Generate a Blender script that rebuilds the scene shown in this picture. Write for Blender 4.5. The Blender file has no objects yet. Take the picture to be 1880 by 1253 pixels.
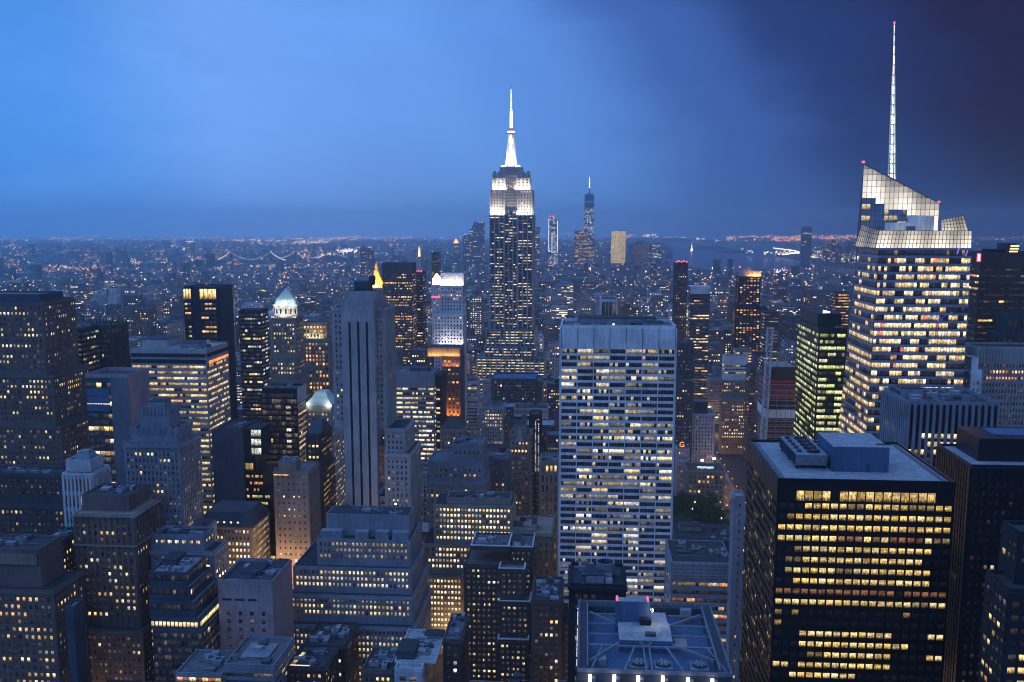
import bpy, math, random
import numpy as np
from mathutils import Vector, Matrix
R0 = random.Random(7)
SC = bpy.context.scene
COL = SC.collection
# ------------------------------------------------------------------ camera
YAW, PITCH, FPX, PPY, CAMZ = math.radians(4.34), math.radians(8.25), 1790.0, 670.6, 259.0
FW = Vector((-math.sin(YAW) * math.cos(PITCH), math.cos(YAW) * math.cos(PITCH), -math.sin(PITCH)))
RT = Vector((math.cos(YAW), math.sin(YAW), 0))
UP = RT.cross(FW)
CAM = Vector((0, 0, CAMZ))
def at(px, py, Y):
    "photo pixel (1880 wide) -> the world point of that sight line at distance Y down the avenue"
    d = FW * FPX + RT * (px - 940) + UP * (PPY - py)
    return CAM + d * (Y / d.y)
def X(px, py, Y): return at(px, py, Y).x
def Z(px, py, Y): return at(px, py, Y).z
def proj(p):
    d = Vector(p) - CAM
    w = d.dot(FW)
    if w < 1: return None
    return (940 + FPX * d.dot(RT) / w, PPY - FPX * d.dot(UP) / w, w)
def ground_at(px, py, z=0.0):
    d = FW * FPX + RT * (px - 940) + UP * (PPY - py)
    t = (z - CAMZ) / d.z
    return CAM + d * t
cam = bpy.data.cameras.new('camera'); cam_o = bpy.data.objects.new('camera', cam); COL.objects.link(cam_o)
cam.sensor_width = 36; cam.lens = 36 * FPX / 1880; cam.shift_y = (PPY - 626.5) / 1880
cam.clip_start = 1; cam.clip_end = 90000
m = Matrix((RT, UP, -FW)).transposed().to_4x4(); m.translation = CAM
cam_o.matrix_world = m
SC.camera = cam_o
# ------------------------------------------------------------------ materials
MATS = {}
def nt(name):
    m = bpy.data.materials.new(name); m.use_nodes = True
    t = m.node_tree; t.nodes.clear()
    o = t.nodes.new('ShaderNodeOutputMaterial'); p = t.nodes.new('ShaderNodeBsdfPrincipled')
    t.links.new(p.outputs[0], o.inputs[0])
    return m, t, p
def surf(name, col, rough=.85, var=.35, scale=.12, fine=1.3, spec=.3, metal=0.0, streak=True):
    if name in MATS: return MATS[name]
    m, t, p = nt(name); N = t.nodes.new; L = t.links.new
    g = N('ShaderNodeNewGeometry')
    n1 = N('ShaderNodeTexNoise'); n1.inputs['Scale'].default_value = scale; n1.inputs['Detail'].default_value = 5
    n2 = N('ShaderNodeTexNoise'); n2.inputs['Scale'].default_value = fine; n2.inputs['Detail'].default_value = 3
    L(g.outputs['Position'], n1.inputs['Vector'])
    if streak:                                       # rain wash: noise stretched down the wall
        mp = N('ShaderNodeMapping'); mp.inputs['Scale'].default_value = (1, 1, .09)
        L(g.outputs['Position'], mp.inputs['Vector']); L(mp.outputs[0], n2.inputs['Vector'])
    else: L(g.outputs['Position'], n2.inputs['Vector'])
    a = N('ShaderNodeMath'); a.operation = 'ADD'; L(n1.outputs[0], a.inputs[0]); L(n2.outputs[0], a.inputs[1])
    mr = N('ShaderNodeMapRange'); mr.inputs['From Min'].default_value = .55; mr.inputs['From Max'].default_value = 1.45
    mr.inputs['To Min'].default_value = 1 - var; mr.inputs['To Max'].default_value = 1 + var
    L(a.outputs[0], mr.inputs['Value'])
    v = N('ShaderNodeVectorMath'); v.operation = 'SCALE'; v.inputs[0].default_value = col[:3]
    L(mr.outputs[0], v.inputs['Scale']); L(v.outputs[0], p.inputs['Base Color'])
    p.inputs['Roughness'].default_value = rough; p.inputs['Metallic'].default_value = metal
    p.inputs['Specular IOR Level'].default_value = spec
    MATS[name] = m; return m
def window_glass():
    m, t, p = nt('window glass'); N = t.nodes.new; L = t.links.new
    at_ = N('ShaderNodeAttribute'); at_.attribute_name = 'lit'
    uv = N('ShaderNodeUVMap'); uv.uv_map = 'UVMap'
    sx = N('ShaderNodeSeparateXYZ'); L(uv.outputs[0], sx.inputs[0])
    def math_(op, a, b=None, clamp=False):
        n = N('ShaderNodeMath'); n.operation = op; n.use_clamp = clamp
        for i, q in enumerate((a, b)):
            if q is None: continue
            if isinstance(q, (int, float)): n.inputs[i].default_value = q
            else: L(q, n.inputs[i])
        return n.outputs[0]
    seed = math_('MULTIPLY', at_.outputs['Alpha'], 97.0)
    cx = N('ShaderNodeCombineXYZ')
    L(math_('ADD', math_('MULTIPLY', sx.outputs[0], 3.1), seed), cx.inputs[0])
    L(math_('ADD', math_('MULTIPLY', sx.outputs[1], 2.3), seed), cx.inputs[1]); L(seed, cx.inputs[2])
    n = N('ShaderNodeTexNoise'); n.inputs['Scale'].default_value = 1.2; n.inputs['Detail'].default_value = 3; n.inputs['Roughness'].default_value = .6
    L(cx.outputs[0], n.inputs['Vector'])
    mr = N('ShaderNodeMapRange'); mr.interpolation_type = 'SMOOTHSTEP'
    mr.inputs['From Min'].default_value = .38; mr.inputs['From Max'].default_value = .61
    mr.inputs['To Min'].default_value = .45; mr.inputs['To Max'].default_value = 1.25
    L(n.outputs[0], mr.inputs['Value'])
    # ceiling lamps in the upper half, furniture against the sill
    top = N('ShaderNodeMapRange'); top.inputs['From Min'].default_value = .1; top.inputs['From Max'].default_value = .75
    top.inputs['To Min'].default_value = .55; top.inputs['To Max'].default_value = 1.25
    L(sx.outputs[1], top.inputs['Value'])
    # furniture and people along the sill: a ragged dark skyline across the pane
    n1 = N('ShaderNodeTexNoise'); n1.noise_dimensions = '1D'; n1.inputs['Scale'].default_value = 1; n1.inputs['Detail'].default_value = 2
    L(math_('ADD', math_('MULTIPLY', sx.outputs[0], 4.5), math_('MULTIPLY', seed, 3.1)), n1.inputs['W'])
    thr = math_('MULTIPLY', math_('SUBTRACT', n1.outputs[0], .34), 1.15)
    fm = N('ShaderNodeMapRange'); fm.interpolation_type = 'SMOOTHSTEP'; fm.inputs['From Min'].default_value = -.05; fm.inputs['From Max'].default_value = .10
    fm.inputs['To Min'].default_value = .24; fm.inputs['To Max'].default_value = 1; L(math_('SUBTRACT', sx.outputs[1], thr), fm.inputs['Value'])
    # some blinds pulled part of the way down
    bl = math_('GREATER_THAN', sx.outputs[1], math_('ADD', .35, math_('MULTIPLY', math_('FRACT', math_('MULTIPLY', seed, 7.31)), 1.5)))
    blk = math_('SUBTRACT', 1.0, math_('MULTIPLY', bl, .5))
    k = math_('MULTIPLY', math_('MULTIPLY', mr.outputs[0], top.outputs[0]), math_('MULTIPLY', fm.outputs[0], blk))
    ck = N('ShaderNodeCombineXYZ'); L(k, ck.inputs[0]); L(math_('POWER', k, 1.06), ck.inputs[1]); L(math_('POWER', k, 1.22), ck.inputs[2])   # dim corners of a room read warmer
    sc = N('ShaderNodeVectorMath'); sc.operation = 'MULTIPLY'; L(at_.outputs['Color'], sc.inputs[0]); L(ck.outputs[0], sc.inputs[1])
    p.inputs['Base Color'].default_value = (.012, .016, .022, 1); p.inputs['Roughness'].default_value = .12
    p.inputs['Specular IOR Level'].default_value = .6
    L(sc.outputs[0], p.inputs['Emission Color']); p.inputs['Emission Strength'].default_value = 1
    m.cycles.emission_sampling = 'NONE'
    MATS['window glass'] = m; return m
def lamp_mat(name, col, k, sample=False):
    if name in MATS: return MATS[name]
    m, t, p = nt(name)
    p.inputs['Base Color'].default_value = (.2, .2, .2, 1)
    p.inputs['Emission Color'].default_value = (*col, 1); p.inputs['Emission Strength'].default_value = k
    m.cycles.emission_sampling = 'AUTO' if sample else 'NONE'
    MATS[name] = m; return m
def bulb_mat():
    m, t, p = nt('lamp points')
    a = t.nodes.new('ShaderNodeAttribute'); a.attribute_name = 'lit'
    t.links.new(a.outputs['Color'], p.inputs['Emission Color']); p.inputs['Emission Strength'].default_value = 1
    p.inputs['Base Color'].default_value = (.05, .05, .05, 1)
    m.cycles.emission_sampling = 'NONE'; MATS['lamp points'] = m
window_glass(); bulb_mat()
PAL = dict(limestone=(.42, .40, .37), pale=(.50, .49, .48), white=(.63, .61, .58), buff=(.30, .25, .19), tan=(.26, .21, .16),
           brown=(.13, .095, .075), umber=(.075, .06, .052), red=(.19, .085, .065), grey=(.24, .25, .27), mid=(.17, .175, .19),
           slate=(.09, .10, .115), dark=(.035, .038, .044), black=(.014, .015, .018), teal=(.06, .11, .13), blue=(.10, .16, .26),
           pink=(.40, .31, .31), green=(.03, .055, .045), deck=(.36, .36, .36), tar=(.075, .078, .085), gravel=(.22, .22, .22),
           plant=(.33, .34, .36), copper=(.42, .52, .45), skyglass=(.20, .25, .34), rose=(.36, .13, .12), gold=(.75, .45, .10), netting=(.35, .05, .05), concrete=(.34, .30, .29),
           asphalt=(.045, .045, .05), steel=(.30, .31, .33), verdigris=(.12, .25, .22), wood=(.10, .07, .05), glassblue=(.05, .09, .15))
_R = ('deck', 'tar', 'gravel', 'plant')
for _k in PAL:
    _f = {'white': 1.0, 'pale': .95, 'limestone': .76, 'copper': .9, 'brown': 1.1, 'tan': .85, 'buff': .85, 'umber': .95, 'netting': 1.2, 'concrete': .8, 'skyglass': 1, 'gold': .9, 'deck': .78, 'plant': .62, 'gravel': .5, 'tar': .5, 'grey': .85, 'mid': .76, 'slate': .68, 'rose': 1, 'pink': .74, 'blue': .7}.get(_k, .6)
    PAL[_k] = tuple(c * _f for c in PAL[_k])
def M(n):
    if n in MATS: return MATS[n]
    c = PAL[n]
    roof = n in ('deck', 'tar', 'gravel', 'asphalt', 'plant')
    shiny = n in ('skyglass', 'black', 'teal', 'green', 'glassblue')
    return surf(n, c, rough=.35 if shiny else .85, var=.5 if roof else .42, scale=.35 if roof else .09, streak=not roof, spec=.5 if shiny else .3,
                metal=.3 if n in ('gold',) else 0)
# ------------------------------------------------------------------ mesh collector
class MB:
    def __init__(s): s.v = []; s.f = []; s.mi = []; s.mn = []; s.lit = None; s.uv = None
    def mat(s, n):
        if n not in s.mn: s.mn.append(n)
        return s.mn.index(n)
    def face(s, pts, mat, lit=None):
        b = len(s.v); s.v.extend(tuple(p) for p in pts); s.f.append(tuple(range(b, b + len(pts)))); s.mi.append(s.mat(mat))
        if lit is not None or s.lit is not None:
            if s.lit is None: s.lit = []; s.uv = []
            while len(s.lit) < len(s.f) - 1: s.lit.append((0, 0, 0, 0))
            s.lit.append(lit or (0, 0, 0, 0))
    def hexa(s, c, mat, skip=(), lit=None):
        # c: 8 corners, bottom 0-3 counter-clockwise, top 4-7
        for k, q in enumerate(((3, 2, 1, 0), (4, 5, 6, 7), (0, 1, 5, 4), (1, 2, 6, 5), (2, 3, 7, 6), (3, 0, 4, 7))):
            if k in skip: continue
            s.face([c[i] for i in q], mat, lit)
    def box(s, x0, x1, y0, y1, z0, z1, mat, skip=(), lit=None):
        s.hexa([(x0, y0, z0), (x1, y0, z0), (x1, y1, z0), (x0, y1, z0), (x0, y0, z1), (x1, y0, z1), (x1, y1, z1), (x0, y1, z1)], mat, skip, lit)
    def prism(s, poly, z0, z1, mat, top=True, topmat=None, scale=1.0, c=None):
        n = len(poly)
        if c is None: c = (sum(p[0] for p in poly) / n, sum(p[1] for p in poly) / n)
        up = [(c[0] + (p[0] - c[0]) * scale, c[1] + (p[1] - c[1]) * scale) for p in poly]
        for i in range(n):
            a, b_ = poly[i], poly[(i + 1) % n]; ua, ub = up[i], up[(i + 1) % n]
            if scale < .002: s.face([(*a, z0), (*b_, z0), (*c, z1)], mat)
            else: s.face([(*a, z0), (*b_, z0), (*ub, z1), (*ua, z1)], mat)
        if top and scale >= .002: s.face([(*p, z1) for p in up], topmat or mat)
    def cyl(s, x, y, z0, z1, r0, r1=None, n=12, mat='steel', top=True, rot=0.0):
        r1 = r0 if r1 is None else r1
        poly = [(x + r0 * math.cos(rot + 2 * math.pi * i / n), y + r0 * math.sin(rot + 2 * math.pi * i / n)) for i in range(n)]
        s.prism(poly, z0, z1, mat, top, scale=r1 / r0, c=(x, y))
    def beam(s, p, q, w, mat, h=None, lit=None):
        p, q = Vector(p), Vector(q); d = (q - p)
        if d.length < 1e-6: return
        d.normalize(); u = d.cross(Vector((0, 0, 1)))
        if u.length < 1e-3: u = Vector((1, 0, 0))
        u.normalize(); v = u.cross(d); h = h or w
        u *= w / 2; v *= h / 2
        s.hexa([p - u - v, p + u - v, p + u + v, p - u + v, q - u - v, q + u - v, q + u + v, q - u + v], mat, (), lit)
    def build(s, name, parent=None, origin=None, kind=None, label=None):
        if not s.f: return None
        o = origin if origin is not None else Vector((0, 0, 0))
        me = bpy.data.meshes.new(name)
        va = np.array(s.v, dtype=np.float64) - np.array(o)
        me.from_pydata(va.tolist(), [], s.f)
        for n in s.mn: me.materials.append(M(n))
        me.polygons.foreach_set('material_index', s.mi)
        if s.lit is not None:
            while len(s.lit) < len(s.f): s.lit.append((0, 0, 0, 0))
            nl = np.array([len(f) for f in s.f]); la = np.repeat(np.array(s.lit, dtype=np.float32), nl, axis=0)
            ca = me.color_attributes.new('lit', 'FLOAT_COLOR', 'CORNER'); ca.data.foreach_set('color', la.ravel())
            uv = me.uv_layers.new(name='UVMap')
            base = np.array([(0, 0), (1, 0), (1, 1), (0, 1)], dtype=np.float32)
            ua = np.concatenate([base[np.arange(k) % 4] for k in nl]) if len(set(nl)) > 1 else np.tile(base[np.arange(nl[0]) % 4], (len(nl), 1))
            uv.data.foreach_set('uv', ua.ravel())
        me.update()
        ob = bpy.data.objects.new(name, me); COL.objects.link(ob)
        if parent is not None: ob.parent = parent
        else: ob.location = o
        if kind: ob['kind'] = kind
        if label: ob['label'] = label
        return ob
def tag(o, label, cat, group=None, kind=None):
    o['label'] = label; o['category'] = cat
    if group: o['group'] = group
    if kind: o['kind'] = kind
    return o
def empty(name, loc):
    e = bpy.data.objects.new(name, None); e.location = loc; e.empty_display_size = 2; COL.objects.link(e); return e
# ------------------------------------------------------------------ lit windows
WARM, YEL, CREAM, WHITE, COOL, ORG, GRN, RED, DEEP = (1, .60, .22), (1, .70, .27), (1, .80, .48), (1, .92, .74), (.82, .93, 1), (1, .36, .08), (.80, .92, .30), (1, .05, .05), (.9, .45, .12)
class Lit:
    "which windows are lit: p scattered, or whole floors (band) with a share bl lit in runs"
    def __init__(s, rng, p=.12, band=0.0, bl=.8, pal=(WARM, YEL, YEL, CREAM, WHITE), lo=.5, hi=1.8, dim=.25, coh=.5, rows=None, base=.02):
        s.r, s.p, s.band, s.bl, s.pal, s.lo, s.hi, s.dim, s.coh, s.rows, s.base = rng, min(.97, p * 1.55), band, bl, pal, lo * .85, hi * 1.2, dim, coh, rows, base
        s.on = False; s.rowcol = None
    def row(s, k, nface):
        s.banded = s.r.random() < s.band
        s.rowcol = s.r.choice(s.pal); s.rowk = s.r.uniform(s.lo, s.hi); s.k = k; s.on = False; s.nface = nface
    def bay(s): s.bayon = s.r.random() < (s.bl if s.banded else s.p); s.bayk = s.r.uniform(s.lo, s.hi) * (1 if s.r.random() > s.dim else .3); s.bayc = s.r.choice(s.pal)
    def get(s, col, sub=1):
        r = s.r
        q = s.bl if s.banded else s.p
        if sub > 2:                                   # one room behind several panes: lit or dark together
            on = r.random() < (.86 if s.bayon else .07)
            if on:
                f = s.bayk * r.uniform(.5, 1.2) if s.bayon else r.uniform(.3, 1.0); c = s.bayc
                return (c[0] * f, c[1] * f, c[2] * f, r.random())
            b_ = r.uniform(.2, 1.6) * s.base; return (b_ * 1.25, b_, b_ * .8, r.random())
        if s.rows is not None and s.nface:
            spec = s.rows[s.k] if s.k < len(s.rows) else []
            for a, b_, mode in spec:
                if a <= col <= b_:
                    f = {'b': 1.0, 'd': .28, 'r': .24, 'w': 1.35}[mode] * r.uniform(.55, 1.15)
                    c = (1, .46, .20) if mode == 'r' else r.choice(s.pal)
                    return (c[0] * s.hi * f, c[1] * s.hi * f, c[2] * s.hi * f, r.random())
            b_ = r.uniform(.3, 1.4) * s.base
            return (b_, b_, b_ * 1.1, r.random())
        if r.random() > s.coh: s.on = r.random() < q
        if s.on:
            f = r.uniform(s.lo, s.hi) if not s.banded else s.rowk * r.uniform(.6, 1.2)
            if r.random() < s.dim: f *= .25
            c = s.rowcol if s.banded and r.random() < .75 else r.choice(s.pal)
            return (c[0] * f, c[1] * f, c[2] * f, r.random())
        b_ = r.uniform(.2, 1.6) * s.base
        if r.random() < .16: b_ *= 5
        return (b_ * 1.25, b_, b_ * .8, r.random())
# facade styles: px/pz window pitch, ww/wh window share of the pitch, pp/sp how far piers/spandrels stand out
DEF = dict(px=3.2, pz=3.6, ww=.5, wh=.55, pp=.30, sp=.26, mx=1.2, tm=2.5, bm=1.5, sub=1, pier=None, span=None, lit={}, blank=False, blankside=False, belt=0)
def S(base=None, **k):
    d = dict(DEF if base is None else base); l = dict(d['lit']); l.update(k.pop('lit', {})); d.update(k); d['lit'] = l; return d
PUNCH = S()
BAND = S(px=4.5, ww=.96, wh=.5, pp=.16, sp=.30, mx=.6)
VERT = S(px=2.8, ww=.55, wh=.72, pp=.7, sp=.22, mx=.8)
GLASS = S(px=1.6, ww=.93, wh=.80, pp=.14, sp=.10, mx=.3)
ALL_B = []
class Building:
    def __init__(s, name, label, seed=None, short=None, cat='building', group=None, ind=None):
        s.name, s.label, s.cat, s.group, s.short, s.ind = name, label, cat, group, short, ind
        s.rng = random.Random(seed if seed is not None else sum(map(ord, label)) * 7 + len(label))
        s.wall, s.roof = MB(), MB(); s.units = []; s.parts = []; s.roofs = []; s.boxes = []; s.rects = []; s.root = None; s.D = None
        ALL_B.append(s)
    def part(s, name, mb, kind=None, label=None, sub=()): s.parts.append((name, mb, kind, label, sub)); return mb
    def strip(s, o, u, n, a, b, z0, z1, p, mat):
        if b - a < .01 or z1 - z0 < .01: return
        q = [o + u * a + Vector((0, 0, z0)), o + u * b + Vector((0, 0, z0)), o + u * b + Vector((0, 0, z1)), o + u * a + Vector((0, 0, z1))]
        f = [v + n * p for v in q]
        w = s.wall
        w.face(f, mat); w.face([q[0], f[0], f[3], q[3]], mat); w.face([f[1], q[1], q[2], f[2]], mat)
        w.face([f[3], f[2], q[2], q[3]], mat); w.face([q[0], q[1], f[1], f[0]], mat)
    def facade(s, o, u, W, H, n, sp, wallmat, nface, wins=True):
        pier, span = sp['pier'] or wallmat, sp['span'] or wallmat
        if sp['blank'] or (sp['blankside'] and not nface) or W < 2.2 or H < 2.5:
            return
        mx = min(sp['mx'], W * .15)
        nx = max(1, round((W - 2 * mx) / sp['px'])); px = (W - 2 * mx) / nx; g = px * (1 - sp['ww'])
        nz = int((H - sp['tm'] - sp['bm']) / sp['pz'])
        e = .006 * s.rng.random()
        if nz < 1: return
        lit = Lit(s.rng, **sp['lit']); pz = sp['pz']
        pp, spp = sp['pp'] + e, sp['sp'] + e
        for i in range(nx + 1):
            a = mx + i * px - g / 2; b = a + g
            if i == 0: a = 0
            if i == nx: b = W
            s.strip(o, u, n, a, b, 0, H, pp, pier)
        hw = pz * sp['wh']
        zt = H - sp['tm']
        s.strip(o, u, n, .01, W - .01, zt, H - .004, spp, span)
        for k in range(nz):
            z1 = zt - k * pz; z0 = z1 - hw
            zb = z1 - pz if k < nz - 1 else 0.004
            s.strip(o, u, n, .01, W - .01, zb, z0, spp, span)
        if sp['belt']:
            for k in range(sp['belt'], nz, sp['belt']):
                s.strip(o, u, n, 0, W, zt - k * pz + .05, zt - k * pz + (pz - hw) * .8, pp + .12, wallmat)
        if H > 14 and W > 6 and sp['px'] < 4.6 and sp['ww'] < .6 and sp['pp'] < .5:        # masonry cornice and a string course
            s.strip(o, u, n, -.3, W + .3, H - 1.3, H - .02, pp + .42, wallmat)
            if nz > 7: s.strip(o, u, n, -.1, W + .1, zt - 3 * pz + .12, zt - 3 * pz + .55, pp + .2, wallmat); s.strip(o, u, n, -.1, W + .1, zt - (nz // 2 + 2) * pz + .12, zt - (nz // 2 + 2) * pz + .5, pp + .2, wallmat)
        if not wins: return
        sub = sp['sub']; eps = n * .03
        for k in range(nz):
            z1 = zt - k * pz; z0 = z1 - hw
            lit.row(k, nface)
            for i in range(nx):
                a = mx + i * px + g / 2; b = a + px - g
                panes = []; lit.bay()
                for j in range(sub):
                    aa = a + (b - a) * j / sub + (.06 if j else 0); bb = a + (b - a) * (j + 1) / sub
                    l = lit.get(i if sub == 1 else i * sub + j, sub)
                    panes.append(([o + u * aa + eps + Vector((0, 0, z0)), o + u * bb + eps + Vector((0, 0, z0)),
                                   o + u * bb + eps + Vector((0, 0, z1)), o + u * aa + eps + Vector((0, 0, z1))], l))
                s.units.append(panes)
    def block(s, x0, x1, y0, y1, z0, z1, sp, wallmat, roofmat='gravel', parapet=1.0, win=None):
        "one volume with facades on the sides the street view shows"
        s.boxes.append((x0, x1, y0, y1, z0, z1))
        s.wall.box(x0, x1, y0, y1, z0, z1, wallmat, skip=(0, 1))
        V = Vector; W, Dp, H = x1 - x0, y1 - y0, z1 - z0
        s.facade(V((x0, y0, z0)), V((1, 0, 0)), W, H, V((0, -1, 0)), sp, wallmat, True)
        sw = sp if win is None else win
        xm = (x0 + x1) / 2
        if xm < 45: s.facade(V((x1, y0, z0)), V((0, 1, 0)), Dp, H, V((1, 0, 0)), sw, wallmat, False)
        if xm > -45: s.facade(V((x0, y1, z0)), V((0, -1, 0)), Dp, H, V((-1, 0, 0)), sw, wallmat, False)
        rm_ = s.roof
        if s.roofs is not None: rm_ = MB(); s.roofs.append(rm_)
        rm_.face([(x0, y0, z1), (x1, y0, z1), (x1, y1, z1), (x0, y1, z1)], roofmat)
        if parapet and W > 3 and Dp > 3:
            i, t = .06, .45; zz = z1 + parapet
            s.wall.box(x0 + i, x1 - i, y0 + i, y0 + i + t, z1, zz, wallmat, (0,)); s.wall.box(x0 + i, x1 - i, y1 - i - t, y1 - i, z1, zz, wallmat, (0,))
            s.wall.box(x0 + i, x0 + i + t, y0 + i + t, y1 - i - t, z1, zz - .004, wallmat, (0,)); s.wall.box(x1 - i - t, x1 - i, y0 + i + t, y1 - i - t, z1, zz - .004, wallmat, (0,))
    def tiers(s, D, tl, sp, wallmat, roofmat='gravel', yb=None):
        "tl: top-down list of (xl, xr, ytop, depth, options); each stands on the next one, the last on the ground"
        s.D = D; res = []
        for t in tl:
            xl, xr, yt, dep = t[:4]; o = t[4] if len(t) > 4 else {}
            Dt = o.get('D', D)
            res.append([X(xl, yt, Dt), X(xr, yt, Dt), Dt, Dt + dep, None, Z((xl + xr) / 2, yt, Dt), o, (xl, xr, yt)])
        for k, r in enumerate(res):
            o = r[6]
            r[4] = o['z0'] if 'z0' in o else (0.0 if (k == len(res) - 1 or o.get('g')) else res[k + 1][5])
        for x0, x1, y0, y1, z0, z1, o, pxs in res:
            s.block(x0, x1, y0, y1, z0, z1, o.get('s', sp), o.get('wall', wallmat), o.get('roof', roofmat), o.get('par', 1.0), o.get('win'))
        s.tt = res
        s.yb = yb
        for (x0, x1, y0, y1, z0, z1, o, pxs) in res:
            pr = [proj((a, b, z1)) for a in (x0, x1) for b in (y0, y1)]
            s.rects.append((min(p[0] for p in pr), min(p[1] for p in pr), max(p[0] for p in pr), yb or max(proj((x0, y0, z0))[1], pxs[2])))
        return res
    def roofbox(s, k, fx0, fx1, fy0, fy1, h, mat='plant', name='penthouse', z=None):
        "a box on the roof of tier k, in fractions of its plan"
        x0, x1, y0, y1, z0, z1 = s.boxes[k]
        z1 = z1 if z is None else z
        mb = MB(); W, Dp = x1 - x0, y1 - y0
        a, b, c, d = x0 + W * fx0, x0 + W * fx1, y0 + Dp * fy0, y0 + Dp * fy1
        mb.box(a, b, c, d, z1, z1 + h, mat, (0,))
        mb.box(a - .15, b + .15, c - .15, d + .15, z1 + h + .004, z1 + h + .3, 'tar' if mat != 'tar' else 'plant')
        s.part(name, mb); return mb
    def tank(s, x, y, z, r=1.9, h=3.4, leg=2.2):
        mb = MB(); mb.cyl(x, y, z + leg, z + leg + h, r, n=14, mat='wood', top=True)
        mb.cyl(x, y, z + leg + h + .01, z + leg + h + 1.3, r * 1.06, .05, n=14, mat='slate', top=False)
        lg = MB()
        for a, b in ((-1, -1), (1, -1), (1, 1), (-1, 1)): lg.beam((x + a * r * .6, y + b * r * .6, z), (x + a * r * .6, y + b * r * .6, z + leg), .25, 'steel')
        lg.beam((x - r * .6, y - r * .6, z + leg - .1), (x + r * .6, y + r * .6, z + leg - .1), .2, 'steel')
        s.part('water_tank', mb, sub=[('tank_stand', lg)])
    def clutter(s, k=0, n=4, seed=0, tank=False):
        "air handlers, ducts and hatches on the roof of tier k"
        r = random.Random(seed + len(s.label)); x0, x1, y0, y1, z0, z1 = s.boxes[k]
        W, Dp = x1 - x0, y1 - y0
        if W < 6 or Dp < 6: return
        for i in range(n + 4 if y0 < 560 else n + 1 if y0 < 700 else n):
            mb = MB()
            w, d, h = r.uniform(1.5, min(5, W * .3)), r.uniform(1.5, min(5, Dp * .3)), r.uniform(.8, 2.4)
            cx, cy = r.uniform(x0 + 1 + w / 2, x1 - 1 - w / 2), r.uniform(y0 + 1 + d / 2, y1 - 1 - d / 2)
            z = z1 + .01 * i
            mb.box(cx - w / 2, cx + w / 2, cy - d / 2, cy + d / 2, z, z + h, r.choice(('plant', 'steel', 'deck', 'slate')), (0,))
            if r.random() < .5: mb.cyl(cx, cy, z + h + .002, z + h + .4, min(w, d) * .32, n=10, mat='slate')
            if r.random() < .5:
                ex = min(max(cx + r.uniform(-6, 6), x0 + 1.2), x1 - 1.2)
                mb.box(min(cx, ex), max(cx, ex), cy - .35, cy + .33, z + .3, z + .9, 'steel')
            s.part('air_handler', mb)
        if y0 < 700:                                   # pipe runs and a guard rail
            for q in range(2):
                mb = MB(); yy = r.uniform(y0 + 1.5, y1 - 1.5); xa = r.uniform(x0 + 1, x0 + W * .4); xb = r.uniform(x0 + W * .55, x1 - 1); xm = r.uniform(xa, xb)
                mb.beam((xa, yy, z1 + .35), (xm, yy, z1 + .35), .3, 'steel'); ye = min(max(yy + r.uniform(-5, 5), y0 + 1), y1 - 1); mb.beam((xm, yy, z1 + .35), (xm, ye, z1 + .35), .3, 'steel'); mb.beam((xm, ye, z1 + .35), (xb, ye, z1 + .35), .3, 'steel'); s.part('pipe_run', mb)
        if tank: s.tank(r.uniform(x0 + 3, x1 - 3), r.uniform(y0 + 3, y1 - 3), z1)
    def finish(s, group=None):
        bx = s.boxes
        if bx: ox, oy = (bx[-1][0] + bx[-1][1]) / 2, (bx[-1][2] + bx[-1][3]) / 2
        else: ox, oy = s.origin
        org = Vector((ox, oy, 0))
        s.root = empty(s.name, org); tag(s.root, s.label, s.cat, s.group)
        s.wall.build('wall', s.root, org); s.roof.build('roof', s.root, org)
        for q in s.roofs or (): q.build('roof', s.root, org)
        for name, mb, kind, label, sub in s.parts:
            o = mb.build(name, s.root, org, kind, label)
            for sn, sm in sub: sm.build(sn, o, org)
        units = s.units
        if not units: return
        def area(u):
            q = u[0][0]; a, c = proj(q[0]), proj(u[-1][0][2])
            if a is None or c is None or not (-20 < a[0] < 1900 and -20 < a[1] < 1273): return 0
            return abs((c[0] - a[0]) * (a[1] - c[1]))
        rest = units
        if s.ind:
            ar = sorted(range(len(units)), key=lambda i: -area(units[i]))[:min(100, s.ind)]
            pick = set(i for i in ar if area(units[i]) > 0)
            for i in sorted(pick):
                mb = MB()
                for q, l in units[i]: mb.face(q, 'window glass', l)
                mb.build('window', s.root, org)
            rest = [u for i, u in enumerate(units) if i not in pick]
        if rest:
            mb = MB()
            for u in rest:
                for q, l in u: mb.face(q, 'window glass', l)
            mb.build('window_rows', s.root, org, 'stuff')
def area_lamp(name, loc, aim, sx, sy, power, col, spread=150):
    l = bpy.data.lights.new(name, 'AREA'); l.shape = 'RECTANGLE'; l.size, l.size_y = sx, sy
    l.energy, l.color = power, col; l.spread = math.radians(spread)
    o = bpy.data.objects.new(name, l); COL.objects.link(o); o.location = loc
    o.rotation_euler = (Vector(aim) - Vector(loc)).to_track_quat('-Z', 'Y').to_euler()
    return o
def point_lamp(name, loc, power, col, r=.5):
    l = bpy.data.lights.new(name, 'POINT'); l.energy, l.color, l.shadow_soft_size = power, col, r
    o = bpy.data.objects.new(name, l); COL.objects.link(o); o.location = loc; return o
# ================================================================== buildings one can tell apart
def dB(name, label, D, tl, sp, wall, roof='gravel', yb=None, short=None, ind=None, clut=0, tank=False, group=None, seed=None):
    b = Building(name, label, short=short, ind=ind, group=group, seed=seed)
    b.tiers(D, tl, sp, wall, roof, yb)
    if clut: b.clutter(0, clut, seed=int(D), tank=tank)
    return b
MAS = S(PUNCH, px=2.6, pz=3.5, ww=.5, wh=.55)
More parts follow.
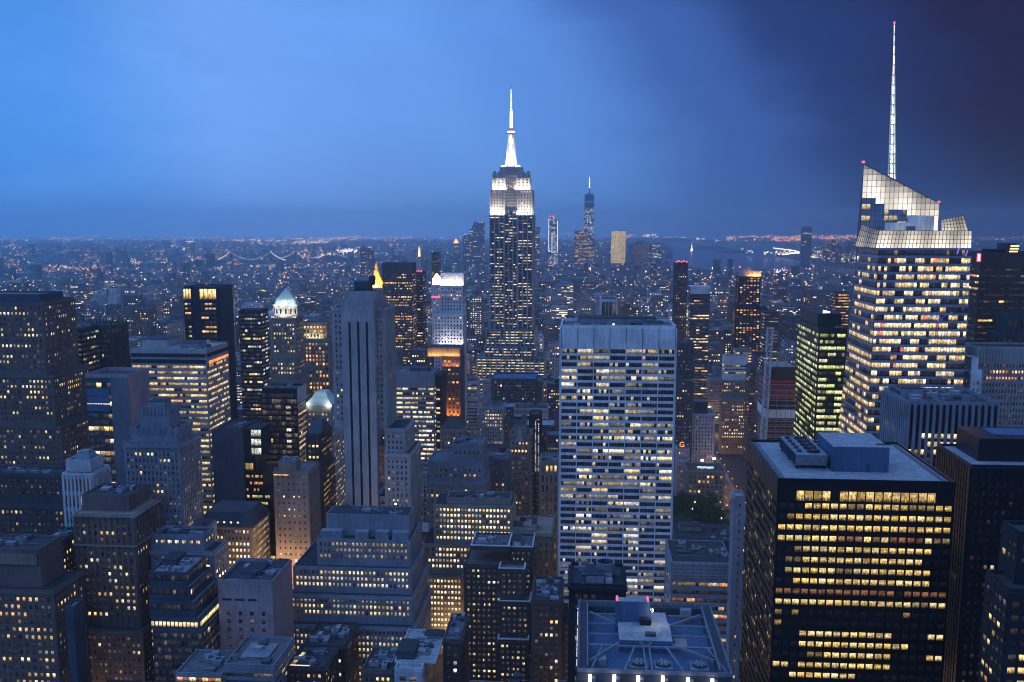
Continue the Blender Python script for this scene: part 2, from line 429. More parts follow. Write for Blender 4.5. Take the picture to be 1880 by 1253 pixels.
# ---------------- left edge
b = dB('office_tower', 'huge brown masonry tower with stepped shoulders at the left edge', 600,
  [(-150, 70, 543, 30, dict(s=S(blank=True), wall='slate')), (-190, 78, 556, 40), (-200, 97, 690, 46), (-200, 112, 782, 52)],
  S(MAS, lit=dict(p=.13, coh=.45, lo=.6, hi=1.9)), 'brown', yb=870, short='huge brown tower', ind=90)
b = dB('office_block', 'dark slab with a few lit corner windows beside the huge brown tower', 660, [(113, 149, 606, 25)],
  S(BAND, px=2.4, pz=3.6, lit=dict(p=.16)), 'dark', 'tar', yb=800, clut=2)
b = dB('office_tower', 'dark gothic tower with a jagged pinnacled crown', 690, [(152, 203, 600, 26, dict(s=S(VERT, px=2.4, lit=dict(p=.02)))), (148, 207, 668, 34)],
  S(VERT, px=2.4, ww=.5, lit=dict(p=.14)), 'umber', 'tar', yb=690, short='gothic tower')
mb = MB(); x0, x1, y0, y1, _, z1 = b.boxes[0]
for i in range(9):
    x = x0 + (x1 - x0) * i / 8
    mb.cyl(x, y0 + .8, z1, z1 + (6.5 if i % 2 == 0 else 3.5), .9, .1, 4, 'umber', rot=.785)
    mb.cyl(x, y1 - .8, z1, z1 + (6 if i % 2 == 0 else 3), .9, .1, 4, 'umber', rot=.785)
b.part('pinnacles', mb)
b = dB('office_block', 'broad office block with bright yellow horizontal window bands and a flat roof', 600,
  [(240, 378, 643, 38)], S(BAND, px=5.2, pz=3.7, ww=.97, wh=.5, sub=3, tm=10, lit=dict(band=.93, bl=.86, p=.25, pal=(YEL, CREAM, YEL, WARM), lo=.75, hi=1.35, dim=.12, coh=.35)),
  'limestone', 'deck', yb=930, short='yellow banded office block', ind=100)
x0, x1, y0, y1, _, z1 = b.boxes[0]
mb = MB(); mb.box(x0 + .3, x1 - .3, y0 - .55, y0 - .36, z1 - 4.6, z1 - 2.2, 'dark'); mb.box(x0 + .3, x1 - .3, y0 - .55, y0 - .36, z1 - 8.6, z1 - 6.0, 'dark')
mb.box(x1 + .36, x1 + .55, y0 + .3, y1 - .3, z1 - 4.6, z1 - 2.2, 'dark'); b.part('louvre_band', mb)
mb = MB(); mb.face([(x1 + .6, y0 + 3, z1 - 9.6), (x1 + .6, y1 - 1, z1 - 9.6), (x1 + .6, y1 - 1, z1 - 7.2), (x1 + .6, y0 + 3, z1 - 7.2)], 'window glass', (1.5, .42, .10, .3)); b.part('sky_lounge', mb)
b.roofbox(0, .02, .38, .35, .9, 5, 'limestone'); b.roofbox(0, .55, .8, .3, .7, 3, 'plant'); b.clutter(0, 5, 3)
b = dB('office_tower', 'slim slab with teal glass front, blank lilac wall and sunken roof', 540, [(156, 235, 694, 27, dict(par=2.2))],
  S(GLASS, px=3.0, pz=3.7, wh=.74, ww=.92, tm=3, span='teal', pier='teal', blankside=True, lit=dict(p=.08, band=.14, bl=.6, pal=(YEL, WARM, CREAM))), 'pink', 'tar', yb=895, short='teal slab', ind=60)
x0, x1, y0, y1, _, z1 = b.boxes[0]
mb = MB(); xa = x0 + (x1 - x0) * .60; mb.box(xa, x1 + .1, y0 - .9, y0 - .40, z1 - 92, z1 + .4, 'mid'); b.part('blank_pier', mb)
mb = MB()
for k in range(3): mb.box(x0 + .8, xa - 1, y0 - .8, y0 - .42, z1 - 10.5 - k * 4.6, z1 - 6.4 - k * 4.6, 'blue')
b.part('glass_panel', mb)
def battlement_tower():
    b = Building('office_tower', 'slender grey setback tower with scalloped battlements and a rooftop tank house', short='battlemented grey tower', ind=80)
    b.tiers(490, [(256, 309, 755, 14, dict(s=S(VERT, px=3.5, pz=9, ww=.55, wh=.6, tm=3, lit=dict(p=0)))), (240, 324, 790, 20, dict(D=487, s=S(VERT, px=3.3, pz=9, ww=.5, wh=.55, tm=3, lit=dict(p=.03)))),
        (228, 330, 818, 26, dict(D=484)), (228, 352, 992, 34, dict(D=481))],
        S(VERT, px=2.15, pz=3.35, ww=.55, wh=.52, pp=.45, sp=.15, tm=4, lit=dict(p=.085, coh=.35, hi=2.2)), 'grey', 'tar', yb=1010)
    b.roofbox(0, .22, .8, .2, .8, 4.5, 'plant', 'tank_house')
    mb = b.wall
    for k in range(3):
        x0, x1, y0, y1, _, z1 = b.boxes[k]; n = 8
        for i in range(n + 1):
            x = x0 + (x1 - x0) * i / n; mb.cyl(x, y0 - .1, z1 - 2, z1 + 2.2, .75, .5, 6, 'grey')
        for i in range(1, 4):
            y = y0 + (y1 - y0) * i / 3; mb.cyl(x1 + .1, y, z1 - 2, z1 + 2.2, .75, .5, 6, 'grey')
battlement_tower()
b = dB('office_block', 'blank grey wall slab with stepped glass terraces glowing on its side', 572, [(400, 444, 788, 24)],
  S(blank=True), 'slate', 'tar', yb=935, short='blank grey slab', clut=2)
x0, x1, y0, y1, _, z1 = b.boxes[0]
dk = MB(); dk.box(x0 - 4.3, x0 - .02, y0 + .5, y1, 0, z1 - .5, 'slate'); b.part('side_bay', dk)
gl = MB(); wg = []; TD = 574
for k, (xr, yt) in enumerate(((478, 788), (468, 838), (482, 868), (497, 905), (503, 942), (506, 985))):
    xa = x1 + .02; xb = X(xr, yt, TD); zt = Z(xr, yt, TD); zb = Z(xr, (838, 868, 905, 942, 985, 1060)[k], TD)
    gl.box(xa, xb, TD + 1.3 - k * .2, TD + 20, zb, zt, 'black' if k else 'dark')
    mb = MB(); yy = TD + 1.2 - k * .2
    col = ((.95, 1, .9), (1, .62, .2), (1, .5, .15), (1, .78, .28), (1, .74, .25), (1, .74, .25))[k]
    nr, n, a0, a1 = (3, 3, .40, .98) if k == 0 else ((1, 6, .05, .75) if k == 1 else (3, 9, .04, .96))
    for q in range(nr):
        on = .95 if k < 2 else b.rng.choice((.15, .7, .5))
        for j in range(n):
            if b.rng.random() > on: continue
            a = xa + (xb - xa) * (a0 + (a1 - a0) * (j + .06) / n); c = xa + (xb - xa) * (a0 + (a1 - a0) * (j + .94) / n)
            zz = zb + (zt - zb) * (q + .12) / nr; zt2 = zb + (zt - zb) * (q + (.85 if k == 0 else .55)) / nr
            f = (1.25 if k == 0 else .95) * b.rng.uniform(.5, 1.1)
            mb.face([(a, yy, zz), (c, yy, zz), (c, yy, zt2), (a, yy, zt2)], 'window glass', (col[0] * f, col[1] * f, col[2] * f, b.rng.random()))
    wg.append(mb)
b.part('glass_terrace', gl, sub=[('window', w) for w in wg])
b = dB('town_house', 'small pale columned block with a white tent roof, left of the teal slab', 500, [(120, 166, 848, 14), (114, 168, 872, 20, dict(D=494, s=S(VERT, px=2.0, pz=9, ww=.5, wh=.75, pp=.8, lit=dict(p=.1))))],
  S(PUNCH, lit=dict(p=.08)), 'pale', 'tar', yb=905)
x0, x1, y0, y1, _, z1 = b.boxes[0]; mb = MB(); mb.prism([(x0 + 3, y0 + 2), (x1 - 1, y0 + 2), (x1 - 1, y1 - 2), (x0 + 3, y1 - 2)], z1 + .01, z1 + 5, 'plant', scale=.55); b.part('tent_roof', mb)
b = dB('office_block', 'low dark block with one thin line of lights below the huge brown tower', 520, [(-60, 112, 872, 16), (-60, 128, 930, 26, dict(D=512))],
  S(MAS, lit=dict(p=.05)), 'umber', 'tar', yb=1005, clut=5)
b = dB('office_tower', 'brown classical tower with a tall pilastered attic and two stacked roofs', 455,
  [(150, 236, 912, 22, dict(s=S(VERT, px=5, pz=8, wh=.6, lit=dict(p=.02)))), (135, 246, 949, 30, dict(D=448, s=S(VERT, px=2.9, pz=3.5, ww=.5, wh=.55, pp=.55, sp=.1, tm=4, lit=dict(p=.085, coh=.5, hi=1.8)))), (120, 262, 1160, 17, dict(D=442))],
  S(MAS, px=2.5, lit=dict(p=.08)), 'brown', 'tar', yb=1253, short='brown pilastered tower', ind=90, clut=3)
mb = MB(); x0, x1, y0, y1, _, z1 = b.boxes[1]; mb.box(x0 - .9, x1 + .9, y0 - 1.2, y1 + .4, z1 - .2, z1 + .7, 'tan', ()); mb.box(x0 - .8, x1 + .8, y0 - 1.1, y1 + .3, z1 - 15, z1 - 14.2, 'tan'); b.part('cornice', mb)
b = dB('office_tower', 'brown art deco block with a carved panel under its flat roof, bottom left', 420,
  [(-70, 72, 1010, 20, dict(s=S(VERT, px=4, pz=10, wh=.35, tm=8, lit=dict(p=.0)))), (-90, 99, 1086, 26, dict(D=414))],
  S(MAS, px=2.9, pz=3.7, ww=.48, lit=dict(p=.16, pal=(WARM, WARM, YEL, DEEP, CREAM), dim=.4)), 'brown', 'tar', yb=1253, short='art deco block', ind=80, clut=6)
mb = MB(); x0, x1, y0, y1, _, z1 = b.boxes[0]
mb.box(x0 + 1, x1 - 1, y0 - .95, y0 - .82, z1 - 6.6, z1 - 1.4, 'tan')
for i in range(11):
    x = x0 + 2 + (x1 - x0 - 4) * i / 10
    for j in range(5): mb.beam((x, y0 - 1.0, z1 - 4.2), (x + 1.5 * math.cos(j * .785), y0 - 1.0, z1 - 4.2 + 2 * math.sin(j * .785)), .18, 'buff')
b.part('carved_panel', mb)
b = dB('office_block', 'brown wing with yellow lit side windows behind the art deco block', 462, [(60, 99, 1004, 30)],
  S(MAS, px=3, pz=3.5, lit=dict(p=.34, pal=(YEL, WARM, YEL))), 'umber', 'tar', yb=1180, ind=60, clut=3)
b = dB('stair_tower', 'narrow metal clad lift tower between two brown blocks', 405, [(120, 134, 1118, 9)], S(blank=True), 'slate', 'plant', yb=1253)
b = dB('office_tower', 'black glass block of stacked setbacks with one bright white floor', 430,
  [(274, 342, 1054, 24), (273, 349, 1080, 27, dict(D=428)), (274, 357, 1108, 31, dict(D=426)), (277, 366, 1138, 34, dict(D=424)), (280, 371, 1160, 36.5, dict(D=422))],
  S(GLASS, px=1.7, pz=3.7, ww=.86, wh=.7, tm=.8, lit=dict(p=.04, band=.12, bl=.7)), 'slate', 'steel', yb=1253, short='stacked black glass block', ind=60)
x0, x1, y0, y1, z0, z1 = b.boxes[3]
mb = MB()
for i in range(12):
    a = x0 + .3 + (x1 - x0 - .6) * i / 12; mb.face([(a, y0 - .35, z1 - 3.4), (a + 1.35, y0 - .35, z1 - 3.4), (a + 1.35, y0 - .35, z1 - 1), (a, y0 - .35, z1 - 1)], 'window glass', (1.5, 1.2, .62, i * .37 % 1))
b.part('lit_floor', mb); mb = MB()
for i in range(16):
    a = y0 + .3 + (y1 - y0 - .6) * i / 16; mb.face([(x1 + .35, a, z1 - 3.4), (x1 + .35, a + 1.8, z1 - 3.4), (x1 + .35, a + 1.8, z1 - 1), (x1 + .35, a, z1 - 1)], 'window glass', (1.6, 1.25, .6, i * .31 % 1))
b.part('lit_floor', mb)
b.roofbox(0, .1, .5, .4, .9, 3.2, 'slate'); b.clutter(0, 3, 9)
b = dB('office_block', 'grey mansard block with five round lit dormers and crowded lit windows', 525, [(365, 462, 968, 30)],
  S(PUNCH, px=2.2, pz=3.7, ww=.5, wh=.55, tm=1.6, lit=dict(p=.62, pal=(CREAM, YEL, CREAM, WHITE), lo=.8, hi=1.9, dim=.2, coh=.6)), 'buff', 'tar', yb=1040, short='mansard block', ind=100)
x0, x1, y0, y1, _, z1 = b.boxes[0]
mb = MB(); mb.prism([(x0 - .5, y0 - .5), (x1 + .5, y0 - .5), (x1 + .5, y1), (x0 - .5, y1)], z1 + 1.1, z1 + 8, 'slate', scale=.74)
dm = []
for i in range(5):
    x = x0 + 7 + i * 4.0; d = MB(); d.box(x - .8, x + .8, y0 + .2, y0 + 3, z1 + 1.4, z1 + 3.6, 'slate'); dm.append(('dormer', d))
    d.face([(x - .55, y0 + .17, z1 + 1.8), (x + .55, y0 + .17, z1 + 1.8), (x + .55, y0 + .17, z1 + 3.2), (x - .55, y0 + .17, z1 + 3.2)], 'window glass', (2, 1.6, .8, .3 + i * .1))
b.part('mansard_roof', mb, sub=dm)
b = dB('office_block', 'grey wing with paired cream windows in front of the battlemented tower', 464, [(275, 374, 985, 14), (277, 392, 1016, 18, dict(D=460))],
  S(PUNCH, px=3.6, pz=3.7, ww=.56, wh=.5, sub=2, tm=2, lit=dict(p=.35, pal=(CREAM, WHITE, WARM))), 'grey', 'tar', yb=1060, ind=40, clut=3)
b = dB('office_block', 'plain lilac grey block with a dark sunken roof and few small windows', 440, [(400, 500, 1072, 31, dict(par=1.8))],
  S(PUNCH, px=5.2, pz=4.1, ww=.3, wh=.5, tm=14, mx=2, blankside=True, lit=dict(p=.12, pal=(WARM, DEEP, YEL), dim=.5)), 'pink', 'tar', yb=1230, short='lilac grey block', ind=50)
x0, x1, y0, y1, _, z1 = b.boxes[0]
mb = MB()
for i in range(3): a = x0 + 2 + i * 6.3; mb.box(a, a + 4.6, y0 - .4, y0 + .1, z1 - 8.6, z1 - 7.6, 'dark')
b.part('vent_slot', mb)
b.roofbox(0, .3, .62, .35, .85, 1.2, 'blue', 'skylight'); b.roofbox(0, .78, .96, .55, .95, 2.2, 'deck'); b.clutter(0, 4, 5)
b = dB('office_tower', 'black glass tower with a single column of lit windows on its front', 620, [(480, 545, 716, 20)],
  S(GLASS, px=2.2, pz=3.8, ww=.9, wh=.8, lit=dict(p=.012)), 'black', 'tar', yb=862, short='black glass tower', clut=3)
x0, x1, y0, y1, _, z1 = b.boxes[0]
mb = MB(); mb.box(x1 + .16, x1 + .5, y0, y1, z1 - 9, z1 + .6, 'pale'); b.part('white_panel', mb)
mb = MB()
for k, f in enumerate((0, .7, .25, .15, 0, 1.7, .45, 1.4, .3, .1, .6, 0)):
    x = x0 + (x1 - x0) * .68; zz = z1 - 9 - k * 3.8
    if f: mb.face([(x, y0 - .22, zz), (x + 3, y0 - .22, zz), (x + 3, y0 - .22, zz + 2), (x, y0 - .22, zz + 2)], 'window glass', (f, f * .9, f * .66, k * .13))
b.part('lit_window_column', mb)
mb = MB()
for k in range(16):
    zz = z1 - 14 - k * 3.8; f = b.rng.choice((.1, .5, .8, .3)); mb.face([(x1 + .3, y0 + 1, zz), (x1 + .3, y1 - 1, zz), (x1 + .3, y1 - 1, zz + 1.6), (x1 + .3, y0 + 1, zz + 1.6)], 'window glass', (f, f * .72, f * .4, k * .17))
b.part('side_window_band', mb)
b = dB('office_tower', 'tan stone block topped by a small floodlit green pyramid roof', 660, [(561, 607, 744, 24), (556, 612, 800, 30, dict(D=656))],
  S(PUNCH, px=3.4, pz=3.6, ww=.55, wh=.5, sub=2, tm=6, lit=dict(p=.38, pal=(CREAM, YEL, WARM))), 'limestone', 'copper', yb=900, short='small pyramid roof', ind=60)
x0, x1, y0, y1, _, z1 = b.boxes[0]; mb = MB(); c = ((x0 + x1) / 2, (y0 + y1) / 2)
P4 = [(x0 - .6, y0 - .6), (x1 + .6, y0 - .6), (x1 + .6, y1 + .6), (x0 - .6, y1 + .6)]
mb.prism(P4, z1 + .3, z1 + 2.2, 'copper', top=False, scale=.80); P5 = [(c[0] + (p[0] - c[0]) * .80, c[1] + (p[1] - c[1]) * .80) for p in P4]
mb.prism(P5, z1 + 2.2, z1 + 5.4, 'copper', top=False, scale=.66); P6 = [(c[0] + (p[0] - c[0]) * .66, c[1] + (p[1] - c[1]) * .66) for p in P5]
mb.prism(P6, z1 + 5.4, z1 + 8.2, 'copper', scale=.72); b.part('pyramid_roof', mb)
for sx in (-1, 1): area_lamp('floodlight', (c[0] + sx * 9.5, y0 - 3.2, z1 + .5), (c[0] + sx * 3, c[1], z1 + 5), 2, 1, 1100, (.95, 1, .85))
b = dB('office_block', 'brown gabled block with yellow lit windows, left of the striped tower', 595, [(561, 589, 800, 26), (561, 592, 862, 30, dict(D=592))], S(PUNCH, px=2.6, pz=3.6, ww=.55, wh=.5, lit=dict(p=.42, pal=(YEL, YEL, WARM), lo=.9)), 'umber', 'tar', yb=935, ind=40)
x0, x1, y0, y1, _, z1 = b.boxes[0]; mb = MB(); ym = (y0 + y1) / 2
mb.face([(x0, y0, z1 + 1.02), (x1, y0, z1 + 1.02), (x1 - 2, ym, z1 + 8), (x0 + 2, ym, z1 + 8)], 'slate'); mb.face([(x1, y1, z1 + 1.02), (x0, y1, z1 + 1.02), (x0 + 2, ym, z1 + 8), (x1 - 2, ym, z1 + 8)], 'slate')
mb.face([(x1, y0, z1 + 1.02), (x1, y1, z1 + 1.02), (x1 - 2, ym, z1 + 8)], 'slate'); mb.face([(x0, y1, z1 + 1.02), (x0, y0, z1 + 1.02), (x0 + 2, ym, z1 + 8)], 'slate'); b.part('gable_roof', mb)
b = dB('office_block', 'tan netted block with blank walls glowing warm from the street below', 530, [(511, 543, 850, 9), (502, 566, 867, 22)],
  S(PUNCH, px=3.2, pz=3.8, ww=.3, wh=.35, lit=dict(p=.05)), 'tan', 'gravel', yb=1040, short='tan netted block', clut=3)
x0, x1, y0, y1, _, z1 = b.boxes[1]; mb = MB(); mb.face([(x0 + .2, y0 - .4, z1 - 2.2), (x0 + 9, y0 - .4, z1 - 2.2), (x0 + 9, y0 - .4, z1 - .8), (x0 + .2, y0 - .4, z1 - .8)], 'window glass', (1.7, .9, .3, .2)); b.part('lit_strip', mb)
point_lamp('street_lamp_glow', (x1 - 6, y0 - 12, 10), 60000, (1, .62, .32), 2); point_lamp('street_lamp_glow', (x0 + 8, y0 - 14, 62), 26000, (1, .6, .3), 2)  # unseen points added for the warm street glow, one hung high up
b = dB('office_tower', 'large white stepped office building with rows of small lit windows', 490,
  [(599, 751, 948, 16, dict(D=499, s=S(VERT, px=3.4, pz=12, wh=.62, ww=.72, pp=.2, lit=dict(p=0)))),
   (582, 753, 994, 32), (538, 755, 1046, 42, dict(D=484)), (531, 757, 1097, 50, dict(D=478)), (531, 759, 1153, 56, dict(D=472))],
  S(PUNCH, px=2.15, pz=3.3, ww=.52, wh=.62, tm=.9, bm=.2, pp=.36, sp=.2, lit=dict(p=.05, band=.72, bl=.85, pal=(YEL, CREAM, YEL), lo=.35, hi=1.5, dim=.3, coh=.4)), 'grey', 'tar', yb=1253, short='white stepped office building', ind=100)
b.roofbox(0, .02, .97, .1, .9, .8, 'steel', 'roof_deck'); b.clutter(0, 9, 2)
x0, x1, y0, y1, _, z1 = b.boxes[1]
for a, c in ((.03, .26), (.40, .54), (.62, .76), (.8, .97)): mb = MB(); b.part('roof_house', mb); mb.box(x0 + (x1 - x0) * a, x0 + (x1 - x0) * c, y0 + 2, y0 + 7, z1, z1 + 4.5, 'plant', (0,))
mb = MB(); xl = x1 - 9; mb.beam((xl, y0 + 8, z1 + 12), (xl, y0 + 8, z1 + 18), .3, 'steel'); mb.cyl(xl, y0 + 8, z1 + 18, z1 + 18.7, .45, n=8, mat='floodlight white'); b.part('flood_mast', mb)
# ---------------- bottom row of roofs
b = dB('low_building', 'blue grey roof with a dark sunken court, below the lilac grey block', 398, [(411, 503, 1226, 30, dict(par=1.4))], S(BAND, pz=3.4, lit=dict(p=.1)), 'grey', 'gravel', yb=1253, clut=3)
b.roofbox(0, .2, .75, .3, .8, .5, 'tar')
b = dB('low_building', 'dark roof with an L shaped glowing skylight strip', 415, [(527, 596, 1228, 24)], S(MAS, lit=dict(p=.2)), 'umber', 'tar', yb=1253, clut=4)
x0, x1, y0, y1, _, z1 = b.boxes[0]; mb = MB()
mb.face([(x0 + .8, y0 + 1.0, z1 + .5), (x0 + 10, y0 + 1.0, z1 + .5), (x0 + 10, y0 + 2.6, z1 + .5), (x0 + .8, y0 + 2.6, z1 + .5)], 'window glass', (1.3, .9, .7, .4))
mb.face([(x0 + .8, y0 + 2.9, z1 + .5), (x0 + 2.6, y0 + 2.9, z1 + .5), (x0 + 4.4, y0 + 16, z1 + .5), (x0 + 2.6, y0 + 16, z1 + .5)], 'window glass', (1.2, 1.05, .55, .8)); b.part('skylight', mb)
b = dB('low_building', 'brown low block with a cluttered blue roof between two pale blocks', 440, [(556, 632, 1188, 28)], S(MAS, lit=dict(p=.12)), 'umber', 'tar', yb=1253, clut=9)
b = dB('low_building', 'pale flat roof with long duct and two roof houses, bottom centre left', 402, [(724, 800, 1218, 34), (724, 774, 1232, 6, dict(D=394))], S(PUNCH, px=4, pz=4.2, ww=.6, wh=.5, lit=dict(p=.45, pal=(WHITE, WARM, ORG))), 'pale', 'deck', yb=1253, ind=20, clut=7)
b.roofbox(0, .02, .45, .1, .5, 3.4, 'slate'); b.roofbox(0, .5, .95, .75, .95, 1.6, 'plant', 'duct')
b = dB('low_building', 'small dark block with a pale roof and lit pair of windows beside a drop', 418, [(813, 846, 1178, 30)], S(MAS, lit=dict(p=.15)), 'umber', 'gravel', yb=1253, clut=3)
b = dB('low_building', 'small roof with white tank shed below the white stepped office', 410, [(664, 722, 1234, 24)], S(MAS, lit=dict(p=.3)), 'brown', 'tar', yb=1253, clut=5)
b = dB('low_building', 'low roof with a golden lit terrace front, bottom left of centre', 396, [(322, 408, 1240, 24)], S(BAND, px=3, pz=3.6, tm=1, lit=dict(p=.8, pal=(ORG, WARM, YEL))), 'grey', 'gravel', yb=1253, clut=3)
# ---------------- striped tower
b = Building('office_tower', 'tall pale stone tower with three dark vertical stripes up its front', short='striped tower', ind=100)
SHO = S(PUNCH, px=2.45, pz=3.45, ww=.42, wh=.5, tm=3, pp=.35, sp=.2, lit=dict(p=.055, hi=1.7, pal=(WARM, YEL, CREAM)))
b.tiers(560, [(633, 690, 538, 22, dict(D=563, s=S(VERT, px=1.8, pz=9, wh=.55, ww=.4, tm=2, lit=dict(p=0)))), (626, 687, 554, 36, dict(s=S(blank=True), win=SHO)),
   (609, 706, 568, 30, dict(D=565)), (706, 744, 790, 30, dict(D=563, g=1)), (706, 753, 836, 36, dict(D=560.5))], SHO, 'limestone', 'tar', yb=940)
x0, x1, y0, y1, z0, z1 = b.boxes[1]; b.wall.box(x0, x1, y0, b.boxes[2][2] - .01, 0, z0, 'limestone', (0, 1, 4)); b.boxes.append((x0, x1, y0, 565, 0, z0))
st = MB(); pr = MB(); W = x1 - x0
cuts = [0, .215, .285, .475, .545, .735, .805, 1]
for k in range(0, 8, 2): pr.box(x0 + W * cuts[k], x0 + W * cuts[k + 1], y0 - .9, y0 - .002, 0, z1 - (0 if k in (0, 6) else 0), 'limestone', (0, 1))
pr.box(x0, x1, y0 - 1.0, y0 - .003, z1 - 12, z1 + 1, 'limestone')
for k in range(1, 7, 2): st.box(x0 + W * cuts[k] + .02, x0 + W * cuts[k + 1] - .02, y0 - .2, y0 - .004, 3, z1 - 12.01, 'black', (0, 1))
b.part('front_pier', pr); b.part('dark_stripe', st)
b.roofbox(0, .25, .72, .2, .7, 6, 'slate'); b.tank((b.boxes[0][1] * .75 + b.boxes[0][0] * .25), 575, b.boxes[0][5], 2, 5, 4)
mb = MB(); xx0, xx1, yy0, yy1, _, zz = b.boxes[0]
for i in range(6): mb.beam((xx0 + 3 + i * 2.4, yy0 + 1.5, zz), (xx0 + 3 + i * 2.4, yy0 + 1.5, zz + 5.5), .25, 'slate')
mb.beam((xx0 + 3, yy0 + 1.5, zz + 5.4), (xx0 + 15, yy0 + 1.5, zz + 5.4), .3, 'slate'); mb.beam((xx0 + 3, yy0 + 1.5, zz + 3), (xx0 + 15, yy0 + 1.5, zz + 3), .3, 'slate'); b.part('roof_frame', mb)
# ---------------- centre, in front of the far towers
b = dB('office_tower', 'bright office slab with blazing cream window bands right of the striped tower', 774, [(723, 797, 688, 26, dict(par=2.5))],
  S(BAND, px=6.2, pz=3.85, ww=.94, wh=.5, sub=4, tm=11, lit=dict(band=.94, bl=.88, p=.2, pal=(CREAM, YEL, WHITE, CREAM), lo=.9, hi=2.0, dim=.12)), 'grey', 'deck', yb=852, short='blazing office slab', ind=90, clut=6)
b.roofbox(0, .35, .8, .3, .8, 4, 'slate')
x0, x1, y0, y1, _, z1 = b.boxes[0]; mb = MB(); mb.box(x1 + .5, x1 + 5.4, y0 + 4, y1 + 6, 0, z1 - 1, 'dark'); b.part('dark_stair_core', mb)
b.boxes.append((x1, x1 + 5.5, y0 + 4, y1 + 6, 0, z1 - 1))
wb = MB()
for k in range(18):
    zz = z1 - 14 - k * 3.85; f = b.rng.choice((.0, .3, .9, 1.1)); wb.face([(x1 + 1, y0 + 3.9, zz), (x1 + 4, y0 + 3.9, zz), (x1 + 4, y0 + 3.9, zz + 1.8), (x1 + 1, y0 + 3.9, zz + 1.8)], 'window glass', (f, f * .75, f * .4, k * .19))
b.part('stair_window', wb)
b = dB('office_tower', 'dark slim tower with an orange floodlit two step crown', 815, [(785, 845, 641, 24, dict(s=S(PUNCH, px=2, pz=6, ww=.4, wh=.55, tm=1, bm=.3, lit=dict(p=.75, pal=(YEL, WARM), lo=.8)))), (812, 845, 657, 24, dict(D=812, z0=0)),],
  S(VERT, px=3.3, pz=3.6, ww=.5, wh=.5, lit=dict(p=.25, pal=(WARM, ORG))), 'brown', 'tar', yb=768, short='orange lit crown')
x0, x1, y0, y1, z0, z1 = b.boxes[0]
for i in range(7): area_lamp('floodlight', (x0 + (i + .5) * (x1 - x0) / 7, y0 - 1.9, z0 + .5), (x0 + (i + .5) * (x1 - x0) / 7, y0, z0 + 5), 3.4, .8, 900, (1, .60, .16))
x0, x1, y0, y1, z0, z1b = b.boxes[1]
for i in range(2): area_lamp('floodlight', (x0 + (i + .5) * (x1 - x0) / 2, y0 - 2.8, z1b - 7.5), (x0 + (i + .5) * (x1 - x0) / 2, y0, z1b - 1), 6, 1, 700, (1, .36, .07))
for i in range(2): area_lamp('floodlight', (x0 + 3 + i * 8, y0 - 3.5, 96), (x0 + 3 + i * 8, y0, 116), 5, 1, 2600, (1, .33, .06))
mb = MB(); mb.box(x0 - .6, x1 + .6, y0 - 1.2, y0 - .4, z1b - .5, z1b + .4, 'tan'); b.part('cornice', mb)
b = dB('low_building', 'dark gabled house with a lit attic below the orange lit crown', 745, [(808, 850, 790, 20)], S(MAS, px=2.4, lit=dict(p=.12)), 'tan', 'tar', yb=835)
x0, x1, y0, y1, _, z1 = b.boxes[0]; mb = MB(); mb.prism([(x0, y0), (x1, y0), (x1, y1), (x0, y1)], z1 + 1.02, z1 + 9, 'umber', scale=.25); b.part('hipped_roof', mb)
b = dB('apartment_tower', 'pale lilac residential tower with a white floodlit crown', 930, [(808, 851, 504, 22, dict(s=S(VERT, px=4.2, pz=11, ww=.16, wh=.85, tm=.4, bm=.2, lit=dict(p=0)))), (808, 849, 524, 22), (796, 850, 578, 26, dict(D=928))],
  S(VERT, px=2.9, pz=3.3, ww=.5, wh=.5, pp=.3, sp=.2, lit=dict(p=.12, pal=(CREAM, WHITE, WARM))), 'pale', 'deck', yb=640, short='white lit crown')
x0, x1, y0, y1, z0, z1 = b.boxes[0]
for i in range(3): area_lamp('floodlight', (x0 + (i + .5) * (x1 - x0) / 3, y0 - 3.0, z0 - .5), (x0 + (i + .5) * (x1 - x0) / 3, y0, z1 - 4), 6, 1, 1500, (1, .95, .9)); area_lamp('floodlight', (x0 + (i + .5) * (x1 - x0) / 3, y0 - 6.5, z0 - 62), (x0 + (i + .5) * (x1 - x0) / 3, y0 + 1, z0 - 34), 5, 1.5, 2800, (.86, .84, 1))
b = dB('office_tower', 'dark tower with a barrel of stacked orange lit windows near its top', 1350, [(701, 756, 485, 34)], S(BAND, px=3.3, pz=3.9, ww=.8, wh=.55, tm=14, sub=2, lit=dict(p=.16, band=.3, bl=.7, pal=(ORG, WARM, WARM, YEL), lo=.5, hi=1.7)), 'umber', 'tar', yb=640, short='dark orange windowed tower')
b = dB('office_tower', 'black slim tower with red beacon dots just right of an orange windowed tower', 1420, [(756, 776, 501, 30)], S(BAND, px=4, pz=3.9, lit=dict(p=.1)), 'dark', 'tar', yb=640)
mb = MB(); x0, x1, y0, y1, _, z1 = b.boxes[0]
for i in range(4): x = x0 + (x1 - x0) * (i + .5) / 4; mb.box(x - .9, x + .9, y0 - 1.4, y0 + .4, z1 + 1, z1 + 3.2, 'red beacon')
b.part('red_beacon', mb)
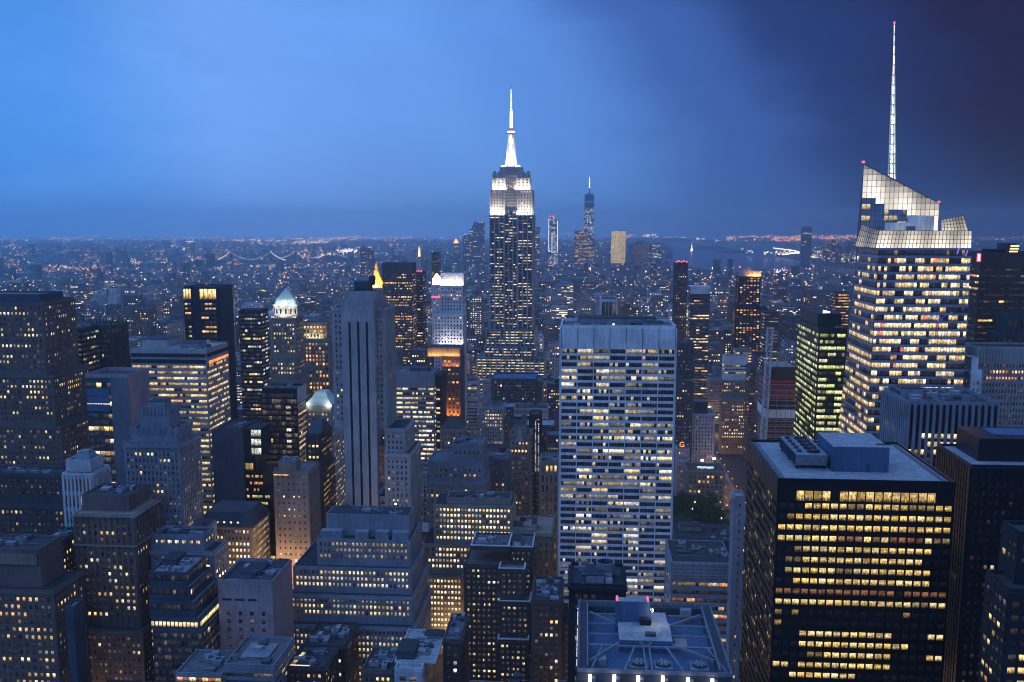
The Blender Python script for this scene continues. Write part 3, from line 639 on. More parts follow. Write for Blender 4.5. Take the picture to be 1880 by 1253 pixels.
# gold pyramid
b = Building('office_tower', 'tower with a glowing golden octagonal spire', short='golden spire')
b.tiers(1850, [(674, 703, 526, 30, dict(par=0))], S(MAS, px=4, lit=dict(p=.2)), 'limestone', 'gravel', yb=560)
x0, x1, y0, y1, _, z1 = b.boxes[0]; cx, cy = (x0 + x1) / 2, (y0 + y1) / 2; mb = MB()
q = lambda r: [(cx + r * math.cos(math.pi / 8 + i * math.pi / 4), cy + r * math.sin(math.pi / 8 + i * math.pi / 4)) for i in range(8)]
mb.prism(q(15.5), z1, z1 + 5, 'gold', True)
mb.prism(q(14), z1 + 5, z1 + 21, 'gold', False, scale=.46); mb.prism(q(6.44), z1 + 21, z1 + 31, 'gold', scale=.5); mb.prism(q(2.6), z1 + 31, z1 + 36, 'gold', scale=.9); mb.prism(q(2.6), z1 + 36, z1 + 48, 'gold', top=False, scale=.001)
b.part('golden_spire', mb)
for i, (sx, sy) in enumerate(((-17, -18), (0, -23), (17, -18))): area_lamp('floodlight', (cx + sx, cy + sy, z1 + 1), (cx + sx * .2, cy + sy * .2, z1 + 16), 4, 2, 42000, (1, .50, .09))
mb = MB()
for i in range(7): mb.box(x0 + i * (x1 - x0) / 7 + 1, x0 + i * (x1 - x0) / 7 + 3, y0 - 1.5, y0 - .4, z1 - 3, z1 + .5, 'lamp warm')
b.part('ledge_lamp', mb)
# campanile tower
b = Building('clock_tower', 'far slim campanile tower with a gold lit lantern', short='campanile')
b.tiers(2050, [(763, 775, 503, 16)], S(MAS, px=4, lit=dict(p=.1)), 'limestone', 'gravel', yb=520)
x0, x1, y0, y1, _, z1 = b.boxes[0]; cx, cy = (x0 + x1) / 2, (y0 + y1) / 2; mb = MB()
mb.prism([(x0, y0), (x1, y0), (x1, y1), (x0, y1)], z1 + .5, z1 + 36, 'limestone', scale=.4); b.part('pyramid_roof', mb)
mb = MB(); mb.cyl(cx, cy, z1 + 36, z1 + 46, 2.6, 2.2, 8, 'lamp warm'); mb.cyl(cx, cy, z1 + 46, z1 + 58, 2.4, .2, 8, 'lamp gold'); b.part('lantern', mb)
b = dB('apartment_tower', 'far dark glass sliver tower behind the white lit crown', 2080, [(792, 806, 465, 22)], S(BAND, px=4, lit=dict(p=.06)), 'dark', 'tar', yb=520)
b = Building('office_tower', 'far tower ending in a bright white lit lantern, left of the white lit crown', short='white lantern')
b.tiers(1700, [(792, 808, 524, 24)], S(MAS, lit=dict(p=.15)), 'pale', 'deck', yb=560)
x0, x1, y0, y1, _, z1 = b.boxes[0]; mb = MB(); mb.box(x0 + 1.5, x1 - 1.5, y0 + 1, y1 - 1, z1, z1 + 12, 'lamp white'); mb.prism([(x0 + 2, y0 + 2), (x1 - 2, y0 + 2), (x1 - 2, y1 - 2), (x0 + 2, y1 - 2)], z1 + 12.01, z1 + 20, 'lamp warm', scale=.2); b.part('lantern', mb)
mb = MB(); mb.box(x0, x1 + 3, y0 - 1.4, y0 - .5, z1 - 22, z1 - 19.5, 'red beacon'); b.part('red_sign_band', mb)
# green cupola tower
b = Building('office_tower', 'stone tower crowned by a pale green floodlit cupola roof', short='green cupola', ind=80)
b.tiers(774, [(498, 543, 584, 20, dict(D=776)), (496, 543, 656, 24), (493, 548, 700, 30, dict(D=771))], S(PUNCH, px=2.3, pz=3.6, ww=.5, wh=.52, tm=5, lit=dict(p=.34, pal=(CREAM, YEL, WARM), coh=.5)), 'tan', 'tar', yb=714)
x0, x1, y0, y1, _, z1 = b.boxes[0]; cx, cy = (x0 + x1) / 2, (y0 + y1) / 2
q = lambda r: [(cx + r * math.cos(math.pi / 8 + i * math.pi / 4), cy + r * math.sin(math.pi / 8 + i * math.pi / 4)) for i in range(8)]
mb = MB(); mb.prism(q(10.8), z1, z1 + 9.5, 'limestone'); mb.prism(q(11.4), z1 + 9.5, z1 + 10.4, 'limestone'); b.part('drum', mb)
w = MB()
for i in range(8):
    a = -math.pi / 2 + (i - 3.5) * math.pi / 8; r = 10.45; dx = -math.sin(a) * .7; dy = math.cos(a) * .7
    w.face([(cx + r * math.cos(a) - dx, cy + r * math.sin(a) - dy, z1 + 3), (cx + r * math.cos(a) + dx, cy + r * math.sin(a) + dy, z1 + 3), (cx + r * math.cos(a) + dx, cy + r * math.sin(a) + dy, z1 + 7), (cx + r * math.cos(a) - dx, cy + r * math.sin(a) - dy, z1 + 7)], 'black')
b.part('drum_window', w)
mb = MB(); mb.prism(q(9.8), z1 + 10.4, z1 + 14.5, 'copper', False, scale=.84); mb.prism(q(8.25), z1 + 14.5, z1 + 21.5, 'copper', False, scale=.28); mb.prism(q(2.3), z1 + 21.5, z1 + 24, 'copper', False, scale=.01)
for p in q(9.6): mb.beam((*p, z1 + 10.5), (cx + (p[0] - cx) * .26, cy + (p[1] - cy) * .26, z1 + 21.4), .35, 'copper')
b.part('cupola_roof', mb)
for sx, sy in ((-9, -13), (0, -15.5), (9, -13)):
    area_lamp('floodlight', (cx + sx * 1.15, cy + sy * .95, z1 + .6), (cx + sx * .75, cy + sy * .72, z1 + 8), 4, 1, 1500, (1, .93, .72))
    area_lamp('floodlight', (cx + sx * 1.1, cy + sy * .86, z1 + 10.6), (cx + sx * .2, cy + sy * .2, z1 + 17), 3, 1, 900, (.88, 1, .88))
# lit crown tower, left
b = Building('office_tower', 'dark faceted tower with tall golden lit panels under its roof', short='golden panelled tower', ind=60)
b.tiers(760, [(337, 402, 529, 30, dict(s=S(blank=True), wall='dark'))], S(blank=True), 'dark', 'tar', yb=640)
x0, x1, y0, y1, _, z1 = b.boxes[0]; W = x1 - x0; mb = MB()
def dark_facets():
    pan = MB(); fr = MB()
    for (a, c, d) in ((0.0, .22, 0), (.46, .93, 0)):
        n = 3 if c - a < .3 else 4
        for i in range(n):
            xa = x0 + W * (a + (c - a) * i / n) + .25; xb = x0 + W * (a + (c - a) * (i + 1) / n) - .25
            pan.face([(xa, y0 - 1.2, z1 - 9), (xb, y0 - 1.2, z1 - 9), (xb, y0 - 1.2, z1 - .8), (xa, y0 - 1.2, z1 - .8)], 'window glass', (1.5, 1.0, .38, .1 * i + .3))
        fr.box(x0 + W * a, x0 + W * c, y0 - 1.0, y0 - .01, 0, z1 + .2, 'dark')
        H = z1 - 10
        o = Vector((x0 + W * a, y0 - 1.0, 0)); b.facade(o, Vector((1, 0, 0)), W * (c - a), H, Vector((0, -1, 0)), S(BAND, px=3.1, pz=3.7, ww=.86, wh=.5, tm=2, lit=dict(p=.2, band=.35, bl=.75, pal=(YEL, WARM, CREAM))), 'dark', True)
    b.part('facet', fr); b.part('lit_panel', pan)
dark_facets()
b = dB('office_tower', 'slim dark glass tower with warm top floors, right of the golden panelled tower', 880, [(438, 478, 572, 22)], S(GLASS, px=2.6, pz=3.7, ww=.85, wh=.55, lit=dict(p=.13, band=.1, pal=(WARM, CREAM, COOL))), 'dark', 'tar', yb=650)
b = dB('office_block', 'pale block with a white vaulted roof left of the green cupola', 905, [(478, 497, 590, 30)], S(MAS, lit=dict(p=.02)), 'pale', 'deck', yb=640)
x0, x1, y0, y1, _, z1 = b.boxes[0]; mb = MB(); n = 8
for i in range(n):
    a0, a1 = math.pi * (1 - i / n / 1), math.pi * (1 - (i + 1) / n); c, r = (x0 + x1) / 2, (x1 - x0) / 2
    mb.face([(c + r * math.cos(a0), y0, z1 + r * 1.7 * math.sin(a0)), (c + r * math.cos(a1), y0, z1 + r * 1.7 * math.sin(a1)), (c + r * math.cos(a1), y1, z1 + r * 1.7 * math.sin(a1)), (c + r * math.cos(a0), y1, z1 + r * 1.7 * math.sin(a0))], 'white')
    mb.face([(c, y0, z1), (c + r * math.cos(a1), y0, z1 + r * 1.7 * math.sin(a1)), (c + r * math.cos(a0), y0, z1 + r * 1.7 * math.sin(a0))], 'white')
b.part('vaulted_roof', mb)
b = dB('office_block', 'low block with one floodlit pale attic storey behind the green cupola', 860, [(555, 600, 594, 20), (552, 604, 625, 26, dict(D=856))], S(VERT, px=3, pz=3.6, lit=dict(p=.3, pal=(WARM, ORG))), 'buff', 'tar', yb=720)
x0, x1, y0, y1, z0, z1 = b.boxes[0]; area_lamp('floodlight', ((x0 + x1) / 2, y0 - 3, z0 + .6), ((x0 + x1) / 2, y0, z1 - 2), 14, 1, 2200, (1, .95, .6))
# ---------------- lit classical block and neighbours
b = dB('office_block', 'wide tan office block crowded with cream lit windows, centre foreground', 565, [(820, 938, 918, 16, dict(D=570, s=S(BAND, px=3, pz=3.4, tm=1, bm=.2, lit=dict(p=.7, pal=(CREAM, WHITE))))), (796, 941, 930, 26), (775, 941, 1003, 34, dict(D=561)), (766, 850, 1060, 38, dict(D=556))],
  S(PUNCH, px=2.15, pz=3.5, ww=.56, wh=.56, tm=1.5, bm=.5, lit=dict(p=.60, band=.2, bl=.95, pal=(CREAM, YEL, CREAM, WARM, WHITE), lo=.8, hi=2.0, dim=.2, coh=.5)), 'buff', 'tar', yb=1150, short='cream windowed office block', ind=100)
b.clutter(0, 8, 4)
b = dB('office_block', 'plain grey brick block with few windows behind the cream windowed block', 622, [(829, 886, 818, 24), (785, 888, 850, 30, dict(D=619)), (786, 890, 888, 34, dict(D=616))],
  S(PUNCH, px=3.1, pz=3.6, ww=.42, wh=.5, tm=4, lit=dict(p=.17, pal=(CREAM, WARM))), 'grey', 'gravel', yb=912, short='plain grey brick block', ind=50, clut=4)
b = dB('office_block', 'grey brick wing with three lit windows in a column, left of a gabled stone tower', 652, [(892, 932, 843, 22)], S(PUNCH, px=4.4, pz=3.7, ww=.32, wh=.5, lit=dict(p=.22, pal=(CREAM, ORG))), 'mid', 'gravel', yb=912, clut=4, tank=True)
b = dB('office_tower', 'narrow stone tower with a carved gable and one lit floor', 690, [(943, 965, 783, 10, dict(par=0, s=S(blank=True))), (936, 973, 800, 22)], S(PUNCH, px=2.5, pz=3.7, ww=.48, wh=.52, tm=5, lit=dict(p=.05, pal=(WARM,))), 'tan', 'tar', yb=920)
x0, x1, y0, y1, z0, z1 = b.boxes[1]; mb = MB(); xm = (x0 + x1) / 2; mb.hexa([(xm - 3, y0 - 1, z1 - 5), (xm + 3, y0 - 1, z1 - 5), (xm + 3, y0 - .4, z1 - 5), (xm - 3, y0 - .4, z1 - 5), (xm - .2, y0 - 1, z1 + 6), (xm + .2, y0 - 1, z1 + 6), (xm + .2, y0 - .4, z1 + 6), (xm - .2, y0 - .4, z1 + 6)], 'limestone'); b.part('gable', mb)
mb = MB()
for i in range(5): mb.face([(x0 + 1.2 + i * 2.5, y0 - .37, z1 - 12.5), (x0 + 2.4 + i * 2.5, y0 - .37, z1 - 12.5), (x0 + 2.4 + i * 2.5, y0 - .37, z1 - 10.6), (x0 + 1.2 + i * 2.5, y0 - .37, z1 - 10.6)], 'window glass', (2.0, 1.1, .4, i * .2))
b.part('lit_floor', mb)
b = dB('office_block', 'pale arched window block beside the white gridded tower', 650, [(991, 1026, 850, 26)], S(VERT, px=3.2, pz=7, ww=.5, wh=.6, tm=2, lit=dict(p=.1)), 'tan', 'gravel', yb=940, clut=3)
b = dB('office_block', 'dark narrow block with two vertical strings of lights on its front', 735, [(972, 993, 764, 20)], S(MAS, lit=dict(p=.0)), 'dark', 'tar', yb=870)
x0, x1, y0, y1, _, z1 = b.boxes[0]; mb = MB()
for k in range(24):
    for j, px in enumerate((.55, .82)):
        if (k * 7 + j * 3) % 5 == 0: continue
        x = x0 + (x1 - x0) * px; zz = z1 - 3 - k * 1.75; f = 1.5 + (k % 3); mb.box(x - .22, x + .22, y0 - .7, y0 - .4, zz, zz + .5, 'lamp points', (), (f * .9, f * .8, f, 0))
b.part('light_string', mb)
b = dB('office_block', 'tan classical block with corner pilasters and white roof boxes', 560, [(940, 1013, 982, 36)], S(PUNCH, px=3.6, pz=4.2, ww=.34, wh=.5, tm=5, blankside=False, lit=dict(p=.04)), 'tan', 'tar', yb=1100, short='tan classical block', ind=40, clut=6)
b.roofbox(0, .02, .25, .1, .4, 3.6, 'deck'); b.roofbox(0, .48, .6, .15, .5, 5, 'deck')
mb = MB(); x0, x1, y0, y1, _, z1 = b.boxes[0]; mb.box(x0 - .6, x1 + .6, y0 - 1, y1, z1 - 1, z1 + .3, 'buff'); mb.box(x0 - .5, x1 + .5, y0 - .8, y1, z1 - 9, z1 - 8.2, 'buff'); b.part('cornice', mb)
b = dB('apartment_block', 'dark brown stepped apartment block with pale coping lines', 525, [(865, 934, 1006, 24), (934, 978, 1008, 24, dict(D=530, g=1)), (852, 934, 1040, 30, dict(D=522, g=1)), (916, 963, 1048, 10, dict(D=512)), (916, 973, 1108, 14, dict(D=508)), (914, 970, 1178, 20, dict(D=502))],
  S(PUNCH, px=3.0, pz=3.3, ww=.5, wh=.48, sub=2, tm=2, bm=.5, lit=dict(p=.18, pal=(CREAM, WARM, WHITE, YEL), lo=.4, hi=1.9, dim=.35, base=.05)), 'umber', 'gravel', yb=1253, short='dark brown apartment block', ind=100)
mb = b.wall
for k in (0, 1, 3, 4, 5):
    x0, x1, y0, y1, _, z1 = b.boxes[k]; zz = z1 + 1.0
    mb.box(x0 - .3, x1 + .3, y0 - .5, y0 + .55, zz, zz + .5, 'pale'); mb.box(x0 - .31, x0 + .55, y0 + .56, y1, zz, zz + .45, 'pale'); mb.box(x1 - .55, x1 + .31, y0 + .56, y1, zz, zz + .45, 'pale')
b.roofbox(1, .1, .5, .2, .7, 3, 'plant'); b.clutter(0, 3, 8); b.clutter(1, 4, 9)
b = dB('town_house', 'small ornate building with green mansard and an arched orange lit window', 505, [(975, 1028, 1160, 8, dict(D=514, s=S(PUNCH, px=2, pz=5, ww=.4, wh=.55, tm=1.5, lit=dict(p=.5, pal=(GRN, YEL))))), (971, 1028, 1206, 22)], S(PUNCH, px=3, pz=4, ww=.4, wh=.5, tm=7, lit=dict(p=.35, pal=(ORG, WARM))), 'limestone', 'tar', yb=1253, short='ornate small house', ind=20)
x0, x1, y0, y1, _, z1 = b.boxes[1]; mb = MB(); mb.hexa([(x0, y0, z1 + 1), (x1, y0, z1 + 1), (x1, y0 + 7, z1 + 1), (x0, y0 + 7, z1 + 1), (x0 + .8, y0 + 4, z1 + 7), (x1 - .8, y0 + 4, z1 + 7), (x1 - .8, y0 + 7, z1 + 7), (x0 + .8, y0 + 7, z1 + 7)], 'verdigris'); b.part('mansard_roof', mb)
xm = (x0 + x1) / 2; mb = MB()
n = 10; rim = [(xm + 2.7 * math.cos(math.pi * i / n), z1 - 3 + 2.7 * math.sin(math.pi * i / n)) for i in range(n + 1)]
mb.face([(xm - 2.7, y0 - .6, z1 - 6), (xm + 2.7, y0 - .6, z1 - 6)] + [(p[0], y0 - .6, p[1]) for p in rim], 'window glass', (1.7, .62, .2, .4))
b.part('arched_window', mb)
mb = MB()
for i in range(n): mb.beam((rim[i][0], y0 - .7, rim[i][1]), (rim[i + 1][0], y0 - .7, rim[i + 1][1]), .5, 'pale')
for t in (-.9, .9): mb.beam((xm + t, y0 - .7, z1 - 6), (xm + t, y0 - .7, z1 - .6), .25, 'pale')
mb.beam((xm - 2.7, y0 - .7, z1 - 3.2), (xm + 2.7, y0 - .7, z1 - 3.2), .25, 'pale'); b.part('arch_surround', mb)
b = dB('low_building', 'dark low block with white roof boxes between the apartment block and the trussed roof', 470, [(976, 1031, 1106, 34)], S(MAS, lit=dict(p=.07)), 'umber', 'tar', yb=1160, clut=9)
b = dB('low_building', 'narrow dark block with a lit window, right of the ornate small house', 480, [(1033, 1056, 1140, 22)], S(MAS, px=2.2, lit=dict(p=.14)), 'umber', 'tar', yb=1253, clut=2)
b = dB('low_building', 'flat roofed block with a water tower shed right behind the trussed roof', 300, [(1046, 1148, 1078, 20)], S(MAS, lit=dict(p=.03)), 'dark', 'tar', yb=1095)
x0, x1, y0, y1, _, z1 = b.boxes[0]; mb = MB(); cx, cy = X(1111, 1066, 310), 310
zt = Z(1111, 1031, 310); mb.cyl(cx, cy, z1, zt, 3.1, n=24, mat='steel', top=False); mb.cyl(cx, cy, z1 + 3, zt - .01, 2.7, n=24, mat='slate', top=False); mb.cyl(cx, cy, z1 + .1, zt - 2.5, 2.69, n=24, mat='plant')
for i in range(24):
    a = 2 * math.pi * i / 24; c = 2 * math.pi * (i + 1) / 24
    mb.face([(cx + 3.2 * math.cos(a), cy + 3.2 * math.sin(a), zt), (cx + 3.2 * math.cos(c), cy + 3.2 * math.sin(c), zt), (cx + 2.7 * math.cos(c), cy + 2.7 * math.sin(c), zt), (cx + 2.7 * math.cos(a), cy + 2.7 * math.sin(a), zt)], 'plant')
b.part('cooling_cylinder', mb); b.roofbox(0, .3, .62, .1, .6, 3, 'plant'); b.clutter(0, 4, 1)
# ---------------- white gridded tower
b = Building('office_tower', 'white gridded office tower with seven bays of dark and lit glass', short='white gridded tower', ind=100)
GR = S(px=9, pz=3.72, ww=.935, wh=.62, pp=.75, sp=.55, mx=.25, tm=11.5, bm=1, sub=6, lit=dict(p=.26, band=.2, bl=.75, pal=(CREAM, YEL, CREAM, WHITE, (1, .86, .55)), base=.008, lo=.5, hi=1.5, dim=.35))
b.tiers(530, [(1030, 1241, 603, 38, dict(par=1.6))], GR, 'white', 'gravel', yb=1090)
x0, x1, y0, y1, _, z1 = b.boxes[0]
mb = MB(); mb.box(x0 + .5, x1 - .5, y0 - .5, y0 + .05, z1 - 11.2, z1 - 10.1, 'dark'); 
for i in range(8): xx = x0 + .25 + (x1 - x0 - .5) * i / 7; mb.box(xx - .1, xx + .1, y0 - .86, y0 - .79, z1 - 11, z1 + .8, 'slate')
b.part('shadow_slot', mb)
b.roofbox(0, .15, .85, .45, .9, 3.6, 'plant'); b.roofbox(0, .62, .72, .15, .4, 2.2, 'slate'); b.roofbox(0, .74, .9, .15, .4, 2.6, 'plant'); b.clutter(0, 6, 6)
mb = MB(); xx = x0 + (x1 - x0) * .46; mb.beam((xx, y0 + 4, z1), (xx, y0 + 4, z1 + 2.4), .9, 'slate'); mb.box(xx - .6, xx + .6, y0 + 3.4, y0 + 3.54, z1 + .4, z1 + 2.2, 'lamp warm'); b.part('lit_hatch', mb)
b = dB('low_building', 'small stone block with pink lit windows touching the white gridded tower', 912, [(1243, 1266, 826, 18)], S(PUNCH, px=2.4, pz=4.5, ww=.4, wh=.4, lit=dict(p=.25, pal=(ORG, RED, WARM))), 'limestone', 'gravel', yb=856)
# ================================================================== the floodlit tower with the mast
lamp_mat('lamp warm', (1, .62, .25), 2.2); lamp_mat('lamp gold', (1, .45, .1), 2.5); lamp_mat('lamp white', (1, .95, .85), 2.2); lamp_mat('red beacon', (1, .06, .12), 3.0)
lamp_mat('floodlight white', (.95, 1, .95), 9); lamp_mat('neon orange', (1, .30, .06), 1.6); lamp_mat('screen white', (.9, .93, 1), 3.5); lamp_mat('tube white', (1, .96, .9), 3.5)
def mast_tower():
    b = Building('skyscraper', 'tallest tower, its upper storeys floodlit white below a glowing mast and antenna', short='floodlit mast tower')
    D = 1262
    SH = S(VERT, px=6.3, pz=3.68, ww=.76, wh=.42, pp=.9, sp=.12, mx=.5, tm=2, bm=.2, sub=2, pier='limestone', span='slate', lit=dict(p=.18, band=.36, bl=.66, pal=(CREAM, YEL, WHITE, WHITE), lo=.5, hi=1.35, dim=.2, coh=.35))
    LO = S(SH, lit=dict(p=.46, band=.2, bl=.75))
    DK = S(SH, tm=1, lit=dict(p=.05))
    CR = S(VERT, px=3.4, pz=3.7, ww=.36, wh=.5, pp=.5, sp=.15, tm=1.0, bm=.5, lit=dict(p=.04))
    w = lambda xl, xr, yt, DD: (X(xl, yt, DD), X(xr, yt, DD), Z((xl + xr) / 2, yt, DD))
    zl = [Z(938, y, D) for y in (327, 350, 396, 606, 637, 656, 700)]
    def blk(xl, xr, yt, DD, dep, z0, z1, sp, par=.6):
        b.block(X(xl, yt, DD), X(xr, yt, DD), DD, DD + dep, z0, z1, sp, 'limestone', 'gravel', par)
    b.D = D; b.yb = 694
    blk(868, 1004, 700, D - 13, 66, 0, zl[6], LO); blk(875, 1000, 656, D - 10, 62, zl[6], zl[5], LO); blk(889, 985, 637, D - 6, 56, zl[5], zl[4], LO); blk(892, 982, 606, D - 3, 50, zl[4], zl[3], LO)
    # shaft: two wings with a slightly sunk centre
    blk(898.4, 926, 398, D, 44, zl[3], zl[2], SH); blk(950, 978.4, 398, D, 44, zl[3], zl[2], SH); blk(926.05, 949.95, 398, D + 2.5, 40, zl[3], zl[2] + 6, SH)
    # crown, lower and upper flights
    blk(899.4, 927, 396, D + 4, 38, zl[2], zl[1], CR); blk(949, 977.2, 396, D + 4, 38, zl[2], zl[1], CR)
    blk(904, 927.5, 350, D + 8, 30, zl[1], zl[0], S(CR, px=5)); blk(948.5, 972.5, 350, D + 8, 30, zl[1], zl[0], S(CR, px=5))
    blk(927.6, 948.4, 350, D + 5.5, 36, zl[2] + 6, zl[0] + 4, S(VERT, px=2.4, pz=3.7, ww=.6, wh=.6, pp=.6, lit=dict(p=.03)))
    # parapet storeys
    zt = [Z(938, y, D + 12) for y in (325, 308, 303)]
    blk(913, 963, 325, D + 10, 26, zl[0], zt[0] + 6, S(VERT, px=3, pz=6, lit=dict(p=0))); blk(917, 959, 308, D + 12, 22, zt[0] + 6, zt[1], S(VERT, px=2.6, pz=4, tm=3, lit=dict(p=.02)))
    cx, cy = X(938.4, 300, D + 22), D + 22
    ms = MB(); z = zt[1]
    ms.prism([(cx - 12, cy - 9), (cx + 12, cy - 9), (cx + 12, cy + 9), (cx - 12, cy + 9)], z, z + 2.6, 'pale')
    za, zb, zd = z + 2.6, Z(938, 247, D + 22), Z(938, 238, D + 22)
    oct_ = lambda r: [(cx + r * math.cos(math.pi / 8 + i * math.pi / 4), cy + r * math.sin(math.pi / 8 + i * math.pi / 4)) for i in range(8)]
    ms.prism(oct_(6.6), za, zb, 'pale', scale=.72)
    prof = [(10.4, 0), (8.6, .12), (7.4, .32), (6.4, .6), (5.7, .85), (5.4, 1.0)]
    for i in range(4):                                     # winged buttresses
        a = math.pi / 4 + i * math.pi / 2; dx, dy = math.cos(a), math.sin(a); tx, ty = -dy * .9, dx * .9
        for (r0, t0), (r1, t1) in zip(prof, prof[1:]):
            h0, h1 = za + (zb - za) * t0, za + (zb - za) * t1
            c = []
            for r, h in ((r0, h0), (r1, h1)): c += [(cx + tx, cy + ty, h), (cx - tx, cy - ty, h), (cx + dx * r - tx, cy + dy * r - ty, h), (cx + dx * r + tx, cy + dy * r + ty, h)]
            ms.hexa(c, 'pale', (0, 1))
    b.part('mast', ms)
    gl = MB()
    for i in (5, 6, 4, 7):
        a = i * math.pi / 4 ; dx, dy = math.cos(a), math.sin(a)
        for k in range(3):
            u = (k - 1) * 1.0; tx, ty = -dy, dx
            r0, r1 = 6.25, 4.55
            if i not in (6,): continue
            gl.face([(cx + dx * r0 + tx * (u - .35), cy + dy * r0 + ty * (u - .35), za + 2), (cx + dx * r0 + tx * (u + .35), cy + dy * r0 + ty * (u + .35), za + 2),
                 (cx + dx * r1 + tx * (u * .8 + .3), cy + dy * r1 + ty * (u * .8 + .3), zb - 1), (cx + dx * r1 + tx * (u * .8 - .3), cy + dy * r1 + ty * (u * .8 - .3), zb - 1)], 'lamp white')
    b.part('mast_window', gl)
    dm = MB(); dm.cyl(cx, cy, zb, zb + 1.4, 5.6, n=16, mat='steel'); dm.cyl(cx, cy, zb + 1.4, zb + 4, 5.0, 4.6, 16, 'lamp white'); dm.cyl(cx, cy, zb + 4, zb + 7.5, 4.4, 2.2, 16, 'pale'); dm.cyl(cx, cy, zb + 7.5, zb + 9, 1.6, 1.6, 10, 'red beacon'); b.part('mast_dome', dm)
    an = MB(); z0 = zb + 8; z1 = Z(938, 203, D + 22); z2 = Z(938, 165, D + 22); z3 = Z(938, 155, D + 22)
    an.cyl(cx, cy, z0, z1, 1.75, 1.45, 10, 'tube white'); an.cyl(cx, cy, z1, z2, .75, .45, 8, 'steel'); an.cyl(cx, cy, z2, z3, .35, .12, 6, 'slate')
    n = 9
    for i in range(n): zz = z1 + (z2 - z1) * (i + .4) / n; an.cyl(cx, cy, zz, zz + 1.7, 1.25 - .07 * i, 1.1 - .07 * i, 8, 'lamp white')
    b.part('antenna', an)
    # the tower's own floodlights stand on the setback ledges
    wc = (1, .88, .70)
    def flood(px, yl, DD, up, power, wd=7, out=3.2):
        x = X(px, yl, DD); zz = Z(938, yl, D)
        area_lamp('floodlight', (x, DD - out, zz + .8), (x, DD + .5, zz + up), wd, 1.2, power, wc)
    for px in (903, 909.5, 916, 922): flood(px, 396, D + 3.4, 15, 3400, 7, 4.6)
    for px in (953.5, 960, 966.5, 973): flood(px, 396, D + 3.4, 15, 3400, 7, 4.6)
    for px in (907.5, 915.5, 923.5, 952.5, 960.5, 968.5): flood(px, 350, D + 7.4, 13, 4000, 8, 4.4)
    for sx in (-1, 1):
        area_lamp('floodlight', (cx + sx * 30.5, cy + 2, zl[2] + .8), (cx + sx * 27, cy + 2, zl[2] + 12), 1.2, 14, 4200, wc)
        area_lamp('floodlight', (cx + sx * 28, cy + 1, zl[1] + .8), (cx + sx * 24, cy + 1, zl[1] + 10), 1.2, 12, 3600, wc)
    for sx, sy in ((-13, -14), (13, -14), (0, -16), (-16, 0), (16, 0)):
        area_lamp('floodlight', (cx + sx, cy + sy, z + 1), (cx + sx * .3, cy + sy * .3, z + 22), 3, 3, 6500, (1, .96, .9), 120)
    area_lamp('floodlight', (cx, cy - 8, zb - 12), (cx, cy - 2, zb + 8), 2, 2, 1600, (1, .96, .9))
    fx = MB()
    for k, (xa, xb, yl, DD) in enumerate(((900, 926, 396, D + .8), (951, 977, 396, D + .8))):
        for i in range(6):
            x = X(xa + (xb - xa) * (i + .5) / 6, yl, DD); fx.box(x - .5, x + .5, DD - .3, DD + .1, zl[2] + .5, zl[2] + 1.1, 'floodlight white')
    b.part('floodlight', fx)
    # corner turrets at the parapet
    tu = MB()
    for px in (908, 970): x = X(px, 322, D + 11); tu.box(x - 2.6, x + 2.6, D + 9.5, D + 14, zl[0], zl[0] + 6.5, 'limestone', (0,)); tu.box(x - 1.6, x + 1.6, D + 10.2, D + 13, zl[0] + 6.5, zl[0] + 9, 'grey', (0,))
    b.part('turret', tu)
    for (x0, x1, y0, y1, z0_, z1_) in b.boxes: 
        p = proj((x0, y0, z1_)); q = proj((x1, y0, z1_)); b.rects.append((p[0], p[1], q[0], 694))
    b.rects.append((930, 150, 946, 320))
mast_tower()
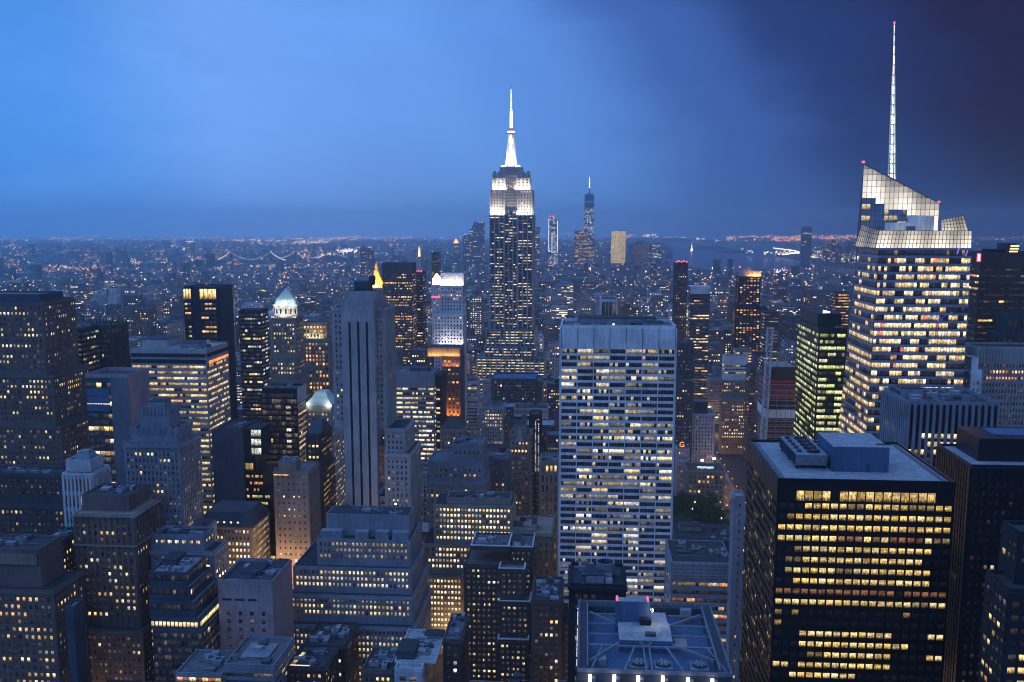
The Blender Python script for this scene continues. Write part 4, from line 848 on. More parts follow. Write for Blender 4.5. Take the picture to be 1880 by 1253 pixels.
# ================================================================== crystalline glass tower with the lattice spire
def qface(mb, bl, br, tr, tl, nx, nz, fn, off, fu=(.06, .94), fv=(.12, .88)):
    bl, br, tr, tl = map(Vector, (bl, br, tr, tl))
    P = lambda u, v: (bl * (1 - u) + br * u) * (1 - v) + (tl * (1 - u) + tr * u) * v + off
    for k in range(nz):
        for i in range(nx):
            l = fn(i, k)
            if l is None: continue
            u0, u1 = (i + fu[0]) / nx, (i + fu[1]) / nx; v0, v1 = (k + fv[0]) / nz, (k + fv[1]) / nz
            mb.append([([P(u0, v0), P(u1, v0), P(u1, v1), P(u0, v1)], l)])
def crystal_tower():
    b = Building('skyscraper', 'crystalline glass tower with a sloping lit crown and a white lattice spire', short='crystal tower', ind=100)
    D = 535; r = b.rng
    zf = lambda y: Z(1700, y, D)
    zt, zc = zf(456), zf(427)
    xL, xR = X(1612, 500, D), X(1780, 500, D)
    xRb = X(1779, 700, D)
    # front mass: plan grows towards the street
    bot = [(xL - 4, D - 1, 0), (xR + 1, D - 1, 0), (xR + 1, 612, 0), (xL - 4, 612, 0)]
    top = [(xL, D, zt), (xR, D, zt), (xR, 574, zt), (xL, 574, zt)]
    b.wall.hexa(bot + top, 'glassblue')
    b.boxes.append((xL - 4, xR + 1, D - 1, 612, 0, zt))
    nN, nz = 30, int(zt / 4.25)
    state = {}
    def fN(i, k):
        kk = nz - 1 - k
        if kk == 0: return (.02, .03, .05, r.random()) if r.random() < .9 else (.35, .25, .14, r.random())
        st = state.setdefault(kk, [r.random(), 0])
        if i % 3 == 0: st[1] = r.random()
        q = .95 if (kk in (2, 3, 4) and i > 12) else (.74 if kk < 14 else .62)
        if st[1] < q and r.random() < .88:
            f = r.uniform(.6, 2.1) * (1.2 if kk in (3, 4) and i > 18 else 1)
            c = r.choice((YEL, CREAM, CREAM, WARM)) if r.random() > .05 else (1, .22, .1)
            return (c[0] * f, c[1] * f, c[2] * f, r.random())
        v = r.uniform(.006, .04); return (v, v * .9, v, r.random())
    qface(b.units, bot[0], bot[1], top[1], top[0], nN, nz, fN, Vector((0, -.35, 0)), fu=(.05, .95), fv=(.12, .76))
    state2 = {}
    def fE(i, k):
        kk = nz - 1 - k
        st = state2.setdefault(kk, [r.random() < .5, 0])
        if i % 2 == 0: st[1] = r.random()
        if kk > 0 and st[1] < (.85 if st[0] else .35):
            f = r.uniform(.5, 1.6); c = r.choice((YEL, WARM, WARM, CREAM)); return (c[0] * f, c[1] * f, c[2] * f, r.random())
        v = r.uniform(.01, .04); return (v, v, v * 1.1, r.random())
    qface(b.units, bot[3], bot[0], top[0], top[3], 18, nz, fE, Vector((-.35, 0, 0)), fu=(.06, .94), fv=(.12, .74))
    # spandrel bands
    sp = MB()
    for k in range(nz + 1):
        t0, t1 = (k - .23) / nz, (k + .10) / nz
        t0, t1 = max(t0, 0), min(t1, 1)
        L = lambda t, a, c: Vector(a) * (1 - t) + Vector(c) * t
        o = Vector((-.6, -.6, 0)); o2 = Vector((.4, -.6, 0)); o3 = Vector((-.6, 0, 0))
        sp.face([L(t0, bot[0], top[0]) + o, L(t0, bot[1], top[1]) + o2, L(t1, bot[1], top[1]) + o2, L(t1, bot[0], top[0]) + o], 'skyglass')
        sp.face([L(t0, bot[3], top[3]) + o3, L(t0, bot[0], top[0]) + o, L(t1, bot[0], top[0]) + o, L(t1, bot[3], top[3]) + o3], 'skyglass')
    b.part('spandrel', sp)
    # lit lattice parapet on the front mass
    def screen(pts_b, pts_t, nx, nzz, name, lo, hi, off=(0, -.3, 0)):
        mb = MB(); fr = MB()
        bl, br = map(Vector, pts_b); tl, tr = map(Vector, pts_t)
        P = lambda u, v: (bl * (1 - u) + br * u) * (1 - v) + (tl * (1 - u) + tr * u) * v
        big = [r.uniform(.45, 1) for _ in range(nx)]
        for k in range(nzz):
            for i in range(nx):
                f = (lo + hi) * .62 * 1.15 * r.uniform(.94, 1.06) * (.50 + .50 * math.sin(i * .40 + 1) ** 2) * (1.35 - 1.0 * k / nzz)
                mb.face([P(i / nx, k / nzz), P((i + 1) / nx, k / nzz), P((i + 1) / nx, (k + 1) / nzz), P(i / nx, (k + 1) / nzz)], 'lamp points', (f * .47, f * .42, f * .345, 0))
        for i in range(nx + 1): fr.beam(P(i / nx, 0) + Vector(off), P(i / nx, 1) + Vector(off), .22, 'slate')
        for k in range(nzz + 1): fr.beam(P(0, k / nzz) + Vector(off) * 1.2, P(1, k / nzz) + Vector(off) * 1.2, .22, 'slate')
        b.part(name, mb, sub=[('mullion_grid', fr)])
    xa = X(1607, 456, D)
    screen(((xa, D, zt), (xR, D, zt)), ((X(1614, 428, D), D, zc + 1), (xR - .3, D, zf(424))), 26, 4, 'lattice_parapet', .9, 2.4)
    screen(((xa, 574, zt), (xa, D + .3, zt)), ((xa + 3, 574, zf(412)), (X(1614, 428, D), D + .3, zc + 1)), 10, 4, 'lattice_parapet', .3, .9, (-.3, 0, 0))
    screen(((X(1728, 424, 556), 556, Z(1728, 424, 556)), (X(1777, 424, 556), 556, Z(1777, 424, 556))), ((X(1727, 404, 556), 556, Z(1727, 404, 556)), (X(1769, 396, 556), 556, Z(1769, 396, 556))), 8, 4, 'glass_screen', .6, 1.3)
    b.roof.face([(xa, D + .3, zt + .5), (xR, D + .3, zt + .5), (xR, 574, zt + .5), (xa, 574, zt + .5)], 'gravel')
    ph = MB(); zb = zf(429)
    ph.box(X(1634, 425, 545), X(1680, 425, 545), 545, 555, zt + .5, Z(1660, 409, 545), 'white'); ph.box(X(1678, 425, 548) + .1, X(1714, 425, 548), 548, 560, zt + .5, Z(1690, 397, 548), 'white')
    ph.box(X(1663, 425, 544.8), X(1680, 425, 544.8), 544.7, 544.98, Z(1670, 424, 545), Z(1670, 416, 545), 'blue')
    b.part('penthouse', ph)
    # the tall shard behind, roof line falling to the right
    S0, S1 = 575, 580
    xs0, xs1 = X(1574, 470, S0), X(1723, 400, S0)
    zp, zq = Z(1579, 300, S0), Z(1722, 373, S0)
    lo = zt - 30
    c = [(xs0, S0, lo), (xs1, S0, lo), (xs1, S1, lo), (xs0, S1, lo), (xs0 + .8, S0, zp), (xs1, S0, zq), (xs1, S1, zq - 6), (xs0 + 1.2, S1, zp - 6)]
    b.wall.hexa(c, 'glassblue', (0,)); b.boxes.append((xs0, xs1, S0 + .01, S1, 0, zq))
    pan = MB(); fr = MB(); nx, hz = 17, 3.25
    wdt = (xs1 - xs0 - 1) / nx
    ztop = lambda x: zp + (zq - zp) * (x - xs0) / (xs1 - xs0)
    colk = [r.uniform(.5, 1) for _ in range(nx)]
    for i in range(nx):
        xa_, xb_ = xs0 + .9 + i * wdt, xs0 + .9 + (i + 1) * wdt
        zh = ztop(xb_); k = 0
        while True:
            z1 = zp - k * hz; z0 = z1 - hz; k += 1
            if z0 < zt - 4: break
            if z0 > ztop(xa_) - .3: continue
            ta, tb = min(z1, ztop(xa_)), min(z1, ztop(xb_)); 
            if ta <= z0 or tb <= z0: continue
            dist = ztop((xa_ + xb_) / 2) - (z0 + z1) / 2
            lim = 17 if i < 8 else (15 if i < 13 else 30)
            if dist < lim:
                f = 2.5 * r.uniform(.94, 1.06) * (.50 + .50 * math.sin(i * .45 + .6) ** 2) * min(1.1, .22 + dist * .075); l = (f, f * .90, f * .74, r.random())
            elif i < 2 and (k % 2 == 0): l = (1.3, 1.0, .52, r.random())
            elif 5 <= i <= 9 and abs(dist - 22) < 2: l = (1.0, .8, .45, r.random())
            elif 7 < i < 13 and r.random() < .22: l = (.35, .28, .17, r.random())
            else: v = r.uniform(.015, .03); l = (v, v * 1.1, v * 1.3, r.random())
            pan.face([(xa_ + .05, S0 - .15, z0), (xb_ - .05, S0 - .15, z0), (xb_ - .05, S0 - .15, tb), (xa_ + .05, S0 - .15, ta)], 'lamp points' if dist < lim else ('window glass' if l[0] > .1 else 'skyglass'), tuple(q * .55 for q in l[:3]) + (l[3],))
    for i in range(nx + 1): x = xs0 + .9 + i * wdt; fr.beam((x, S0 - .35, zt - 4), (x, S0 - .35, ztop(x)), .2, 'steel')
    k = 0
    while zp - k * hz > zt - 4:
        z = zp - k * hz; xe = xs1 if z < zq else xs0 + (z - zp) / (zq - zp) * (xs1 - xs0)
        if xe - xs0 > 1: fr.beam((xs0 + .9, S0 - .4, z), (xe, S0 - .4, z), .18, 'steel')
        k += 1
    fr.beam((xs0, S0 - .3, zp), (xs1, S0 - .3, zq), .7, 'steel')
    b.part('sloping_crown', pan, sub=[('mullion_grid', fr)])
    be = MB(); be.box(xs0 - .1, xs0 + 1.3, S0 - 1, S0, zp, zp + 1.2, 'red beacon'); be.box(xs1 - 1.2, xs1 + .1, S0 - 1, S0, zq, zq + 1.1, 'red beacon'); b.part('red_beacon', be)
    # spire
    Y = 588; base = Vector((X(1638.5, 332, Y), Y, Z(1638, 336, Y))); tip = Vector((X(1642, 45, Y), Y, Z(1642, 45, Y)))
    sm = MB(); li = MB(); n = 16; pr = []
    for k in range(n + 1):
        t = k / n; c0 = base * (1 - t) + tip * t; w = 2.3 * (1 - t) + .18
        if t > .74: w *= .62
        pr.append([c0 + Vector((w * math.cos(a), w * math.sin(a), 0)) for a in (-math.pi / 2, math.pi / 6, 5 * math.pi / 6)])
    for k in range(n):
        for j in range(3):
            sm.beam(pr[k][j], pr[k + 1][j], .42 * (1 - k / n) + .14, 'white')
            sm.beam(pr[k][j], pr[k + 1][(j + 1) % 3], .22, 'white'); sm.beam(pr[k + 1][j], pr[k + 1][(j + 1) % 3], .22, 'white')
        t = (k + .5) / n; c0 = base * (1 - t) + tip * t; g = (1.5 if k % 3 else 2.2)
        col = (1, .93, .78) if k > 9 else (.86, 1, .80)
        c1 = base * (1 - (k + .02) / n) + tip * ((k + .02) / n); c2 = base * (1 - (k + .9) / n) + tip * ((k + .9) / n)
        g *= .95 + .3 * (k > 12)
        li.beam(c1, c2, 1.9 * (1 - t) + .34, 'lamp points', None, (g * col[0], g * col[1], g * col[2], 0))
    bc = MB(); bc.box(tip.x - .35, tip.x + .35, Y - .35, Y + .35, tip.z, tip.z + 1.4, 'red beacon')
    b.part('spire', sm, sub=[('light_tube', li), ('red_beacon', bc)])
    # blue light strings behind the glass
    bl_ = MB()
    for _ in range(26):
        px, py = r.gauss(1722, 14), r.gauss(583, 4.5); p = at(px, py, D - .9); bl_.box(p.x - .15, p.x + .15, D - 1.3, D - .9, p.z - .15, p.z + .15, 'lamp points', (), (.15, .2, 1.4, 0))
    for px, py in ((1757, 467), (1773, 470)):
        p = at(px, py, D - .9); bl_.beam(p, p + Vector((.9, 0, 3)), .3, 'lamp points', None, (.5, .25, 2.2, 0))
    b.part('blue_light_string', bl_)
    b.rects = [(1572, 298, 1724, 800), (1600, 395, 1781, 800), (1548, 470, 1781, 800), (1632, 45, 1646, 340)]; b.D = D; b.yb = 800
crystal_tower()
# ================================================================== right half
b = dB('office_tower', 'black glass office tower with a pale roof deck and rows of yellow windows', 290, [(1429, 1753, 887, 54, dict(par=.9))],
  S(GLASS, px=2.6, pz=3.36, ww=.79, wh=.52, pp=.28, sp=.22, mx=.2, tm=6.55, bm=1, pier='black', span='black', lit=dict(p=.2, coh=.3, pal=(YEL, (1, .64, .16), (1, .68, .2), (1, .76, .34)), lo=.2, hi=.95, dim=.35, base=.004,
    rows=[[(3, 7, 'b'), (8, 9, 'd'), (10, 14, 'b'), (15, 17, 'd'), (18, 19, 'b')], [(1, 1, 'd'), (2, 19, 'b')], [(0, 19, 'b')], [(0, 6, 'w'), (7, 9, 'r'), (10, 10, 'w'), (11, 11, 'r'), (12, 12, 'b'), (13, 16, 'r'), (17, 17, 'b'), (18, 19, 'd')],
      [(2, 2, 'd'), (3, 17, 'b')], [(1, 2, 'd'), (3, 16, 'b')], [(1, 1, 'd'), (2, 6, 'b'), (7, 8, 'd'), (9, 17, 'b')], [(2, 17, 'b')], [(0, 2, 'r'), (2, 2, 'b'), (3, 13, 'r'), (15, 19, 'r')], [(0, 15, 'b'), (16, 17, 'd'), (18, 19, 'b')], [(0, 0, 'd'), (2, 2, 'd'), (15, 15, 'd')], [(0, 0, 'd')],
      [(3, 13, 'b'), (18, 19, 'b')], [(3, 15, 'b')], [(4, 5, 'd'), (6, 13, 'b'), (18, 19, 'b')], [(0, 1, 'b'), (3, 13, 'b')], [(2, 9, 'b')]])),
  'black', 'deck', yb=1253, short='black tower with the pale roof deck', ind=100)
x0, x1, y0, y1, _, zr = b.boxes[0]
top_row = MB()
for c in range(20):
    if c in (0, 1, 6, 18, 19): continue
    px = (x1 - x0 - .4) / 20; a = x0 + .2 + c * px + px * .07; f = b.rng.uniform(.35, 1.0)
    top_row.face([(a, y0 - .45, zr - 5.7), (a + px * .86, y0 - .45, zr - 5.7), (a + px * .86, y0 - .45, zr - 2.7), (a, y0 - .45, zr - 2.7)], 'window glass', (f, f * .68, f * .22, b.rng.random()))
b.part('top_floor_window', top_row, 'stuff')
fl = MB(); fl.box(x0 - .35, x1 + .35, y0 - .4, y0 - .36, zr - .5, zr + .6, 'black'); b.part('roof_edge', fl)
pb = MB(); pb.box(X(1527.6, 867, 303), X(1631, 867, 303), 303, 324, zr + .01, Z(1580, 821.7, 303), 'blue', (0,)); zz = Z(1580, 821.7, 303)
pb.box(X(1527.6, 867, 303) + .05, X(1631, 867, 303) - .05, 303.05, 323.95, zz, zz + .12, 'deck'); xx = X(1594, 850, 302.9); pb.box(xx - .5, xx + .5, 302.9, 302.99, zr + .4, zr + 2.3, 'slate')
xx = X(1620, 815, 308); pb.box(xx - 2.2, xx + 2.2, 306, 308, zz + .13, zz + .2, 'dark')
b.part('penthouse', pb)
cu = MB(); fn = MB(); xa, xb = X(1462, 865, 304), X(1519, 865, 304); zk = Z(1490, 836, 304)
cu.hexa([(xa, 305.5, zr + 1.2), (xb, 305.5, zr + 1.2), (xb, 331, zr + 1.2), (xa, 331, zr + 1.2), (xa, 304, zk), (xb, 304, zk), (xb, 331, zk), (xa, 331, zk)], 'plant')
for x in (xa, xb): cu.box(x - .12, x + .12, 305.6, 330.9, zr + 1.4, zk - .4, 'dark')
for yy in (306, 318, 330):
    for x in (xa + .5, xb - .5): cu.beam((x, yy, zr), (x, yy, zr + 1.3), .5, 'dark')
for k in range(5):
    yy = 308.5 + k * 4.7; fn.cyl((xa + xb) / 2 + 1.2, yy, zk + .01, zk + .7, 2.0, n=18, mat='dark'); fn.cyl((xa + xb) / 2 + 1.2, yy, zk + .71, zk + .8, .5, n=10, mat='steel'); fn.box(xa + 1, xa + 2.2, yy - .8, yy + .8, zk + .01, zk + .8, 'slate')
b.part('cooling_unit', cu, sub=[('fan', fn)])
tr = MB()
for yy in (y0 + 1.6, ): tr.box(x0 + 1.6, x1 - 1.6, yy, yy + .2, zr + .02, zr + .2, 'slate')
for xx in (x0 + 1.5, x0 + 2.3, x1 - 1.7, x1 - 2.5): tr.box(xx, xx + .2, y0 + 1.9, y1 - 1.5, zr + .02, zr + .2, 'slate')
b.part('roof_rail', tr)
b = dB('office_tower', 'black office tower with a black penthouse on a grey roof, right edge', 372, [(1783, 1990, 860, 36)],
  S(PUNCH, px=2.6, pz=3.6, ww=.5, wh=.5, pp=.5, sp=.2, tm=6, lit=dict(p=.045, pal=(YEL, CREAM), coh=.4, lo=.4, hi=1.2, base=.004)), 'black', 'deck', yb=1253, short='black tower at the right edge', ind=60)
x0, x1, y0, y1, _, z1 = b.boxes[0]; mb = MB(); mb.box(X(1795, 850, 382), x1 - 1, 382, 405, z1, Z(1830, 806, 382), 'black', (0,)); mb.box(X(1830, 850, 384), x1 - 8, 388, 400, Z(1830, 806, 382), Z(1830, 806, 382) + .5, 'blue', ()); b.part('penthouse', mb)
b = dB('office_block', 'dark block with slanting rows of yellow windows, bottom right corner', 252, [(1871, 2000, 985, 10), (1852, 2000, 1090, 14, dict(D=246))], S(BAND, px=2.6, pz=3.5, ww=.7, lit=dict(p=.3, pal=(YEL, WARM))), 'dark', 'tar', yb=1253, ind=30)
b = dB('office_block', 'grey block ringed by pale vertical piers and tall dark windows', 452, [(1667, 1835, 744, 38, dict(par=1.6))],
  S(VERT, px=2.95, pz=3.75, ww=.54, wh=.66, pp=.9, sp=.12, mx=.3, tm=13.5, bm=1, span='dark', lit=dict(p=.10, band=.26, bl=.75, pal=(YEL, WARM, CREAM), lo=.6, hi=1.6, base=.006)), 'grey', 'tar', yb=860, short='pale piered block', ind=100)
x0, x1, y0, y1, _, z1 = b.boxes[0]; mb = MB()
for k in range(15): pass
w = (x1 - x0 - .6) / 19
for i in range(19): a = x0 + .3 + i * w + w * .23; mb.box(a, a + w * .54, y0 - .5, y0 - .28, z1 - 12.5, z1 - 3.5, 'black')
wy = (y1 - y0 - .6) / 13
for i in range(13): a = y0 + .3 + i * wy + wy * .23; mb.box(x0 - .5, x0 - .28, a, a + wy * .54, z1 - 12.5, z1 - 3.5, 'black')
b.part('louvre', mb)
b.roofbox(0, .05, .3, .45, .7, 4.5, 'plant'); b.roofbox(0, .02, .12, .5, .8, 2.5, 'blue'); b.clutter(0, 7, 3)
fr = MB(); 
for i in range(5): fr.beam((x0 + 30 + i * 4, y0 + 8, z1), (x0 + 30 + i * 4, y0 + 8, z1 + 3.5), .3, 'steel')
fr.beam((x0 + 22, y0 + 8, z1 + 3.4), (x0 + 48, y0 + 8, z1 + 3.4), .4, 'steel'); fr.beam((x0 + 22, y0 + 8, z1 + 3.4), (x0 + 22, y0 + 26, z1 + 3.4), .4, 'steel'); b.part('roof_frame', fr)
b = dB('office_tower', 'dark tower with thin lit floor lines and a red sign at its corner', 620, [(1801, 1990, 467, 30)], S(BAND, px=3, pz=3.9, ww=.94, wh=.36, tm=9, lit=dict(p=.11, band=.45, bl=.5, pal=(WARM, YEL, CREAM, ORG), coh=.72, lo=.9, hi=2.2)), 'umber', 'tar', yb=640, short='dark tower with the red sign')
x0, x1, y0, y1, _, z1 = b.boxes[0]; mb = MB(); mb.box(x0 - 2.6, x0 - .4, y0 - 1.2, y0 - .8, z1 - 4.5, z1 + .3, 'red beacon'); mb.box(x0 - 2.0, x0 - 1.0, y0 - 1.3, y0 - 1.21, z1 - 3.9, z1 - .4, 'tube white'); b.part('red_sign', mb)
b.roofbox(0, .27, .38, .2, .6, 6, 'slate'); b.roofbox(0, .12, .26, .2, .6, 2.5, 'dark')
mb = MB()
for k in range(3): mb.box(x0 + 19 + k * .3, x0 + 24 + k * .3, y0 + 5.6, y0 + 5.8, z1 + 1 + k * 1.7, z1 + 1.8 + k * 1.7, 'lamp warm')
b.part('lit_plant_floor', mb)
b = dB('office_block', 'grey gothic block with tall arched top, against the dark tower with the red sign', 600, [(1849, 1960, 582, 18), (1838, 1960, 615, 18, dict(D=598))], S(VERT, px=3, pz=6, lit=dict(p=.02)), 'slate', 'tar', yb=640)
b = dB('office_tower', 'pinstriped tower of thin pale piers crossed by orange lit floors', 575, [(1793, 1985, 641, 22)], S(VERT, px=1.75, pz=3.7, ww=.6, wh=.5, pp=.6, sp=.15, tm=9, lit=dict(p=.06, band=.45, bl=.75, coh=.7, pal=(WARM, ORG, CREAM), lo=.9, hi=2.2)), 'limestone', 'tar', yb=800, short='pinstriped tower')
b = dB('office_tower', 'slim white stone tower with stepped top squeezed beside the pinstriped tower', 545, [(1784, 1797, 660, 10), (1783, 1803, 683, 14, dict(D=543))], S(PUNCH, px=2.4, pz=4.2, ww=.45, wh=.5, tm=5, lit=dict(p=.06)), 'white', 'deck', yb=722, ind=20)
b = dB('office_tower', 'green glass tower with bright lime lit floors beside the crystal tower', 613, [(1504, 1555, 606, 62)],
  S(BAND, px=5.6, pz=3.95, ww=.95, wh=.58, sub=3, tm=2.5, span='green', pier='green', lit=dict(p=.25, band=.85, bl=.9, pal=(GRN, (.95, .92, .4), (.9, .9, .5)), lo=.6, hi=1.5, dim=.12)), 'green', 'tar', yb=806, short='lime lit green tower', ind=100,
  clut=3)
b.boxes[0]
x0, x1, y0, y1, _, z1 = b.boxes[0]; mb = MB(); mb.box(x0 + 1.5, x1 - .5, y0 + 12, y1 - 2, z1, z1 + 9, 'green', (0,)); b.part('plant_house', mb)
mb = MB(); p = at(1517, 576, y0 + 20); mb.face([(p.x - 2.4, p.y, p.z - 1.2), (p.x + 2.0, p.y, p.z - 2.2), (p.x + 2.4, p.y, p.z + 1.2), (p.x - 2.0, p.y, p.z + 2.2)], 'screen white'); mb.box(p.x - .5, p.x + .5, p.y + .1, p.y + .6, z1 + 9, p.z + 1, 'steel'); b.part('lit_screen', mb)
# tower under construction with its hoist
b = Building('construction_tower', 'concrete tower under construction wrapped in red netting with one white band', short='red netted tower')
b.tiers(640, [(1412, 1460, 674, 26, dict(s=S(blank=True), wall='umber', par=0)), (1410, 1461, 692, 28, dict(s=S(blank=True), wall='umber', par=0))], S(blank=True), 'umber', 'concrete', yb=812)
x0, x1, y0, y1, _, z1 = b.boxes[1]; sl = MB(); nn = MB()
for k in range(30):
    zz = z1 - 5 - k * 3.5; m_ = 'concrete'
    sl.box(x0 - .7, x1 + .3, y0 - 1, y1, zz - .5, zz + .3, m_)
    if k < 4: nn.box(x0 - .75, x1 + .35, y0 - 1.15, y0 - 1.02, zz + 1.0, zz + 2.8, 'netting'); nn.box(x0 - .95, x0 - .72, y0 - 1, y1, zz + 1.0, zz + 2.8, 'netting')
    elif k >= 7: nn.box(x0 - .75, x1 + .35, y0 - 1.15, y0 - 1.02, zz + .9, zz + 1.9, 'rose'); nn.box(x0 - .95, x0 - .72, y0 - 1, y1, zz + .9, zz + 1.9, 'rose')
zz = z1 - 5 - 6 * 3.5; wbnd = MB(); wbnd.box(x0 - 1.0, x1 + .4, y0 - 1.3, y0 - 1.16, zz - 1.2, zz + 4.4, 'white'); wbnd.box(x0 - 1.3, x0 - 1.01, y0 - 1.2, y1, zz - 1.2, zz + 4.4, 'white')
for x in (x0 + 6, x0 + 12): sl.box(x - .2, x + .2, y0 - 1.5, y0 - 1.32, 0, z1 - 8, 'concrete')
b.part('floor_slab', sl); b.part('red_netting', nn); b.part('white_sheet', wbnd)
mb = MB(); X0, X1, Y0, Y1, _, Z1 = b.boxes[0]
for i in range(4):
    x = X0 + (X1 - X0) * i / 3; mb.beam((x, Y0 + 1, Z1), (x, Y0 + 1, Z1 + 9), .45, 'steel'); mb.beam((x, Y1 - 1, Z1), (x, Y1 - 1, Z1 + 9), .45, 'steel')
for z in (4.5, 8.8): mb.beam((X0, Y0 + 1, Z1 + z), (X1, Y0 + 1, Z1 + z), .4, 'steel'); mb.beam((X0, Y1 - 1, Z1 + z), (X1, Y1 - 1, Z1 + z), .4, 'steel')
for x in (X0, X1): mb.beam((x, Y0 + 1, Z1 + 8.8), (x, Y1 - 1, Z1 + 8.8), .4, 'steel')
b.part('steel_frame', mb)
hm = Building('construction_hoist', 'white lattice hoist mast standing beside the red netted tower', cat='hoist')
mb = MB(); hx, hy = X(1394, 760, 636), 634
for a, c in ((-1, -1), (1, -1), (1, 1), (-1, 1)): mb.beam((hx + a * 1.7, hy + c * 1.7, 0), (hx + a * 1.7 + 4.5, hy + c * 1.7, Z(1404, 600, 636)), .5, 'pale')
zh = Z(1404, 600, 636); n = 44
for k in range(n):
    t0, t1 = k / n, (k + 1) / n; f = lambda t, a, c: Vector((hx + a * 1.7 + 4.5 * t, hy + c * 1.7, zh * t))
    mb.beam(f(t0, -1, -1), f(t1, 1, -1), .35, 'pale'); mb.beam(f(t0, 1, -1), f(t1, -1, -1), .35, 'pale'); mb.beam(f(t1, -1, -1), f(t1, 1, -1), .3, 'pale'); mb.beam(f(t0, -1, 1), f(t1, -1, -1), .3, 'pale')
hm.part('mast', mb); cb = MB(); zq = Z(1396, 650, 636); cb.box(hx - 6, hx + 5, hy - 1.4, hy + 1.4, zq, zq + 1.6, 'slate'); cb.beam((hx - 11, hy, zq + 2.2), (hx + 14, hy, zq + .6), .5, 'steel'); hm.part('tie_frame', cb)
hm.origin = (hx, hy); hm.rects = [(1385, 598, 1410, 812)]; hm.D = 634; hm.yb = 812
# mid-right towers
b = dB('office_tower', 'tall grey slab with dark unlit windows immediately right of the white gridded tower', 930, [(1243, 1275, 632, 28)], S(VERT, px=2.6, pz=3.5, ww=.5, wh=.6, lit=dict(p=.03)), 'slate', 'tar', yb=820, clut=2)
b = dB('office_block', 'pale stone block with even unlit windows and a roof house', 962, [(1275, 1300, 738, 14, dict(s=S(blank=True), wall='slate', par=0)), (1258, 1313, 760, 26)], S(PUNCH, px=3.0, pz=3.6, ww=.4, wh=.6, pp=.4, sp=.12, lit=dict(p=.02)), 'pale', 'gravel', yb=845)
b = dB('office_tower', 'tan tower with white roof box and a dense patch of cream windows', 1100, [(1330, 1374, 655, 14, dict(D=1118, s=S(BAND, px=4, pz=4, tm=10, lit=dict(p=.5)), wall='pale')), (1303, 1376, 700, 26, dict(D=1112)), (1325, 1376, 735, 14, dict(D=1097, g=1))], S(PUNCH, px=2.5, pz=3.9, ww=.5, wh=.5, lit=dict(p=.28, band=.15, bl=.9, pal=(CREAM, YEL, WARM), coh=.5)), 'tan', 'gravel', yb=850, clut=4)
b = dB('office_tower', 'dark narrow tower left of the white hoist mast', 1060, [(1377, 1388, 676, 26)], S(BAND, px=3, lit=dict(p=.06)), 'umber', 'tar', yb=850)
b = dB('low_building', 'low block with floodlights and a glazed pavilion on its roof above the park', 880, [(1262, 1331, 866, 30)], S(PUNCH, px=4, pz=4.6, ww=.5, wh=.6, tm=4, lit=dict(p=.16, pal=(WARM, ORG, YEL))), 'tan', 'tar', yb=925, short='floodlit low block')
x0, x1, y0, y1, _, z1 = b.boxes[0]; mb = MB(); mb.box(x0 + 9, x0 + 24, y0 + 3, y0 + 6, z1 + .1, z1 + 1.2, 'slate'); mb.face([(x0 + 9, y0 + 2.9, z1 + 1.2), (x0 + 24, y0 + 2.9, z1 + 1.2), (x0 + 24, y0 + 2.9, z1 + 4), (x0 + 9, y0 + 2.9, z1 + 4)], 'window glass', (.55, .75, .95, .4)); b.part('glass_pavilion', mb)
mb = MB()
for px, py in ((1289, 847), (1311, 844)): p = at(px, py, y0 + 12); mb.beam((p.x, p.y, z1), (p.x, p.y, p.z), .35, 'steel'); mb.box(p.x - 1.1, p.x + 1.1, p.y - .5, p.y + .5, p.z, p.z + 1.6, 'floodlight white')
b.part('flood_mast', mb)
b = dB('low_building', 'flat dark roofed building with white air handlers between park and hippodrome block', 600, [(1241, 1347, 996, 40)], S(MAS, lit=dict(p=.05)), 'slate', 'tar', yb=1030, clut=8)
b.roofbox(0, .12, .52, .55, .8, 3.2, 'deck', 'air_handler')
b = dB('office_block', 'stone office block with a perforated brown screen storey and golden lit bands', 455, [(1233, 1345, 1035, 34, dict(par=.5))], S(BAND, px=5.5, pz=4.0, ww=.93, wh=.48, sub=4, tm=9.5, lit=dict(p=.2, band=.30, bl=.9, pal=(YEL, WARM, ORG), lo=.8, hi=1.7)), 'grey', 'tar', yb=1253, short='screen storey block', ind=60)
x0, x1, y0, y1, _, z1 = b.boxes[0]; mb = MB(); mb.box(x0, x1, y0 - .9, y0 - .45, z1 - 7.2, z1 + .5, 'concrete')
for i in range(26):
    for j in range(4): a = x0 + .8 + i * (x1 - x0 - 1.2) / 26 + (j % 2) * .4; mb.box(a, a + .45, y0 - .96, y0 - .91, z1 - 6.6 + j * 1.7, z1 - 5.8 + j * 1.7, 'slate')
b.part('perforated_screen', mb); b.clutter(0, 6, 2)
b = dB('office_block', 'narrow white slab end with a column of small windows beside the black tower', 400, [(1349, 1368, 915, 9)], S(PUNCH, px=4.2, pz=3.6, ww=.22, wh=.4, lit=dict(p=.10, pal=(ORG, YEL))), 'pink', 'deck', yb=1253, ind=20)
b = dB('office_tower', 'black tower with a bright slanted orange crown screen', 1500, [(1357, 1397, 508, 30, dict(par=0)), (1350, 1410, 566, 34)], S(PUNCH, px=5, pz=3.4, ww=.6, wh=.55, lit=dict(p=.26, pal=(WARM, YEL, ORG), hi=1.6)), 'dark', 'tar', yb=640, short='slanted orange crown')
x0, x1, y0, y1, _, z1 = b.boxes[0]; mb = MB(); mb.hexa([(x0, y0 + .1, z1), (x1, y0 + .1, z1), (x1, y0 + .7, z1), (x0, y0 + .7, z1), (x0, y0 + .1, z1 + 13), (x1, y0 + .1, z1 + 6), (x1, y0 + .7, z1 + 6), (x0, y0 + .7, z1 + 13)], 'concrete'); b.part('crown_screen', mb)
